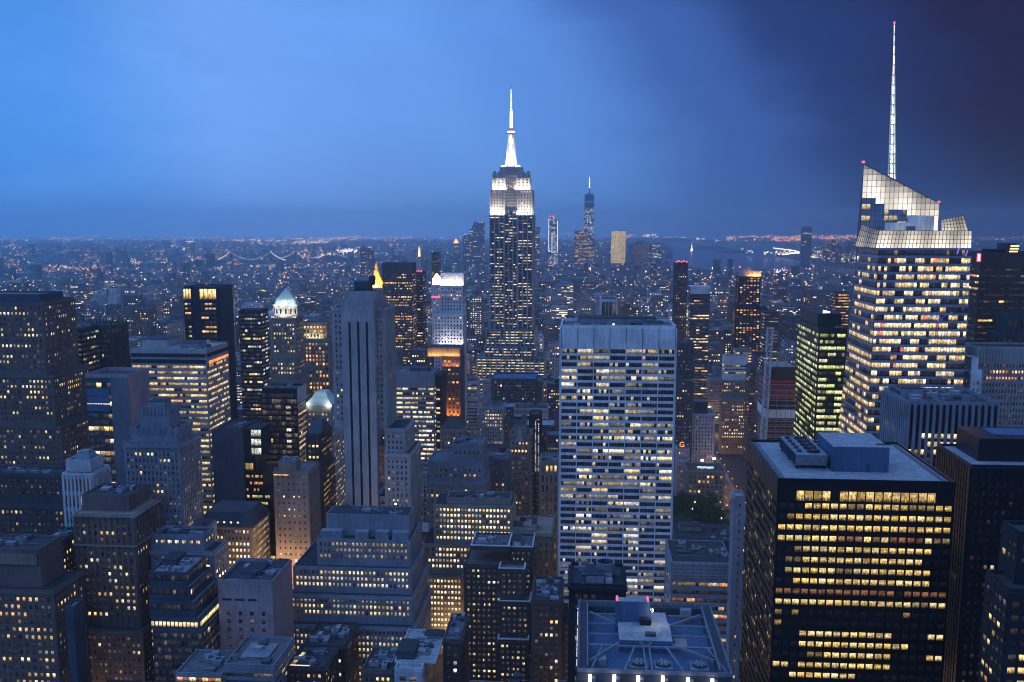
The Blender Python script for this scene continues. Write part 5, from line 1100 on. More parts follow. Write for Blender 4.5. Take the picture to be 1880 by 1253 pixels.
for i in range(3): area_lamp('floodlight', (x0 + (x1 - x0) * (.45 + i * .22), y0 - 3, z1 - 1), (x0 + (x1 - x0) * (.45 + i * .22), y0, z1 + 6), 6, 1, (1500, 3200, 3600)[i], (1, .45, .12))
mb = MB(); mb.box(x0, x0 + 1.6, y0 - .6, y0 + .8, z1 + 13, z1 + 15.5, 'red beacon'); mb.box(x1 - 1.4, x1, y0 - .6, y0 + .8, z1 + 6, z1 + 8, 'red beacon'); b.part('red_beacon', mb)
b = dB('office_tower', 'tower with a broad white blank top band right of the floodlit mast tower', 1200, [(1268, 1304, 528, 24)], S(BAND, px=4, tm=12, lit=dict(p=.2, band=.2)), 'slate', 'tar', yb=640, short='white banded top')
x0, x1, y0, y1, _, z1 = b.boxes[0]; mb = MB(); mb.box(x0 - .3, x1 + .3, y0 - .9, y1, z1 - 8, z1 + 1.2, 'pale'); b.part('white_band', mb)
b = dB('apartment_tower', 'dark tower with a cluster of red beacons at its top', 1320, [(1240, 1263, 484, 26)], S(PUNCH, px=3, lit=dict(p=.08)), 'umber', 'tar', yb=640)
x0, x1, y0, y1, _, z1 = b.boxes[0]; mb = MB()
for i in range(5): x = x0 + (x1 - x0) * (i + .5) / 5; mb.box(x - .9, x + .9, y0 - .2, y0 + 1.2, z1 + 1.2 + (i % 2), z1 + 2.8 + (i % 2), 'red beacon')
b.part('red_beacon', mb)
b = dB('office_tower', 'dark flat topped block with three tall pale columns behind the white gridded tower', 1000, [(1103, 1133, 552, 50)], S(VERT, px=4.2, pz=16, ww=.86, wh=.9, tm=1.5, lit=dict(p=.0)), 'pale', 'slate', yb=600)
x0, x1, y0, y1, _, z1 = b.boxes[0]; mb = MB(); mb.box(x0, x1, y0 - .9, y0 - .8, z1 - 20.5, z1 - 19.3, 'lamp warm'); b.part('lit_floor', mb)
b = dB('apartment_block', 'broad dark block striped with thin warm floors right of the slanted orange crown', 1290, [(1404, 1430, 574, 26)], S(BAND, px=5, pz=4.4, wh=.35, lit=dict(p=.1, band=.5, pal=(WARM, CREAM))), 'umber', 'tar', yb=640)
b = dB('office_block', 'distant block of warm stacked floors just left of the crystal tower', 1420, [(1534, 1560, 538, 26)], S(BAND, px=4, pz=4.2, wh=.4, lit=dict(p=.2, band=.7, pal=(WARM, ORG))), 'umber', 'tar', yb=570)
b = dB('office_block', 'dark block with a teal roof at the foot of the floodlit mast tower', 1060, [(901, 984, 697, 40)], S(VERT, px=3, lit=dict(p=.02)), 'slate', 'blue', yb=740)
# neon letter above the small block
cu = bpy.data.curves.new('neon_sign', 'FONT'); cu.body = 'G'; cu.size = 7; cu.extrude = .12; cu.bevel_depth = .02; cu.align_x = 'CENTER'
_t = bpy.data.objects.new('neon_sign', cu); COL.objects.link(_t); bpy.context.view_layer.update(); cu.materials.append(M('neon orange')); NS = bpy.data.objects.new('neon_letter', bpy.data.meshes.new_from_object(_t.evaluated_get(bpy.context.evaluated_depsgraph_get()))); bpy.data.objects.remove(_t); COL.objects.link(NS); NS.location = (X(1252, 821, 908), 908, Z(1252, 821, 908)); NS.rotation_euler = (math.pi / 2, 0, 0)
tag(NS, 'glowing orange neon letter above the small stone block', 'sign')
# ================================================================== trussed roof in front
def truss_roof():
    b = Building('office_tower', 'blue steel roof of trusses, fans and penthouses with lit white fins below', short='trussed roof')
    D, D2 = 210, 251; z = Z(1200, 1232, D); x0, x1 = X(1059, 1232, D), X(1345, 1232, D)
    b.block(x0, x1, D, D2, 0, z - 3.2, S(GLASS, px=2.5, pz=4, tm=3, lit=dict(p=.06)), 'dark', 'blue', 0)
    b.boxes[-1] = (x0, x1, D, D2, 0, z)
    rim = MB(); t = 2.0
    for a, c, d, e in ((x0, x1, D, D + t), (x0, x1, D2 - t, D2), (x0, x0 + t + .6, D + t, D2 - t), (x1 - t - .6, x1, D + t, D2 - t)):
        rim.box(a, c, d, e, z - 3.2, z - .9, 'slate', (0,)); 
    for a, c, d, e in ((x0, x1, D, D + .3), (x0, x1, D2 - .3, D2), (x0, x0 + .3, D + .3, D2 - .3), (x1 - .3, x1, D + .3, D2 - .3), (x0 + t + .3, x0 + t + .6, D + t, D2 - t), (x1 - t - .6, x1 - t - .3, D + t, D2 - t)): rim.box(a, c, d, e, z - .9, z, 'steel', (0,))
    for i in range(30):
        yy = D + 1 + (D2 - D - 2) * i / 29
        for xx in (x0 + .5, x1 - .5): rim.beam((xx, yy, z - .9), (xx, yy, z + .9), .12, 'steel')
    for xx in (x0 + .5, x1 - .5): rim.beam((xx, D, z + .9), (xx, D2, z + .9), .12, 'steel')
    b.part('perimeter_walkway', rim)
    P = lambda px, py, Y, zz: Vector((X(px, py, Y), Y, zz))
    def yat(py, zz): return ground_at(1180, py, zz).y
    zc = z - .2; ya, yb_ = yat(1177, zc), yat(1144, zc)
    xa, xb = X(1136.6, 1177, ya), X(1235, 1177, ya); xc = X(1225, 1144, yb_)
    ph = MB(); ph.box(xa, xb, ya, yb_, z - 3.2, zc, 'blue', (0, 1)); ph.box(xa, xb, ya, yb_, zc, zc + .12, 'deck')
    zu = zc + 5.5; yu0, yu1 = yat(1114, zu), yat(1099, zu); xu0, xu1 = X(1131, 1114, yu0), X(1194, 1114, yu0)
    yu0 = max(yu0, yb_ + .02)
    ph.box(xu0, xu1, yu0, yu1, z - 3.2, zu, 'blue', (0, 1)); ph.box(xu0, xu1, yu0, yu1, zu, zu + .12, 'deck')
    ph.box(xu1 + .1, X(1226, 1119, yu0), yu0, min(yu0 + 7, D2 - 3), z - 3.2, zc, 'deck', (0,)); 
    ph.box(xa + (xb - xa) * .5, xa + (xb - xa) * .7, ya + 2.2, ya + 3.6, zc + .12, zc + .9, 'slate', ())
    xm = xa + (xb - xa) * .55; ph.box(xm - 1.6, xm + 1.2, yb_ - 1.8, yb_ - .2, zc + .13, zc + 1.7, 'dark'); ph.beam((xm + .9, yb_ - 1, zc + 1.6), (xm + 1.4, yb_ - 1, zc + 4.5), .3, 'steel')
    b.part('penthouse', ph)
    lm = MB(); lx, ly = xu1 + .6, yu0 - .3; lm.beam((lx, ly, zc), (lx, ly, zc + 3.2), .15, 'steel'); lm.cyl(lx, ly, zc + 3.2, zc + 3.9, .3, n=8, mat='floodlight white'); b.part('roof_lamp', lm)
    point_lamp('roof_lamp_glow', (lx + .9, ly - .9, zc + 3.4), 260, (1, .95, .9), .3)
    rb = MB()
    for xx in (xu0 + .4, xu1 - .4):
        for yy in (yu0 + .4, yu1 - .4): rb.box(xx - .2, xx + .2, yy - .2, yy + .2, zu + .12, zu + .6, 'red beacon')
    b.part('red_beacon', rb)
    tr = MB(); cs = [(xa, ya), (xb, ya), (xb, yb_), (xa, yb_)]; q = z - 1.0
    for (cx, cy), (ex, ey) in zip(cs, ((x0 + 3, D + 6), (x1 - 3, D + 8), (x1 - 3, D2 - 6), (x0 + 3, D2 - 6))): tr.beam((cx, cy, q), (ex, ey, q), .5, 'steel', .7)
    for k in range(4):
        yy = ya + (yb_ - ya + 8) * k / 3 - 1; tr.beam((x0 + 2.6, yy, q - .1), (xa, yy, q - .1), .4, 'steel'); tr.beam((xb, yy, q - .1), (x1 - 2.6, yy, q - .1), .4, 'steel')
    tr.beam((x0 + 2.6, ya - 1.6, q), (x1 - 2.6, ya - 1.6, q), .45, 'steel')
    for px in (-.30, -.08, .14, .42): xx = (xa + xb) / 2 + px * (x1 - x0); tr.beam((xx, ya - 1.6, q), (xx + (.08 * (x1 - x0)) * (1 if px > 0 else -1), D + 2, q), .4, 'steel')
    for px in (-.02, .02): xx = (xa + xb) / 2 + px * (x1 - x0); tr.beam((xx, ya - 1.6, q), (xx, D + 2, q), .3, 'steel')
    for px in (-.25, .25): tr.beam(((xa + xb) / 2 + px * 6, ya - .1, zc - .3), ((xa + xb) / 2, ya - 1.5, q), .3, 'steel')
    b.part('roof_truss', tr)
    for px in (1173, 1218, 1284):
        cy = yat(1219, z - 2.0); cx = X(px, 1219, cy); ca = MB(); ca.box(cx - 2.1, cx + 2.1, cy - 2.2, cy + 2.2, z - 3.15, z - 2.0, 'plant', (0,)); ca.cyl(cx, cy, z - 1.99, z - 1.5, 1.75, n=24, mat='slate')
        bl = MB()
        for i in range(8):
            a = i * math.pi / 4 + .3; bl.hexa([(cx + r_ * math.cos(a + s_), cy + r_ * math.sin(a + s_), z - 1.42 + h) for h in (0, .1) for r_, s_ in ((.3, -.3), (1.6, -.12), (1.6, .16), (.3, .3))], 'deck')
        bl.cyl(cx, cy, z - 1.45, z - 1.15, .35, n=10, mat='steel')
        b.part('fan_housing', ca, sub=[('fan', bl)])
    tk = MB(); b.part('air_handler', tk); tk.box(x0 + 5, x0 + 6.8, D + 8, D + 10.5, z - 3.15, z - 1.4, 'deck', (0,)); tk = MB(); b.part('roof_hatch', tk); tk.box(x1 - 11, x1 - 8, D + 18, D + 23, z - 3.15, z - 2.2, 'pink', (0,)); tk = MB(); b.part('air_handler', tk); tk.box(X(1250, 1105, D2 - 6), X(1270, 1105, D2 - 6), D2 - 6, D2 - 4, z - 3.15, z + .2, 'plant', (0,))
    ls = MB()
    for i in range(64):
        if b.rng.random() < .3 or 38 < i < 44: continue
        yy = D + 1 + (D2 - D - 8) * i / 63; f = b.rng.uniform(.6, 1.7); ls.box(x0 - .16, x0 - .02, yy, yy + .42, z + .1, z + .32, 'lamp points', (), (f * .8, f * .85, f, 0))
    b.part('edge_light_string', ls)
    for px in (1083, 1128, 1172, 1217, 1263, 1308):
        xx = X(px, 1245, D - 1); fi = MB(); fi.box(xx + .35, xx + 1.25, D - 1.5, D - .02, z - 34, z - 1.6, 'concrete'); tb = MB(); tb.box(xx - .38, xx + .34, D - 1.3, D - .9, z - 34, z - .8 - .15 * math.sin(px), 'tube white')
        b.part('fin', fi, sub=[('light_tube', tb)])
    b.rects = [(1058, 1094, 1346, 1253)]; b.D = D; b.yb = 1253
truss_roof()
# ================================================================== downtown and across the water
def far_tower(name, label, D, xl, xr, yt, dep=30, sp=None, wall='slate', yb=475, **k):
    return dB(name, label, D, [(xl, xr, yt, dep, dict(par=0))], sp or S(MAS, px=5, pz=7, ww=.6, wh=.4, lit=dict(p=.2)), wall, 'tar', yb=yb, **k)
FAR = S(BAND, px=6, pz=7.5, ww=.8, wh=.42, mx=.5, tm=3, lit=dict(p=.22, pal=(CREAM, WARM, YEL), lo=.8, hi=2.4))
b = Building('skyscraper', 'far tallest downtown tower tapering to a lit white needle mast', short='far needle tower'); D = 5900
x0, x1 = X(1071.5, 460, D), X(1090.5, 460, D); zt = Z(1081, 358, D); w = x1 - x0
A = [(x0, D), (x1, D), (x1, D + w), (x0, D + w)]; cx, cy = (x0 + x1) / 2, D + w / 2
Bq = [(cx, D + .5), (x1 - 1, cy), (cx, D + w - .5), (x0 + 1, cy)]
Bq = [(cx + (p[0] - cx) * .96, cy + (p[1] - cy) * .96) for p in A]
b.wall.prism(A, 0, zt, 'glassblue', True, scale=.92)
b.boxes.append((x0, x1, D, D + w, 0, zt)); r = b.rng
for k in range(34):
    for i in range(7):
        zz = Z(1081, 383, D) - k * 7.2
        if zz < 130: continue
        if r.random() < .55: f = r.uniform(.6, 2.0); a = x0 + 2 + i * (w - 4) / 7 + r.uniform(0, 3); b.units.append([([(a, D - .6 + (zz / zt) * 2.4, zz), (a + 4.5, D - .6 + (zz / zt) * 2.4, zz), (a + 4.5, D - .6 + (zz / zt) * 2.4, zz + 4.5), (a, D - .6 + (zz / zt) * 2.4, zz + 4.5)], (f * .85, f * .93, f, r.random()))])
for i in range(5): a = x0 + 6 + i * 11; zz = Z(1081, 372, D); b.units.append([([(a, D + 1.6, zz), (a + 5, D + 1.6, zz), (a + 5, D + 1.6, zz + 5), (a, D + 1.6, zz + 5)], (.4, .6, 1.0, .2 * i))])
mb = MB(); mb.cyl(cx, cy, zt, zt + 8, 22, 20, 16, 'steel'); mb.cyl(cx, cy, zt + 8, Z(1081, 345, D), 4, 3, 8, 'steel'); b.part('mast_base', mb)
mb = MB(); mb.cyl(cx, cy, Z(1081, 345, D), Z(1081, 325, D), 2.8, .8, 8, 'tube white'); b.part('mast', mb)
b.rects = [(1070, 325, 1092, 470)]; b.D = D; b.yb = 470
b = far_tower('apartment_tower', 'far slim rippled tower with white lit edges and red beacons', 5500, 1007.5, 1024.5, 399, 30, S(FAR, px=7, pz=6, ww=.55, wh=.55, lit=dict(p=.42, band=.1, pal=(COOL, WHITE, WHITE), lo=1, hi=2.4)), 'steel')
x0, x1, y0, y1, _, z1 = b.boxes[0]; mb = MB(); mb.box(x0 + 4, x0 + 12, y0 - 2, y0, z1, z1 + 7, 'red beacon'); mb.box(x0 + 20, x0 + 28, y0 - 2, y0, z1, z1 + 7, 'red beacon'); b.part('red_beacon', mb)
mb = MB()
for f, h in ((0.01, 1), (.36, .55), (.95, .9)): mb.box(x0 + (x1 - x0) * f - 1.2, x0 + (x1 - x0) * f + 1.4, y0 - 1.6, y0 - .9, z1 - 190, z1 - 190 + 186 * h, 'lamp points', (), (1.6, 1.9, 2.1, 0))
b.part('lit_edge', mb)
b = far_tower('office_tower', 'far slab washed entirely in golden light', 5700, 1122, 1149, 424, 40, S(FAR, px=5, pz=4.6, ww=.9, wh=.75, sub=1, lit=dict(p=.97, coh=0, pal=((1, .72, .33),), lo=1.1, hi=1.5, dim=.06)), 'tan', 462)
b = far_tower('office_tower', 'far dark flat topped block with amber floors below the far needle tower', 5600, 1055, 1077, 424, 40, S(FAR, lit=dict(p=.45, band=.3, pal=(WARM, ORG, YEL))), 'umber')
b = far_tower('office_block', 'far amber lit block in front of the far needle tower', 5450, 1063, 1092, 443, 40, S(FAR, lit=dict(p=.5, band=.3, pal=(CREAM, WARM, YEL), hi=1.1)), 'umber')
b = far_tower('office_tower', 'far domed block on the waterfront right of the golden washed slab', 5750, 1162, 1189, 448, 45, S(FAR, px=5, pz=6, ww=.6, wh=.5, lit=dict(p=.35, pal=(CREAM, WARM), lo=.2, hi=.6)), 'brown')
x0, x1, y0, y1, _, z1 = b.boxes[0]; mb = MB(); mb.prism([(x0 + 12, y0 + 5), (x1 - 12, y0 + 5), (x1 - 12, y1 - 5), (x0 + 12, y1 - 5)], z1, z1 + 17, 'brown', scale=.6); b.part('dome', mb)
b = far_tower('office_block', 'far low waterfront block with a bright roof line at the edge of the harbour', 5600, 1192, 1214, 450, 40, S(FAR, lit=dict(p=.25, pal=(COOL, CREAM))), 'slate')
b = far_tower('office_tower', 'far gothic tower with a pinnacle in the cluster left of the floodlit mast tower', 5600, 866, 877, 419, 25, S(FAR, lit=dict(p=.16)), 'slate'); b.wall.prism([(b.boxes[0][0], b.boxes[0][2]), (b.boxes[0][1], b.boxes[0][2]), (b.boxes[0][1], b.boxes[0][3]), (b.boxes[0][0], b.boxes[0][3])], b.boxes[0][5], b.boxes[0][5] + 40, 'slate', scale=.1)
b = far_tower('office_tower', 'far square shouldered tower, tallest of the cluster left of the floodlit mast tower', 5800, 875, 889, 408, 30, S(FAR, lit=dict(p=.13)), 'slate')
b = far_tower('office_tower', 'far narrow white lit tower inside the cluster left of the floodlit mast tower', 5500, 861, 868, 421, 20, S(FAR, lit=dict(p=.35, pal=(COOL, WHITE))), 'steel')
b = far_tower('office_block', 'far dark broad block below the cluster left of the floodlit mast tower', 5400, 850, 885, 432, 30, S(FAR, lit=dict(p=.12)), 'slate')
b = far_tower('office_tower', 'far dark tower peeking out just right of the floodlit mast tower', 5300, 977, 991, 417, 30, S(FAR, lit=dict(p=.14)), 'slate')
b = far_tower('office_tower', 'far small tower with an orange lit pyramid top', 5600, 832, 842, 447, 20, S(FAR, lit=dict(p=.2)), 'brown')
x0, x1, y0, y1, _, z1 = b.boxes[0]; mb = MB(); mb.prism([(x0, y0), (x1, y0), (x1, y1), (x0, y1)], z1, z1 + 26, 'lamp gold', scale=.1); b.part('pyramid_roof', mb)
b = far_tower('office_tower', 'far slim tower with bright tip, between pyramid top and the cluster', 5500, 852, 857, 437, 12, S(FAR, lit=dict(p=.3)), 'steel')
x0, x1, y0, y1, _, z1 = b.boxes[0]; mb = MB(); mb.cyl((x0 + x1) / 2, (y0 + y1) / 2, z1, z1 + 24, 4, .5, 8, 'lamp warm'); b.part('lantern', mb)
b = far_tower('office_tower', 'far twin dark slab standing by the river, right of the lit bridges', 4300, 661, 672, 453, 30, S(FAR, lit=dict(p=.1)), 'slate')
b = far_tower('office_tower', 'far dark slab standing by the river, hugging a twin slab', 4350, 673, 684, 456, 30, S(FAR, lit=dict(p=.08)), 'slate')
b = far_tower('office_tower', 'far dark round shouldered tower across the harbour with a lit ring below its top', 6500, 1474, 1491, 419, 45, S(FAR, lit=dict(p=.06)), 'slate', 500)
x0, x1, y0, y1, _, z1 = b.boxes[0]; mb = MB(); mb.box(x0 + .0, x1 + .0, y0 - 1.5, y0 - .8, z1 - 36, z1 - 33, 'lamp points', (), (.7, .65, .6, 0)); b.part('lit_ring', mb); mb = MB(); mb.prism([(x0 + 3, y0 + 3), (x1 - 3, y0 + 3), (x1 - 3, y1 - 3), (x0 + 3, y1 - 3)], z1, z1 + 9, 'slate', scale=.8); b.part('crown', mb)
for k, (xl, xr, yt, lab) in enumerate(((1512, 1524, 447, 'left of four'), (1527, 1541, 440, 'second of four'), (1543, 1556, 452, 'third of four'), (1558, 1575, 444, 'right of four'))):
    far_tower('office_tower', 'far shore tower across the harbour, %s beside the crystal tower' % lab, 6700, xl, xr, yt, 40, S(FAR, lit=dict(p=.16)), 'slate', 500)
far_tower('office_tower', 'far slab with a bright white top line on the left horizon', 7000, 341, 356, 443, 40, S(FAR, lit=dict(p=.3, pal=(COOL, CREAM))), 'slate', 470)
mb = MB(); x0, x1, y0, y1, _, z1 = ALL_B[-1].boxes[0]; mb.box(x0, x1, y0 - 2, y0 - .8, z1 - 7, z1 - 1, 'lamp points', (), (1.3, 1.15, .8, 0)); ALL_B[-1].part('lit_top', mb)
far_tower('office_tower', 'far dim tower left of the slab with a bright white top line', 6500, 166, 178, 455, 30, S(FAR, lit=dict(p=.3, lo=.2, hi=.5)), 'slate', 475)
far_tower('office_block', 'far broad lit block left of the lit bridges', 6300, 388, 408, 457, 40, S(FAR, lit=dict(p=.5, band=.3, pal=(CREAM, YEL), hi=.9)), 'umber', 475)
# ------------------------------------------------------------------ bridges
def bridge(label, D, towers, ends, ytow, ylow, ydeck, dots):
    root = empty('suspension_bridge', (X(towers[0], ydeck, D), D, 0)); tag(root, label, 'bridge', 'lit suspension bridges on the river'); org = root.location
    zt, zl, zd = Z(480, ytow, D), Z(480, ylow, D), Z(480, ydeck, D)
    de = MB(); xa, xb = X(ends[0], ydeck, D), X(ends[1], ydeck, D); de.box(xa, xb, D - 9, D + 9, zd - 4, zd, 'slate'); de.build('deck', root, org)
    for t in towers:
        tw = MB(); x = X(t, ytow, D)
        for s_ in (-11, 11): tw.box(x - 4, x + 4, D + s_ - 2.5, D + s_ + 2.5, 0, zt, 'slate')
        tw.box(x - 4.4, x + 4.4, D - 8, D + 8, zt - 9, zt - 3, 'slate'); tw.build('tower', root, org)
    pts = [ends[0]] + list(towers) + [ends[1]]
    lb = MB()
    for s_ in (-11, 11):
        cb = MB()
        for a, c in zip(pts, pts[1:]):
            mid = a in towers and c in towers; n = 22; prev = None
            for i in range(n + 1):
                t = i / n; x = X(a + (c - a) * t, ydeck, D)
                if mid: z = zl + (zt - zl) * (2 * t - 1) ** 2
                elif c in towers: z = zd + (zt - zd) * t ** 1.6
                else: z = zd + (zt - zd) * (1 - t) ** 1.6
                p = Vector((x, D + s_, z))
                if prev is not None: cb.beam(prev, p, 1.2, 'steel')
                if s_ < 0 and i % dots == 0: lb.box(x - 1.6, x + 1.6, D + s_ - 2, D + s_ - .8, z, z + 3, 'lamp points', (), (2.4, 2.2, 1.8, 0))
                if i % 2 == 0: cb.beam(Vector((x, D + s_, zd)), p, .4, 'steel')
                prev = p
        cb.build('cable', root, org)
    lb.build('cable_lights', root, org, 'stuff')
bridge('longer lit suspension bridge with two towers and drooping light strings', 5800, (424, 498), (398, 526), 463, 477, 478, 1)
bridge('shorter dotted suspension bridge right behind the longer one', 6200, (542, 610), (516, 650), 463, 474, 474, 2)
# ------------------------------------------------------------------ statue on its island
def statue():
    D = 9000; x = X(1270, 450, D); root = empty('harbour_statue', (x, D, 1)); tag(root, 'tiny pale floodlit statue with raised torch on a harbour island', 'statue'); o = root.location
    pd = MB(); pd.cyl(x, D, 1, 10, 34, 32, 10, 'concrete'); pd.prism([(x - 10, D - 10), (x + 10, D - 10), (x + 10, D + 10), (x - 10, D + 10)], 10, 47, 'tan', scale=.72); pd.build('pedestal', root, o)
    fg = MB(); n = 12
    prof = [(47, 6.2), (62, 5.0), (74, 4.2), (80, 4.6), (83, 2.0), (84, 1.9), (86, 2.7), (89, 2.6), (91, 1.4)]
    for (za, ra), (zb, rb) in zip(prof, prof[1:]):
        for i in range(n):
            a, c = 2 * math.pi * i / n, 2 * math.pi * (i + 1) / n
            fg.face([(x + ra * math.cos(a), D + ra * math.sin(a), za), (x + ra * math.cos(c), D + ra * math.sin(c), za), (x + rb * math.cos(c), D + rb * math.sin(c), zb), (x + rb * math.cos(a), D + rb * math.sin(a), zb)], 'copper')
    fg.beam((x + 3.6, D, 79), (x + 6.5, D, 95), 2.2, 'copper'); fg.beam((x - 4, D - 1, 78), (x - 4.5, D - 4, 70), 2.4, 'copper')
    for i in range(7): a = math.pi * i / 6; fg.beam((x, D, 89), (x + 6 * math.cos(a), D, 89 + 5 * math.sin(a)), .6, 'copper')
    fg.build('figure', root, o)
    tc = MB(); tc.cyl(x + 6.6, D, 95, 99, 1.6, .4, 8, 'lamp gold'); tc.build('torch', root, o)
    area_lamp('floodlight', (x - 16, D - 34, 14), (x, D, 72), 8, 8, 260000, (1, .95, .85))
statue()
# ================================================================== the setting
def sheet(name, poly, z, mat, kind='structure'):
    mb = MB(); mb.face([(p[0], p[1], z) for p in poly], mat); o = mb.build(name); o['kind'] = kind; return o
n = 64; RG = 16400
sheet('ground', [(RG * math.cos(2 * math.pi * i / n), RG * math.sin(2 * math.pi * i / n)) for i in range(n)], 0, 'asphalt')
wm, t_, p_ = nt('harbour water'); MATS['harbour water'] = wm
p_.inputs['Base Color'].default_value = (.012, .03, .05, 1); p_.inputs['Roughness'].default_value = .22; p_.inputs['Specular IOR Level'].default_value = .5
nz_ = t_.nodes.new('ShaderNodeTexNoise'); nz_.inputs['Scale'].default_value = .02; nz_.inputs['Detail'].default_value = 6
gg = t_.nodes.new('ShaderNodeNewGeometry'); bp = t_.nodes.new('ShaderNodeBump'); bp.inputs['Strength'].default_value = .5; bp.inputs['Distance'].default_value = 12
t_.links.new(gg.outputs['Position'], nz_.inputs['Vector']); t_.links.new(nz_.outputs[0], bp.inputs['Height']); t_.links.new(bp.outputs[0], p_.inputs['Normal'])
WPOLY = [[(1208, 452), (1222, 482), (1300, 497), (1380, 506), (1480, 512), (1570, 517), (1720, 524), (1990, 534), (1990, 512), (1760, 500), (1560, 494), (1500, 487), (1470, 480), (1420, 470), (1480, 456), (1420, 448), (1330, 443), (1270, 441), (1255, 437), (1120, 436), (1130, 440), (1190, 443)],
         [(-40, 507), (60, 497), (140, 492), (200, 497), (120, 503), (40, 508), (-40, 517)], [(560, 478), (640, 470), (720, 462), (790, 457), (830, 460), (760, 468), (700, 474), (620, 481), (560, 484)]]
for wp in WPOLY: sheet('water', [ground_at(px, py)[:2] for px, py in wp], .8, 'harbour water')
is_ = MB(); pts = [ground_at(px, py) for px, py in ((1258, 456), (1275, 453.5), (1310, 453), (1330, 455), (1345, 457), (1310, 459.5), (1275, 458.5))]
is_.prism([p[:2] for p in pts], .9, 9, 'asphalt', scale=.9); o = is_.build('island_terrain'); o['kind'] = 'structure'
is_ = MB(); pts = [ground_at(px, py) for px, py in ((1315, 462), (1350, 460), (1378, 461), (1375, 465), (1330, 466))]
is_.prism([p[:2] for p in pts], .9, 8, 'asphalt', scale=.9); o = is_.build('island_terrain'); o['kind'] = 'structure'
def hills(name, pxa, pxb, D, ybase, amp, seed, dep=1500):
    mb = MB(); r = random.Random(seed); n = 60; ph = [r.uniform(0, 6.28) for _ in range(5)]
    prof = []
    for i in range(n + 1):
        t = i / n; px = pxa + (pxb - pxa) * t; env = min(1, t * 5, (1 - t) * 5)
        h = amp * env * (.55 + .22 * math.sin(6 * t + ph[0]) + .15 * math.sin(17 * t + ph[1]) + .08 * math.sin(41 * t + ph[2]) + .05 * math.sin(90 * t + ph[3]))
        prof.append((X(px, ybase, D), max(1, h)))
    for (xa, ha), (xb, hb) in zip(prof, prof[1:]):
        mb.face([(xa, D, 1), (xb, D, 1), (xb, D + dep * .4, hb), (xa, D + dep * .4, ha)], 'green'); mb.face([(xa, D + dep * .4, ha), (xb, D + dep * .4, hb), (xb, D + dep, 1), (xa, D + dep, 1)], 'green')
    o = mb.build(name); o['kind'] = 'structure'
hills('hills', 1060, 1480, 14000, 432, 100, 4, 900); hills('hills', 1380, 2000, 14400, 432, 60, 5, 900); hills('hills', -150, 520, 14800, 432, 36, 6, 700); hills('hills', 380, 1120, 15000, 432, 34, 8, 700)
# ------------------------------------------------------------------ the avenue with its traffic
AX, AY0, AY1 = 135, 800, 1092
sheet('road', [(AX - 10, 560), (AX + 10, 560), (AX + 10, AY1), (AX - 10, AY1)], .05, 'asphalt')
for sx in (-1, 1):
    mb = MB(); xa, xb = (AX + 10, AX + 14) if sx > 0 else (AX - 14, AX - 10); mb.box(xa, xb, 560, AY1, 0, .15, 'gravel', (0,)); o = mb.build('pavement'); o['kind'] = 'structure'
mk = MB()
for k in range(36):
    for x in (AX - 5, AX, AX + 5): mk.face([(x - .1, 800 + k * 8, .06), (x + .1, 800 + k * 8, .06), (x + .1, 803 + k * 8, .06), (x - .1, 803 + k * 8, .06)], 'white')
o = mk.build('road_markings'); o['kind'] = 'structure'
def car_mesh(mat):
    bd = MB(); sec = [(-2.2, .35, .75), (-2.15, .35, .95), (-1.2, .3, 1.0), (1.0, .3, 1.02), (2.1, .35, .85), (2.2, .35, .7)]
    for (xa, la, ha), (xb, lb_, hb) in zip(sec, sec[1:]):
        bd.hexa([(-.88, xa, la), (.88, xa, la), (.88, xb, lb_), (-.88, xb, lb_), (-.85, xa, ha), (.85, xa, ha), (.85, xb, hb), (-.85, xb, hb)], mat)
    cb = MB(); cb.hexa([(-.8, -1.5, 1.0), (.8, -1.5, 1.0), (.8, 1.2, 1.0), (-.8, 1.2, 1.0), (-.62, -.9, 1.5), (.62, -.9, 1.5), (.62, .5, 1.5), (-.62, .5, 1.5)], 'black')
    out = dict(body=[bd], cabin=[cb], wheel=[], tail_light=[], headlight=[])
    for x in (-.86, .7):
        for y in (-1.4, 1.4):
            wh = MB(); out['wheel'].append(wh)
            ring = [(y + .33 * math.cos(i * math.pi / 5), .33 + .33 * math.sin(i * math.pi / 5)) for i in range(10)]
            wh.face([(x, a, c) for a, c in ring], 'black'); wh.face([(x + .16, a, c) for a, c in ring[::-1]], 'black')
            for i in range(10): a, c = ring[i], ring[(i + 1) % 10]; wh.face([(x, *a), (x + .16, *a), (x + .16, *c), (x, *c)], 'black')
    for x in (-.7, .45):
        a = MB(); a.box(x, x + .25, -2.3, -2.21, .6, .85, 'red beacon'); c = MB(); c.box(x, x + .25, 2.21, 2.3, .5, .75, 'floodlight white'); out['tail_light'].append(a); out['headlight'].append(c)
    return out
CARS = {}
def car(x, y, mat, flip, label):
    if mat not in CARS:
        CARS[mat] = []
        for n_, ms in car_mesh(mat).items():
            for mb in ms: o = mb.build(n_); CARS[mat].append((n_, o.data)); bpy.data.objects.remove(o)
    r = empty('car', (x, y, .06)); r.rotation_euler = (0, 0, math.pi if flip else 0); tag(r, label, 'car', 'cars on the avenue')
    for n_, me in CARS[mat]: o = bpy.data.objects.new(n_, me); COL.objects.link(o); o.parent = r
names = {'gold': 'yellow', 'slate': 'dark', 'pale': 'pale', 'red': 'red'}
rr = random.Random(5); seen = {}
for k in range(16):
    lane = k % 4; x = AX - 7.5 + lane * 5; y = 876 + k * 12.5 + rr.uniform(-4, 4); mt = rr.choice(list(names)); flip = lane < 2
    car(x, y, mt, flip, '%s car %s the avenue beyond the park, lane %d from the left' % (names[mt], 'coming up' if flip else 'driving down', lane + 1))
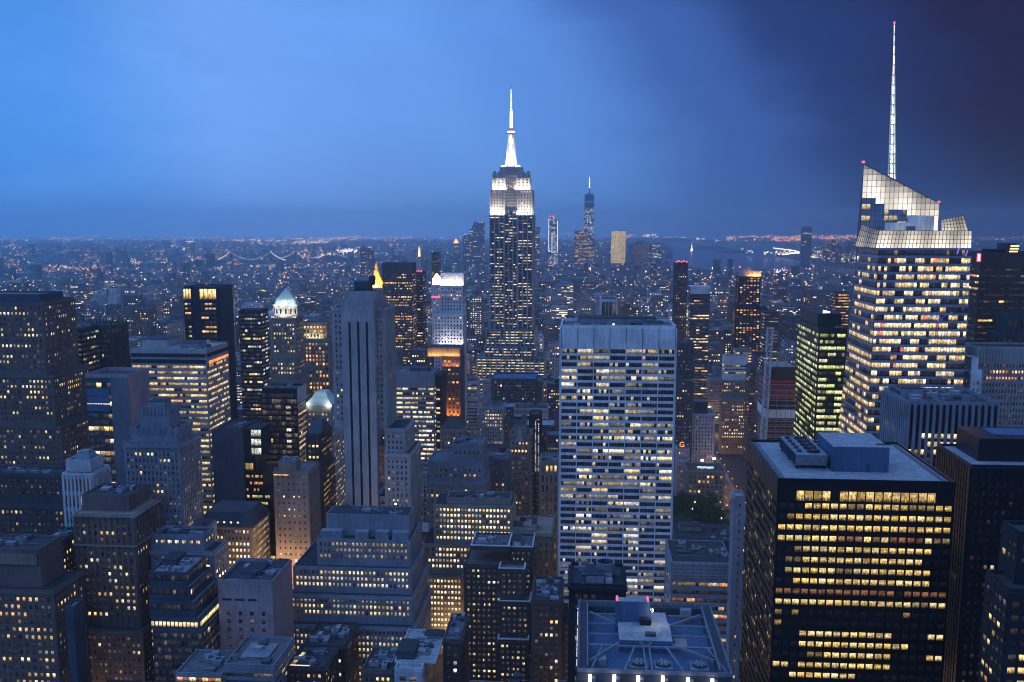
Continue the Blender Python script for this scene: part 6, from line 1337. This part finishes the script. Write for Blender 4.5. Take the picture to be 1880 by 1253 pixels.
for k in range(8):
    for sx in (-1, 1):
        r = empty('street_lamp', (AX + sx * 11.5, 870 + k * 28, .15)); tag(r, 'street lamp with a warm head on the %s kerb of the avenue' % ('right' if sx > 0 else 'left'), 'street lamp', 'street lamps along the avenue')
        if k == 0 and sx == -1:
            pm = MB(); pm.beam((0, 0, 0), (0, 0, 8.5), .18, 'steel'); po = pm.build('pole'); hm_ = MB(); hm_.box(-.35, .35, -.9, .9, 8.5, 8.8, 'lamp warm'); ho = hm_.build('lamp_head'); LAMP = (po.data, ho.data); po.parent = r; ho.parent = r
        else:
            for n_, me in zip(('pole', 'lamp_head'), LAMP): o = bpy.data.objects.new(n_, me); COL.objects.link(o); o.parent = r
for k in range(6): point_lamp('street_lamp_glow', (AX, 880 + k * 38, 9), 9000, (1, .5, .25), 1.5)
for (gx, gy, gz, pw) in ((-75, 545, 14, 15000), (-60, 600, 14, 15000), (-165, 660, 10, 20000), (-230, 480, 10, 9000), (12, 640, 10, 9000), (60, 480, 10, 6000), (-170, 900, 10, 26000), (-5, 800, 10, 15000), (-192, 590, 9, 15000), (-190, 700, 9, 20000), (-188, 820, 9, 20000), (-188, 960, 9, 26000), (-190, 1100, 9, 26000), (-120, 640, 9, 15000), (-60, 720, 9, 15000), (-90, 840, 9, 20000), (-50, 940, 9, 20000), (40, 700, 9, 12000), (70, 1000, 9, 22000), (-120, 1020, 9, 22000), (-300, 640, 9, 20000), (-330, 820, 9, 26000), (-420, 1000, 9, 30000), (-260, 900, 9, 26000), (230, 820, 9, 20000), (60, 1190, 9, 26000), (-10, 1080, 9, 22000), (170, 1200, 9, 30000), (290, 1100, 9, 30000), (-210, 560, 9, 9000), (-66, 470, 9, 9000), (-110, 470, 9, 7000), (-240, 420, 12, 14000), (-160, 430, 12, 12000), (-205, 500, 12, 16000), (-140, 520, 12, 14000), (-255, 560, 12, 16000), (-90, 610, 12, 16000), (-35, 520, 12, 9000), (0, 450, 12, 9000), (-60, 420, 12, 8000), (60, 420, 12, 9000), (100, 440, 12, 9000), (120, 520, 12, 10000)): point_lamp('street_lamp_glow', (gx, gy, gz), pw, (1, .58, .30), 2)  # unseen point lights added low in the street canyons to warm walls
# ------------------------------------------------------------------ park trees
surf('leaf green', (.045, .085, .03), .7, .5, .8, 3); surf('leaf dark', (.028, .055, .022), .75, .5, .8, 3); surf('bark', (.06, .045, .035), .9)
def tree_meshes(seed):
    r = random.Random(seed); tk = MB(); tk.cyl(0, 0, 0, 7, .42, .24, 8, 'bark')
    cl = []
    for i in range(9):
        a = r.uniform(0, 6.28); rr_ = r.uniform(1.4, 4.2); z = r.uniform(7.5, 13.5); c = Vector((rr_ * math.cos(a), rr_ * math.sin(a), z)); tk.beam((0, 0, r.uniform(4, 6.8)), c, .16, 'bark'); cl.append((c, r.uniform(1.5, 2.7)))
    cr = MB()
    for c, rad in cl:
        for _ in range(120):
            d = Vector((r.gauss(0, 1), r.gauss(0, 1), r.gauss(0, .8))); d.normalize(); p = c + d * rad * r.random() ** .4
            u = Vector((r.gauss(0, 1), r.gauss(0, 1), r.gauss(0, 1))).normalized() * r.uniform(.25, .5); v = u.orthogonal().normalized() * u.length * .7
            cr.face([p - u, p + v, p + u, p - v], r.choice(('leaf green', 'leaf green', 'leaf dark')))
    return tk, cr
TREES = []
for sd in (1, 2, 3):
    tk, cr = tree_meshes(sd); a, c = tk.build('trunk'), cr.build('crown'); TREES.append((a.data, c.data)); bpy.data.objects.remove(a); bpy.data.objects.remove(c)
rt_ = random.Random(3); k = 0
for row in range(5):
    for col in range(8):
        x = 70 + col * 7.2 + rt_.uniform(-1.5, 1.5); y = 790 + row * 18.5 + rt_.uniform(-4, 4)
        if x > 120: continue
        r = empty('park_tree', (x, y, 0)); r.rotation_euler = (0, 0, rt_.uniform(0, 6)); s_ = rt_.uniform(1.15, 1.6); r.scale = (s_, s_, s_)
        tag(r, 'dark leafy park tree in the grove right of the white gridded tower', 'tree', 'park trees in a dense grove')
        for n_, me in zip(('trunk', 'crown'), TREES[k % 3]): o = bpy.data.objects.new(n_, me); COL.objects.link(o); o.parent = r
        k += 1
sheet('park_lawn', [(66, 768), (121, 768), (121, 878), (66, 878)], .03, 'green')
pk = random.Random(9)
for i in range(7):
    x, y = pk.uniform(70, 118), pk.uniform(780, 866); r = empty('park_lamp', (x, y, 0)); tag(r, 'glowing park lamp among the dark grove trees', 'street lamp', 'park lamps in the grove')
    a = MB(); a.beam((x, y, 0), (x, y, 18.5), .2, 'slate'); a.build('pole', r, r.location); a = MB(); a.cyl(x, y, 18.5, 19.8, .55, .4, 8, 'lamp warm'); a.build('lamp_head', r, r.location)

gl = random.Random(31)
for k in range(34):                                               # unseen point lights added along side streets to warm the walls
    py_ = gl.uniform(560, 800); g_ = ground_at(gl.uniform(40, 1500), py_); yy = 300 + 80.5 * round((g_.y - 300) / 80.5) - 9
    point_lamp('street_lamp_glow', (g_.x, yy, 9), 14000 + 16 * yy, (1, .55, .27), 2)
# ================================================================== the rest of the city on its street grid
HER = list(ALL_B)
for i_, a_ in enumerate(HER):
    if len(a_.label.split()) > 16: print('LONG', a_.label)
    for b_ in HER[i_ + 1:]:
        for p in a_.boxes:
            for q in b_.boxes:
                ox, oy, oz = min(p[1], q[1]) - max(p[0], q[0]), min(p[3], q[3]) - max(p[2], q[2]), min(p[5], q[5]) - max(p[4], q[4])
                if ox > .3 and oy > .3 and oz > .3: print('OVERLAP %.1f %.1f %.0f | %s | %s' % (ox, oy, oz, a_.label, b_.label))
for b in HER:
    for r_ in b.rects: pass
PROT = []
for b in HER:
    for r_ in b.rects: PROT.append((r_[0] - 1, r_[1] - 1, r_[2] + 1, r_[3], b.D))
PROT += [(1322, 850, 1366, 940, 1092), (1240, 905, 1346, 976, 880), (0, 0, 1880, 436, 6000), (395, 455, 660, 480, 5600), (1220, 435, 1575, 515, 4200), (655, 452, 690, 480, 4200)]
HBOX = [bx for b in HER for bx in b.boxes]
rf = random.Random(21)
def hits(x0, x1, y0, y1):
    for a in HBOX:
        if x0 < a[1] + 2 and x1 > a[0] - 2 and y0 < a[3] + 2 and y1 > a[2] - 2: return True
    if x1 > 119 and x0 < 151 and y1 > 560 and y0 < 1092: return True
    if x1 > 64 and x0 < 124 and y1 > 750 and y0 < 880: return True
    return False
def cut(x0, x1, y0, y1, h):
    "lower a filler until it hides nothing the photograph shows behind it"
    p = [proj((x, y0, 0)) for x in (x0, x1)] + [proj((x, y1, 0)) for x in (x0, x1)]
    if any(q is None for q in p): return 0
    xa, xb = min(q[0] for q in p), max(q[0] for q in p)
    ymin = -1e9
    for (l, t, r, bt, D) in PROT:
        if D > y0 and l < xb and r > xa: ymin = max(ymin, bt)
    if ymin < -1e8: return h
    zlim = min(Z((xa + xb) / 2, ymin, y0), Z((xa + xb) / 2, ymin, y1))
    return min(h, zlim)
FILL = []
def lots(y0, dep, step=1.0):
    half = .62 * (y0 + 60); x = -half
    while x < half:
        w = rf.uniform(16, 38) * step
        for av in (-175, 135, 425, 735, -485, -795, -1105, 1045):
            if x < av + 12 and x + w > av - 12: x = av + 12.5; break
        far = y0 > 1450
        u = rf.random()
        h = rf.uniform(16, 48) if far else rf.uniform(28, 72)
        if u > .90: h = rf.uniform(60, 115) if y0 < 2600 else rf.uniform(45, 75)
        elif u > .72: h *= 1.35
        g = rf.uniform(.15, 1.0)
        bx = (x, x + w - g, y0 + rf.uniform(0, 1.5), y0 + dep - rf.uniform(.6, 4))
        x += w
        if hits(*bx): 
            continue
        h2 = cut(*bx, h)
        if h2 < 9: continue
        FILL.append((*bx, h2))
Y = 300.0
while Y < 3300:
    st = 1.0 if Y < 1500 else (1.15 if Y < 2300 else 1.4)
    lots(Y, 30, st); lots(Y + 32, 30, st); Y += 80.5
# which of them are seen: coarse z-buffer over everything
RW, RH = 470, 314
zb = np.full((RH, RW), 1e9); idm = np.full((RH, RW), -1, dtype=int)
def splat(box, ident):
    x0, x1, y0, y1, z0, z1 = box
    pr = [proj((x, y, z)) for x in (x0, x1) for y in (y0, y1) for z in (z0, z1)]
    if any(q is None for q in pr): return
    # front face
    a, c = proj((x0, y0, z0)), proj((x1, y0, z1))
    xs = [q[0] for q in pr]; 
    for (l, t, r, bt, d) in ((a[0], c[1], c[0], a[1], y0), (min(xs), min(q[1] for q in pr), max(xs), max(proj((x0, y1, z1))[1], c[1]), y1)):
        i0, i1 = max(0, int(l / 4)), min(RW, int(r / 4) + 1); j0, j1 = max(0, int(t / 4)), min(RH, int(bt / 4) + 1)
        if i1 <= i0 or j1 <= j0: continue
        s_ = zb[j0:j1, i0:i1]; m_ = s_ > d; s_[m_] = d; idm[j0:j1, i0:i1][m_] = ident
for bx in HBOX: splat(bx, -2)
for k, f in enumerate(FILL): splat((f[0], f[1], f[2], f[3], 0, f[4]), k)
cnt = np.bincount(idm[idm >= 0], minlength=len(FILL))
vis = [k for k in range(len(FILL)) if cnt[k] > 0]
NB = len(HER)
order = sorted(vis, key=lambda k: -cnt[k])
INDIV = set(order[:max(0, 296 - NB)])
print('heroes', NB, 'fill', len(FILL), 'visible', len(vis), 'individual', len(INDIV))
WALLS = ['limestone', 'tan', 'buff', 'brown', 'red', 'grey', 'mid', 'slate', 'umber', 'umber', 'brown', 'mid', 'slate', 'pale']
ROOFS = ['tar', 'gravel', 'tar', 'slate', 'deck']
ADJ = dict(limestone='stone', tan='tan', buff='buff', brown='brown brick', red='red brick', grey='grey', mid='mid grey', slate='slate grey', umber='dark brown', pale='pale')
LAND = []
for b in HER:
    if b.short and b.rects:
        xs0, ys0, xs1, ys1 = min(r[0] for r in b.rects), min(r[1] for r in b.rects), max(r[2] for r in b.rects), max(r[3] for r in b.rects)
        LAND.append(((xs0 + xs1) / 2, (ys0 + ys1) / 2, b.short, xs0, xs1, ys0, ys1, b.D))
USED = {}
def style_for(y0, r):
    sp = r.choice((PUNCH, PUNCH, PUNCH, BAND, VERT))
    px = max(2.4, y0 / 420) if sp is not BAND else max(3.2, y0 / 330)
    u = r.random(); p = r.choice((.03, .06, .10, .16, .30, .05, .08))
    d = dict(p=p, pal=r.choice(((WARM, YEL, CREAM), (CREAM, WHITE, COOL), (WARM, ORG, YEL), (YEL, CREAM, WHITE))), lo=.5, hi=2.0 if y0 < 1200 else 2.8, coh=.35)
    if u < .16: d.update(band=r.uniform(.25, .7), bl=.8)
    return S(sp, px=px, pz=3.5 if y0 < 1300 else 4.2, pp=.3, sp=.2, lit=d), p + d.get('band', 0)
def describe(k, f, wall, p, form):
    pr = proj(((f[0] + f[1]) / 2, f[2], f[4])); x, y = pr[0], pr[1]
    look = 'brightly lit' if p > .28 else ('nearly unlit' if p < .05 else ('dimly lit' if p < .12 else 'half lit'))
    size = 'tall' if f[4] > 72 else ('low' if f[4] < 32 else 'mid height')
    wd = 'narrow' if f[1] - f[0] < 20 else ('broad' if f[1] - f[0] > 33 else 'square')
    best = min(LAND, key=lambda L: (max(L[3] - x, 0, x - L[4])) ** 2 + (.8 * max(L[5] - y, 0, y - L[6])) ** 2)
    if x < best[3] - 4: rel = 'left of'
    elif x > best[4] + 4: rel = 'right of'
    elif f[2] > best[7]: rel = 'behind'
    else: rel = 'in front of'
    for parts in ((look, size, wd, ADJ[wall], form), (look, size, wd, ADJ[wall], form.split(' with')[0]), (look, size, ADJ[wall], form.split(' with')[0]), (look, ADJ[wall], form.split(' with')[0])):
        t_ = '%s %s the %s' % (' '.join(parts), rel, best[2])
        if len(t_.split()) <= 13: break
    return t_, x
far_mb = MB(); fw = Building('mass', 'mass'); ALL_B.remove(fw); fw.roofs = None
lab = []
for k in vis:
    f = FILL[k]; x0, x1, y0, y1, h = f; r = random.Random(k * 13 + 5); wall = r.choice(WALLS); roof = r.choice(ROOFS)
    sp, p = style_for(y0, r)
    if k in INDIV:
        b = Building('city_building', 'x', seed=k); b.D = y0
        stepped = h > 40 and r.random() < .4 and x1 - x0 > 14
        form = 'stepped block' if stepped else r.choice(('block', 'block', 'house block'))
        if stepped:
            h1 = h * r.uniform(.6, .82); q = (x1 - x0) * r.uniform(.1, .22); dq = (y1 - y0) * .2
            b.block(x0 + q, x1 - q * r.uniform(.5, 1.4), y0 + dq, y1, h1, h, sp, wall, roof); b.block(x0, x1, y0, y1, 0, h1, sp, wall, roof)
        else: b.block(x0, x1, y0, y1, 0, h, sp, wall, roof)
        tk = y0 < 1300 and r.random() < .4
        if y0 < 1700: b.clutter(0, r.randint(1, 3), seed=k, tank=tk)
        if r.random() < .6: a_, c_ = r.uniform(.1, .5), r.uniform(.2, .5); b.roofbox(0, a_, a_ + r.uniform(.2, .4), c_, c_ + .35, r.uniform(2.5, 5), r.choice(('plant', wall, 'tar')))
        base, sx = describe(k, f, wall, p, form + (' with water tank' if tk else ''))
        lab.append((base, sx, b))
    else:
        fw.block(x0, x1, y0, y1, 0, h, sp, wall, roof, .6 if y0 < 1500 else 0)
        if r.random() < .5:
            w_, d_ = (x1 - x0), (y1 - y0); a_, c_ = r.uniform(.1, .5), r.uniform(.15, .5)
            fw.wall.box(x0 + w_ * a_, x0 + w_ * (a_ + .3), y0 + d_ * c_, y0 + d_ * (c_ + .3), h, h + r.uniform(2.5, 5), r.choice((wall, 'plant', 'tar')), (0,))
from collections import defaultdict
dup = defaultdict(list)
for base, sx, b in lab: dup[base].append((sx, b))
ORD = ['leftmost', 'second from left', 'third from left', 'fourth from left', 'fifth from left', 'sixth from left', 'seventh from left', 'eighth from left', 'ninth from left']
for base, ls in dup.items():
    ls.sort(key=lambda t: t[0])
    for i, (sx, b) in enumerate(ls):
        b.label = base if len(ls) == 1 else '%s, %s' % (base, ORD[min(i, 8)] if i < len(ls) - 1 or i == 0 else 'rightmost')
        b.group = 'city blocks on the street grid'
for b in ALL_B: b.finish()
org = Vector((0, 1500, 0))
# beyond the street grid: the far boroughs as one mass
rm = random.Random(77); mass = fw.wall; roofs = fw.roof; bulbs = MB()
def inside(poly, x, y):
    c = False; j = len(poly) - 1
    for i in range(len(poly)):
        if (poly[i][1] > y) != (poly[j][1] > y) and x < (poly[j][0] - poly[i][0]) * (y - poly[i][1]) / (poly[j][1] - poly[i][1]) + poly[i][0]: c = not c
        j = i
    return c
def wet(px, py): return any(inside(w, px, py) for w in WPOLY)
def bulb(p, s_, c, f, d=None):
    s_ *= 1.5; f = min(f * 3.2, 5)
    bulbs.box(p[0] - s_ / 2, p[0] + s_ / 2, p[1] - .4, p[1], p[2], p[2] + (d or s_), 'lamp points', (0, 3, 4), (c[0] * f, c[1] * f, c[2] * f, 0))
nbox = 0
for _ in range(9000):
    px = rm.uniform(-60, 1940); t = rm.random(); py = 436 + 92 * t ** 1.15
    if wet(px, py) or (1215 < px < 1560 and py < 512): continue
    g = ground_at(px, py)
    if g.y < 3250: continue
    sc = min(3.2, g.y / 3200); w, d, h = rm.uniform(16, 40) * sc, rm.uniform(16, 40) * sc, rm.uniform(8, 26) * (1 + .25 * sc)
    if rm.random() < .06: h *= rm.uniform(1.8, 3.2); w *= .6
    if g.y > 9000: h = min(h, 35)
    h = min(h, max(8, Z(px, 442, g.y))) ; 
    if any(l < px + 4 and r > px - 4 and D_ > g.y and proj((g.x, g.y, h))[1] < bt for (l, t_, r, bt, D_) in PROT if D_ > 4000 and (l, t_) != (0, 0)): h = 9
    wl = rm.choice(('mid', 'slate', 'brown', 'grey', 'umber', 'tan', 'buff'))
    mass.box(g.x, g.x + w, g.y, g.y + d, 0, h, wl, (0, 1)); roofs.face([(g.x, g.y, h), (g.x + w, g.y, h), (g.x + w, g.y + d, h), (g.x, g.y + d, h)], rm.choice(('tar', 'slate', 'gravel', 'mid'))); nbox += 1
    for _k in range(rm.choice((0, 0, 1, 1, 2, 3))):
        s_ = g.y / 1790 * rm.uniform(.45, .95); f = min(6, .22 + rm.expovariate(1 / .55)); c = rm.choice((ORG, ORG, ORG, WARM, WARM, YEL, CREAM, (1, .42, .18)))
        zz = rm.uniform(1.5, max(2, h - s_)); bulb((g.x + rm.uniform(0, w), g.y - .5, zz), s_, c, f)
# streets and yards lit in rows and clusters
def row(px0, py0, px1, py1, n, c, f0=.8, jit=1.2, s0=.8):
    n = int(n * 1.35)
    for i in range(n):
        t = rm.random(); px, py = px0 + (px1 - px0) * t + rm.gauss(0, 1.5), py0 + (py1 - py0) * t + rm.gauss(0, jit)
        g = ground_at(px, py); f = 1.1 * f0 * (.3 + rm.expovariate(1.0)); bulb((g.x, g.y, rm.uniform(24, 44)), g.y / 1790 * rm.uniform(.6, 1.15) * s0, rm.choice(c), min(f, 7))
OR = (ORG, ORG, WARM, (1, .42, .18))
for _ in range(110):
    px, py = rm.uniform(0, 720), rm.uniform(441, 522); row(px, py, px + rm.uniform(10, 70), py + rm.uniform(-3, 1), rm.randint(4, 10), rm.choice((OR, OR, OR, (WARM, CREAM), (COOL, CREAM))), 1.0, 1.0)
row(20, 511, 190, 504, 46, OR, 1.7, 2.2); row(90, 509, 180, 507, 22, OR, 1.7, 1.5); row(295, 512, 350, 511, 14, OR, 1.6, .8); row(225, 490, 260, 495, 20, OR, 1.6, 4); row(290, 485, 325, 498, 14, OR, 1.6, 3)
row(560, 470, 590, 468, 22, ((1, .8, .7), ORG, WARM), 2.0, 2); row(620, 470, 656, 468.5, 70, (WHITE, CREAM), 1.8, 1.1); row(590, 477, 630, 476, 24, (CREAM, YEL), 1.8, .6)
row(430, 448, 640, 442, 80, (WARM, CREAM, ORG, WHITE), 1.6, 3); row(540, 452, 610, 449, 40, (WARM, CREAM, WHITE), 2.2, 1.6); row(600, 446, 660, 438, 26, OR, 1.5, .7); row(640, 446, 760, 440, 34, OR, 1.2, 1.6)
row(90, 443, 180, 441, 22, OR, 1.5, 1.2); row(0, 490, 60, 480, 20, OR, 1.4, 4); row(410, 447, 440, 446, 9, OR, 2, .5); row(0, 445, 400, 441, 60, (WARM, CREAM, COOL), .8, 2.4)
row(1330, 441, 1572, 438, 230, OR, 1.9, 1.5); row(1425, 446, 1470, 445, 60, ((1, .34, .07), ORG), 2.0, 2.2); row(1500, 444, 1560, 443, 46, OR, 1.8, 2.2); row(1300, 447, 1430, 445, 34, (WHITE, WARM, CREAM), 1.2, .8); row(1180, 437, 1205, 435, 26, (WARM, WHITE, CREAM), 2, 1.4); row(1200, 441, 1260, 440, 16, (COOL, WHITE), .8, .7); row(1276, 444, 1296, 443, 12, (ORG, WHITE, WARM), 1.6, 1.2)
row(1146, 440, 1162, 437, 22, ((1, .3, .15), ORG), 1.8, 1.2); row(940, 437, 1060, 433, 24, OR, .9, 1.4); row(1760, 447, 1880, 440, 20, OR, 1, 2)
row(1403, 474, 1470, 472.5, 44, (WHITE, WARM, CREAM), 1.8, .7); row(1370, 471, 1386, 470.5, 8, (COOL, WHITE), 1.8, .4); row(1470, 478, 1500, 481, 26, (CREAM, WARM), 1.4, 1.6); row(1490, 470, 1572, 486, 90, (COOL, CREAM, WARM), .9, 5); row(1358, 465, 1364, 464.6, 3, (WARM,), 1.6, .3)
for i in range(70):                                               # the curved lit pier
    t = i / 69; px = 1420 + 48 * math.sin(t * 1.9) ** 1; py = 457 + 14 * t; px = 1421 + 46 * (1 - (2 * t - 1.05) ** 2 / 1.1) if t > .02 else 1421
    px = 1420 + 47 * math.sin(min(1, t * 1.45) * math.pi / 2) - (30 * max(0, t - .69) / .31); g = ground_at(px, 457 + 12.5 * t); bulb((g.x, g.y, 4), 4.5, (1, .93, .78), 1.5)
row(1422, 511, 1442, 510, 10, (COOL, WHITE), 3, .3); row(1230, 506, 1560, 520, 40, (WARM, CREAM, COOL), .9, 5)
for _ in range(1500):                                              # street level lamps seen between the blocks
    px, py = rm.uniform(0, 1580), rm.uniform(505, 640); g = ground_at(px, py); bulb((g.x, g.y, rm.uniform(20, 45)), g.y / 1790 * rm.uniform(.6, 1.2), rm.choice((ORG, WARM, WARM, CREAM, (1, .35, .2))), min(5, .4 + rm.expovariate(1 / .9)))
o1 = fw.wall.build('distant_city_walls'); o2 = fw.roof.build('distant_city_roofs')
wmb = MB()
for u in fw.units:
    for q, l in u: wmb.face(q, 'window glass', l)
root = empty('distant_city', (0, 0, 0)); root['kind'] = 'stuff'; root['label'] = 'mass of distant city blocks with scattered lit windows out to the horizon'; root['category'] = 'city'
o1.parent = root; o1.name = 'walls'; o2.parent = root; o2.name = 'roofs'; o3 = wmb.build('window_rows', root, None, 'stuff'); o4 = bulbs.build('street_lights', root, None, 'stuff')
for o in (o1, o2): o['kind'] = 'stuff'
# ================================================================== sky, sun and air
w = bpy.data.worlds.new('World'); SC.world = w; w.use_nodes = True; t = w.node_tree; t.nodes.clear(); N = t.nodes.new; L = t.links.new
out = N('ShaderNodeOutputWorld'); addn = N('ShaderNodeAddShader'); L(addn.outputs[0], out.inputs[0])
sky = N('ShaderNodeTexSky'); sky.sky_type = 'NISHITA'; sky.sun_disc = False; SUN_EL, SUN_ROT = math.radians(2.0), math.radians(-62)
sky.sun_elevation = SUN_EL; sky.sun_rotation = SUN_ROT; sky.ozone_density = 6; sky.altitude = 200
bg1 = N('ShaderNodeBackground'); bg1.inputs[1].default_value = .03
tint = N('ShaderNodeMix'); tint.data_type = 'RGBA'; tint.blend_type = 'MULTIPLY'; tint.inputs[0].default_value = 1; L(sky.outputs[0], tint.inputs[6]); tint.inputs[7].default_value = (.35, .6, 1, 1)
L(tint.outputs[2], bg1.inputs[0]); L(bg1.outputs[0], addn.inputs[0])
tc = N('ShaderNodeTexCoord'); sp_ = N('ShaderNodeSeparateXYZ'); L(tc.outputs['Generated'], sp_.inputs[0])
def mth(op, a, c=None):
    n = N('ShaderNodeMath'); n.operation = op
    for i, q in enumerate((a, c)):
        if q is None: continue
        if isinstance(q, (int, float)): n.inputs[i].default_value = q
        else: L(q, n.inputs[i])
    return n.outputs[0]
# cloud deck: noise on the direction, stretched flat
mp = N('ShaderNodeMapping'); mp.inputs['Scale'].default_value = (1.6, 1.6, 5.5); L(tc.outputs['Generated'], mp.inputs[0])
nz = N('ShaderNodeTexNoise'); nz.inputs['Scale'].default_value = 1.5; nz.inputs['Detail'].default_value = 7; nz.inputs['Roughness'].default_value = .52; nz.inputs['Distortion'].default_value = .6; L(mp.outputs[0], nz.inputs[0])
nsum = mth('SUBTRACT', nz.outputs[0], .5)
az = mth('ADD', sp_.outputs[0], mth('MULTIPLY', mth('MAXIMUM', sp_.outputs[2], 0.0), .42))   # the storm front leans in from the west with height
az = mth('ADD', az, mth('MULTIPLY', nsum, .24))
cr = N('ShaderNodeValToRGB'); L(mth('ADD', mth('MULTIPLY', az, .75), .5), cr.inputs[0]); cr.color_ramp.interpolation = 'EASE'
E = cr.color_ramp.elements
def lin(c): return tuple(((v / 255) / 12.92 if v / 255 < .04045 else ((v / 255 + .055) / 1.055) ** 2.4) for v in c) + (1,)
stops = [(.06, (60, 140, 232)), (.16, (82, 152, 240)), (.29, (116, 168, 246)), (.42, (108, 162, 240)), (.50, (96, 148, 228)), (.62, (64, 98, 172)), (.71, (39, 55, 108)), (.82, (36, 26, 50)), (1.0, (34, 19, 36))]
E[0].position, E[0].color = stops[0][0], lin(stops[0][1]); E[1].position, E[1].color = stops[-1][0], lin(stops[-1][1])
for p_, c_ in stops[1:-1]: e = E.new(p_); e.color = lin(c_)
mul = N('ShaderNodeVectorMath'); mul.operation = 'SCALE'
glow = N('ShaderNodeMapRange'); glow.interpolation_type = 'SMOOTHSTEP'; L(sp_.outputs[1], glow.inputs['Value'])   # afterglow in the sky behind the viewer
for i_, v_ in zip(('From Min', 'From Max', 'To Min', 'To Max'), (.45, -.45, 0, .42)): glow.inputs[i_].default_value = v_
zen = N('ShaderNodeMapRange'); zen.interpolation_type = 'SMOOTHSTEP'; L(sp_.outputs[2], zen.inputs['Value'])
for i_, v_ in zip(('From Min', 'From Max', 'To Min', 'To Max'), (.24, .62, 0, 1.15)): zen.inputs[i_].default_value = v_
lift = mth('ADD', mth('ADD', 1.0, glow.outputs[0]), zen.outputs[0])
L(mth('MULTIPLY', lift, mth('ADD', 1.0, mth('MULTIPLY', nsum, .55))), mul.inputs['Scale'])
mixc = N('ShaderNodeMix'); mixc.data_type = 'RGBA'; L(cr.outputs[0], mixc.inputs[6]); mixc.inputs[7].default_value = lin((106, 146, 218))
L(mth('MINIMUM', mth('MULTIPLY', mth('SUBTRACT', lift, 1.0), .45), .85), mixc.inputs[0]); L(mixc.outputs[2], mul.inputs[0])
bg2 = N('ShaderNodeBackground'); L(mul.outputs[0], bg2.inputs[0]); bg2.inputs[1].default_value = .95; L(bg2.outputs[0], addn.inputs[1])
sl = bpy.data.lights.new('sun', 'SUN'); sl.energy = .05; sl.angle = math.radians(20); sl.color = (1, .75, .68); so = bpy.data.objects.new('sun', sl); COL.objects.link(so)
sd = Vector((math.sin(SUN_ROT) * -1, math.cos(SUN_ROT), 0)); so.rotation_euler = Vector((-.75, .62, -.16)).to_track_quat('-Z', 'Y').to_euler()
hz = MB(); hz.box(-17500, 17500, -3000, 17500, -1, 470, 'plain'); PAL['plain'] = (1, 1, 1)
M('plain'); hm_ = bpy.data.materials.new('air'); hm_.use_nodes = True; ht = hm_.node_tree; ht.nodes.clear(); ho = ht.nodes.new('ShaderNodeOutputMaterial'); pv = ht.nodes.new('ShaderNodeVolumePrincipled')
pv.inputs['Color'].default_value = (.80, .93, 1, 1); pv.inputs['Density'].default_value = 9.5e-5; pv.inputs['Anisotropy'].default_value = 0.78; ht.links.new(pv.outputs[0], ho.inputs['Volume'])
ha = hz.build('haze'); ha['kind'] = 'stuff'; ha.data.materials.clear(); ha.data.materials.append(hm_); ha['label'] = 'thin blue evening haze filling the air over the city'
SC.view_settings.view_transform = 'Standard'; SC.view_settings.look = 'None'; SC.view_settings.exposure = 0; SC.view_settings.gamma = 1; SC.view_settings.use_curve_mapping = False
C = SC.cycles; C.max_bounces = 4; C.diffuse_bounces = 2; C.glossy_bounces = 2; C.transmission_bounces = 1; C.volume_bounces = 2; C.transparent_max_bounces = 4; C.caustics_reflective = False; C.caustics_refractive = False
C.sample_clamp_indirect = 2.0; C.use_denoising = True; C.use_light_tree = True; C.filter_width = 1.1
print('objects', len(bpy.data.objects))
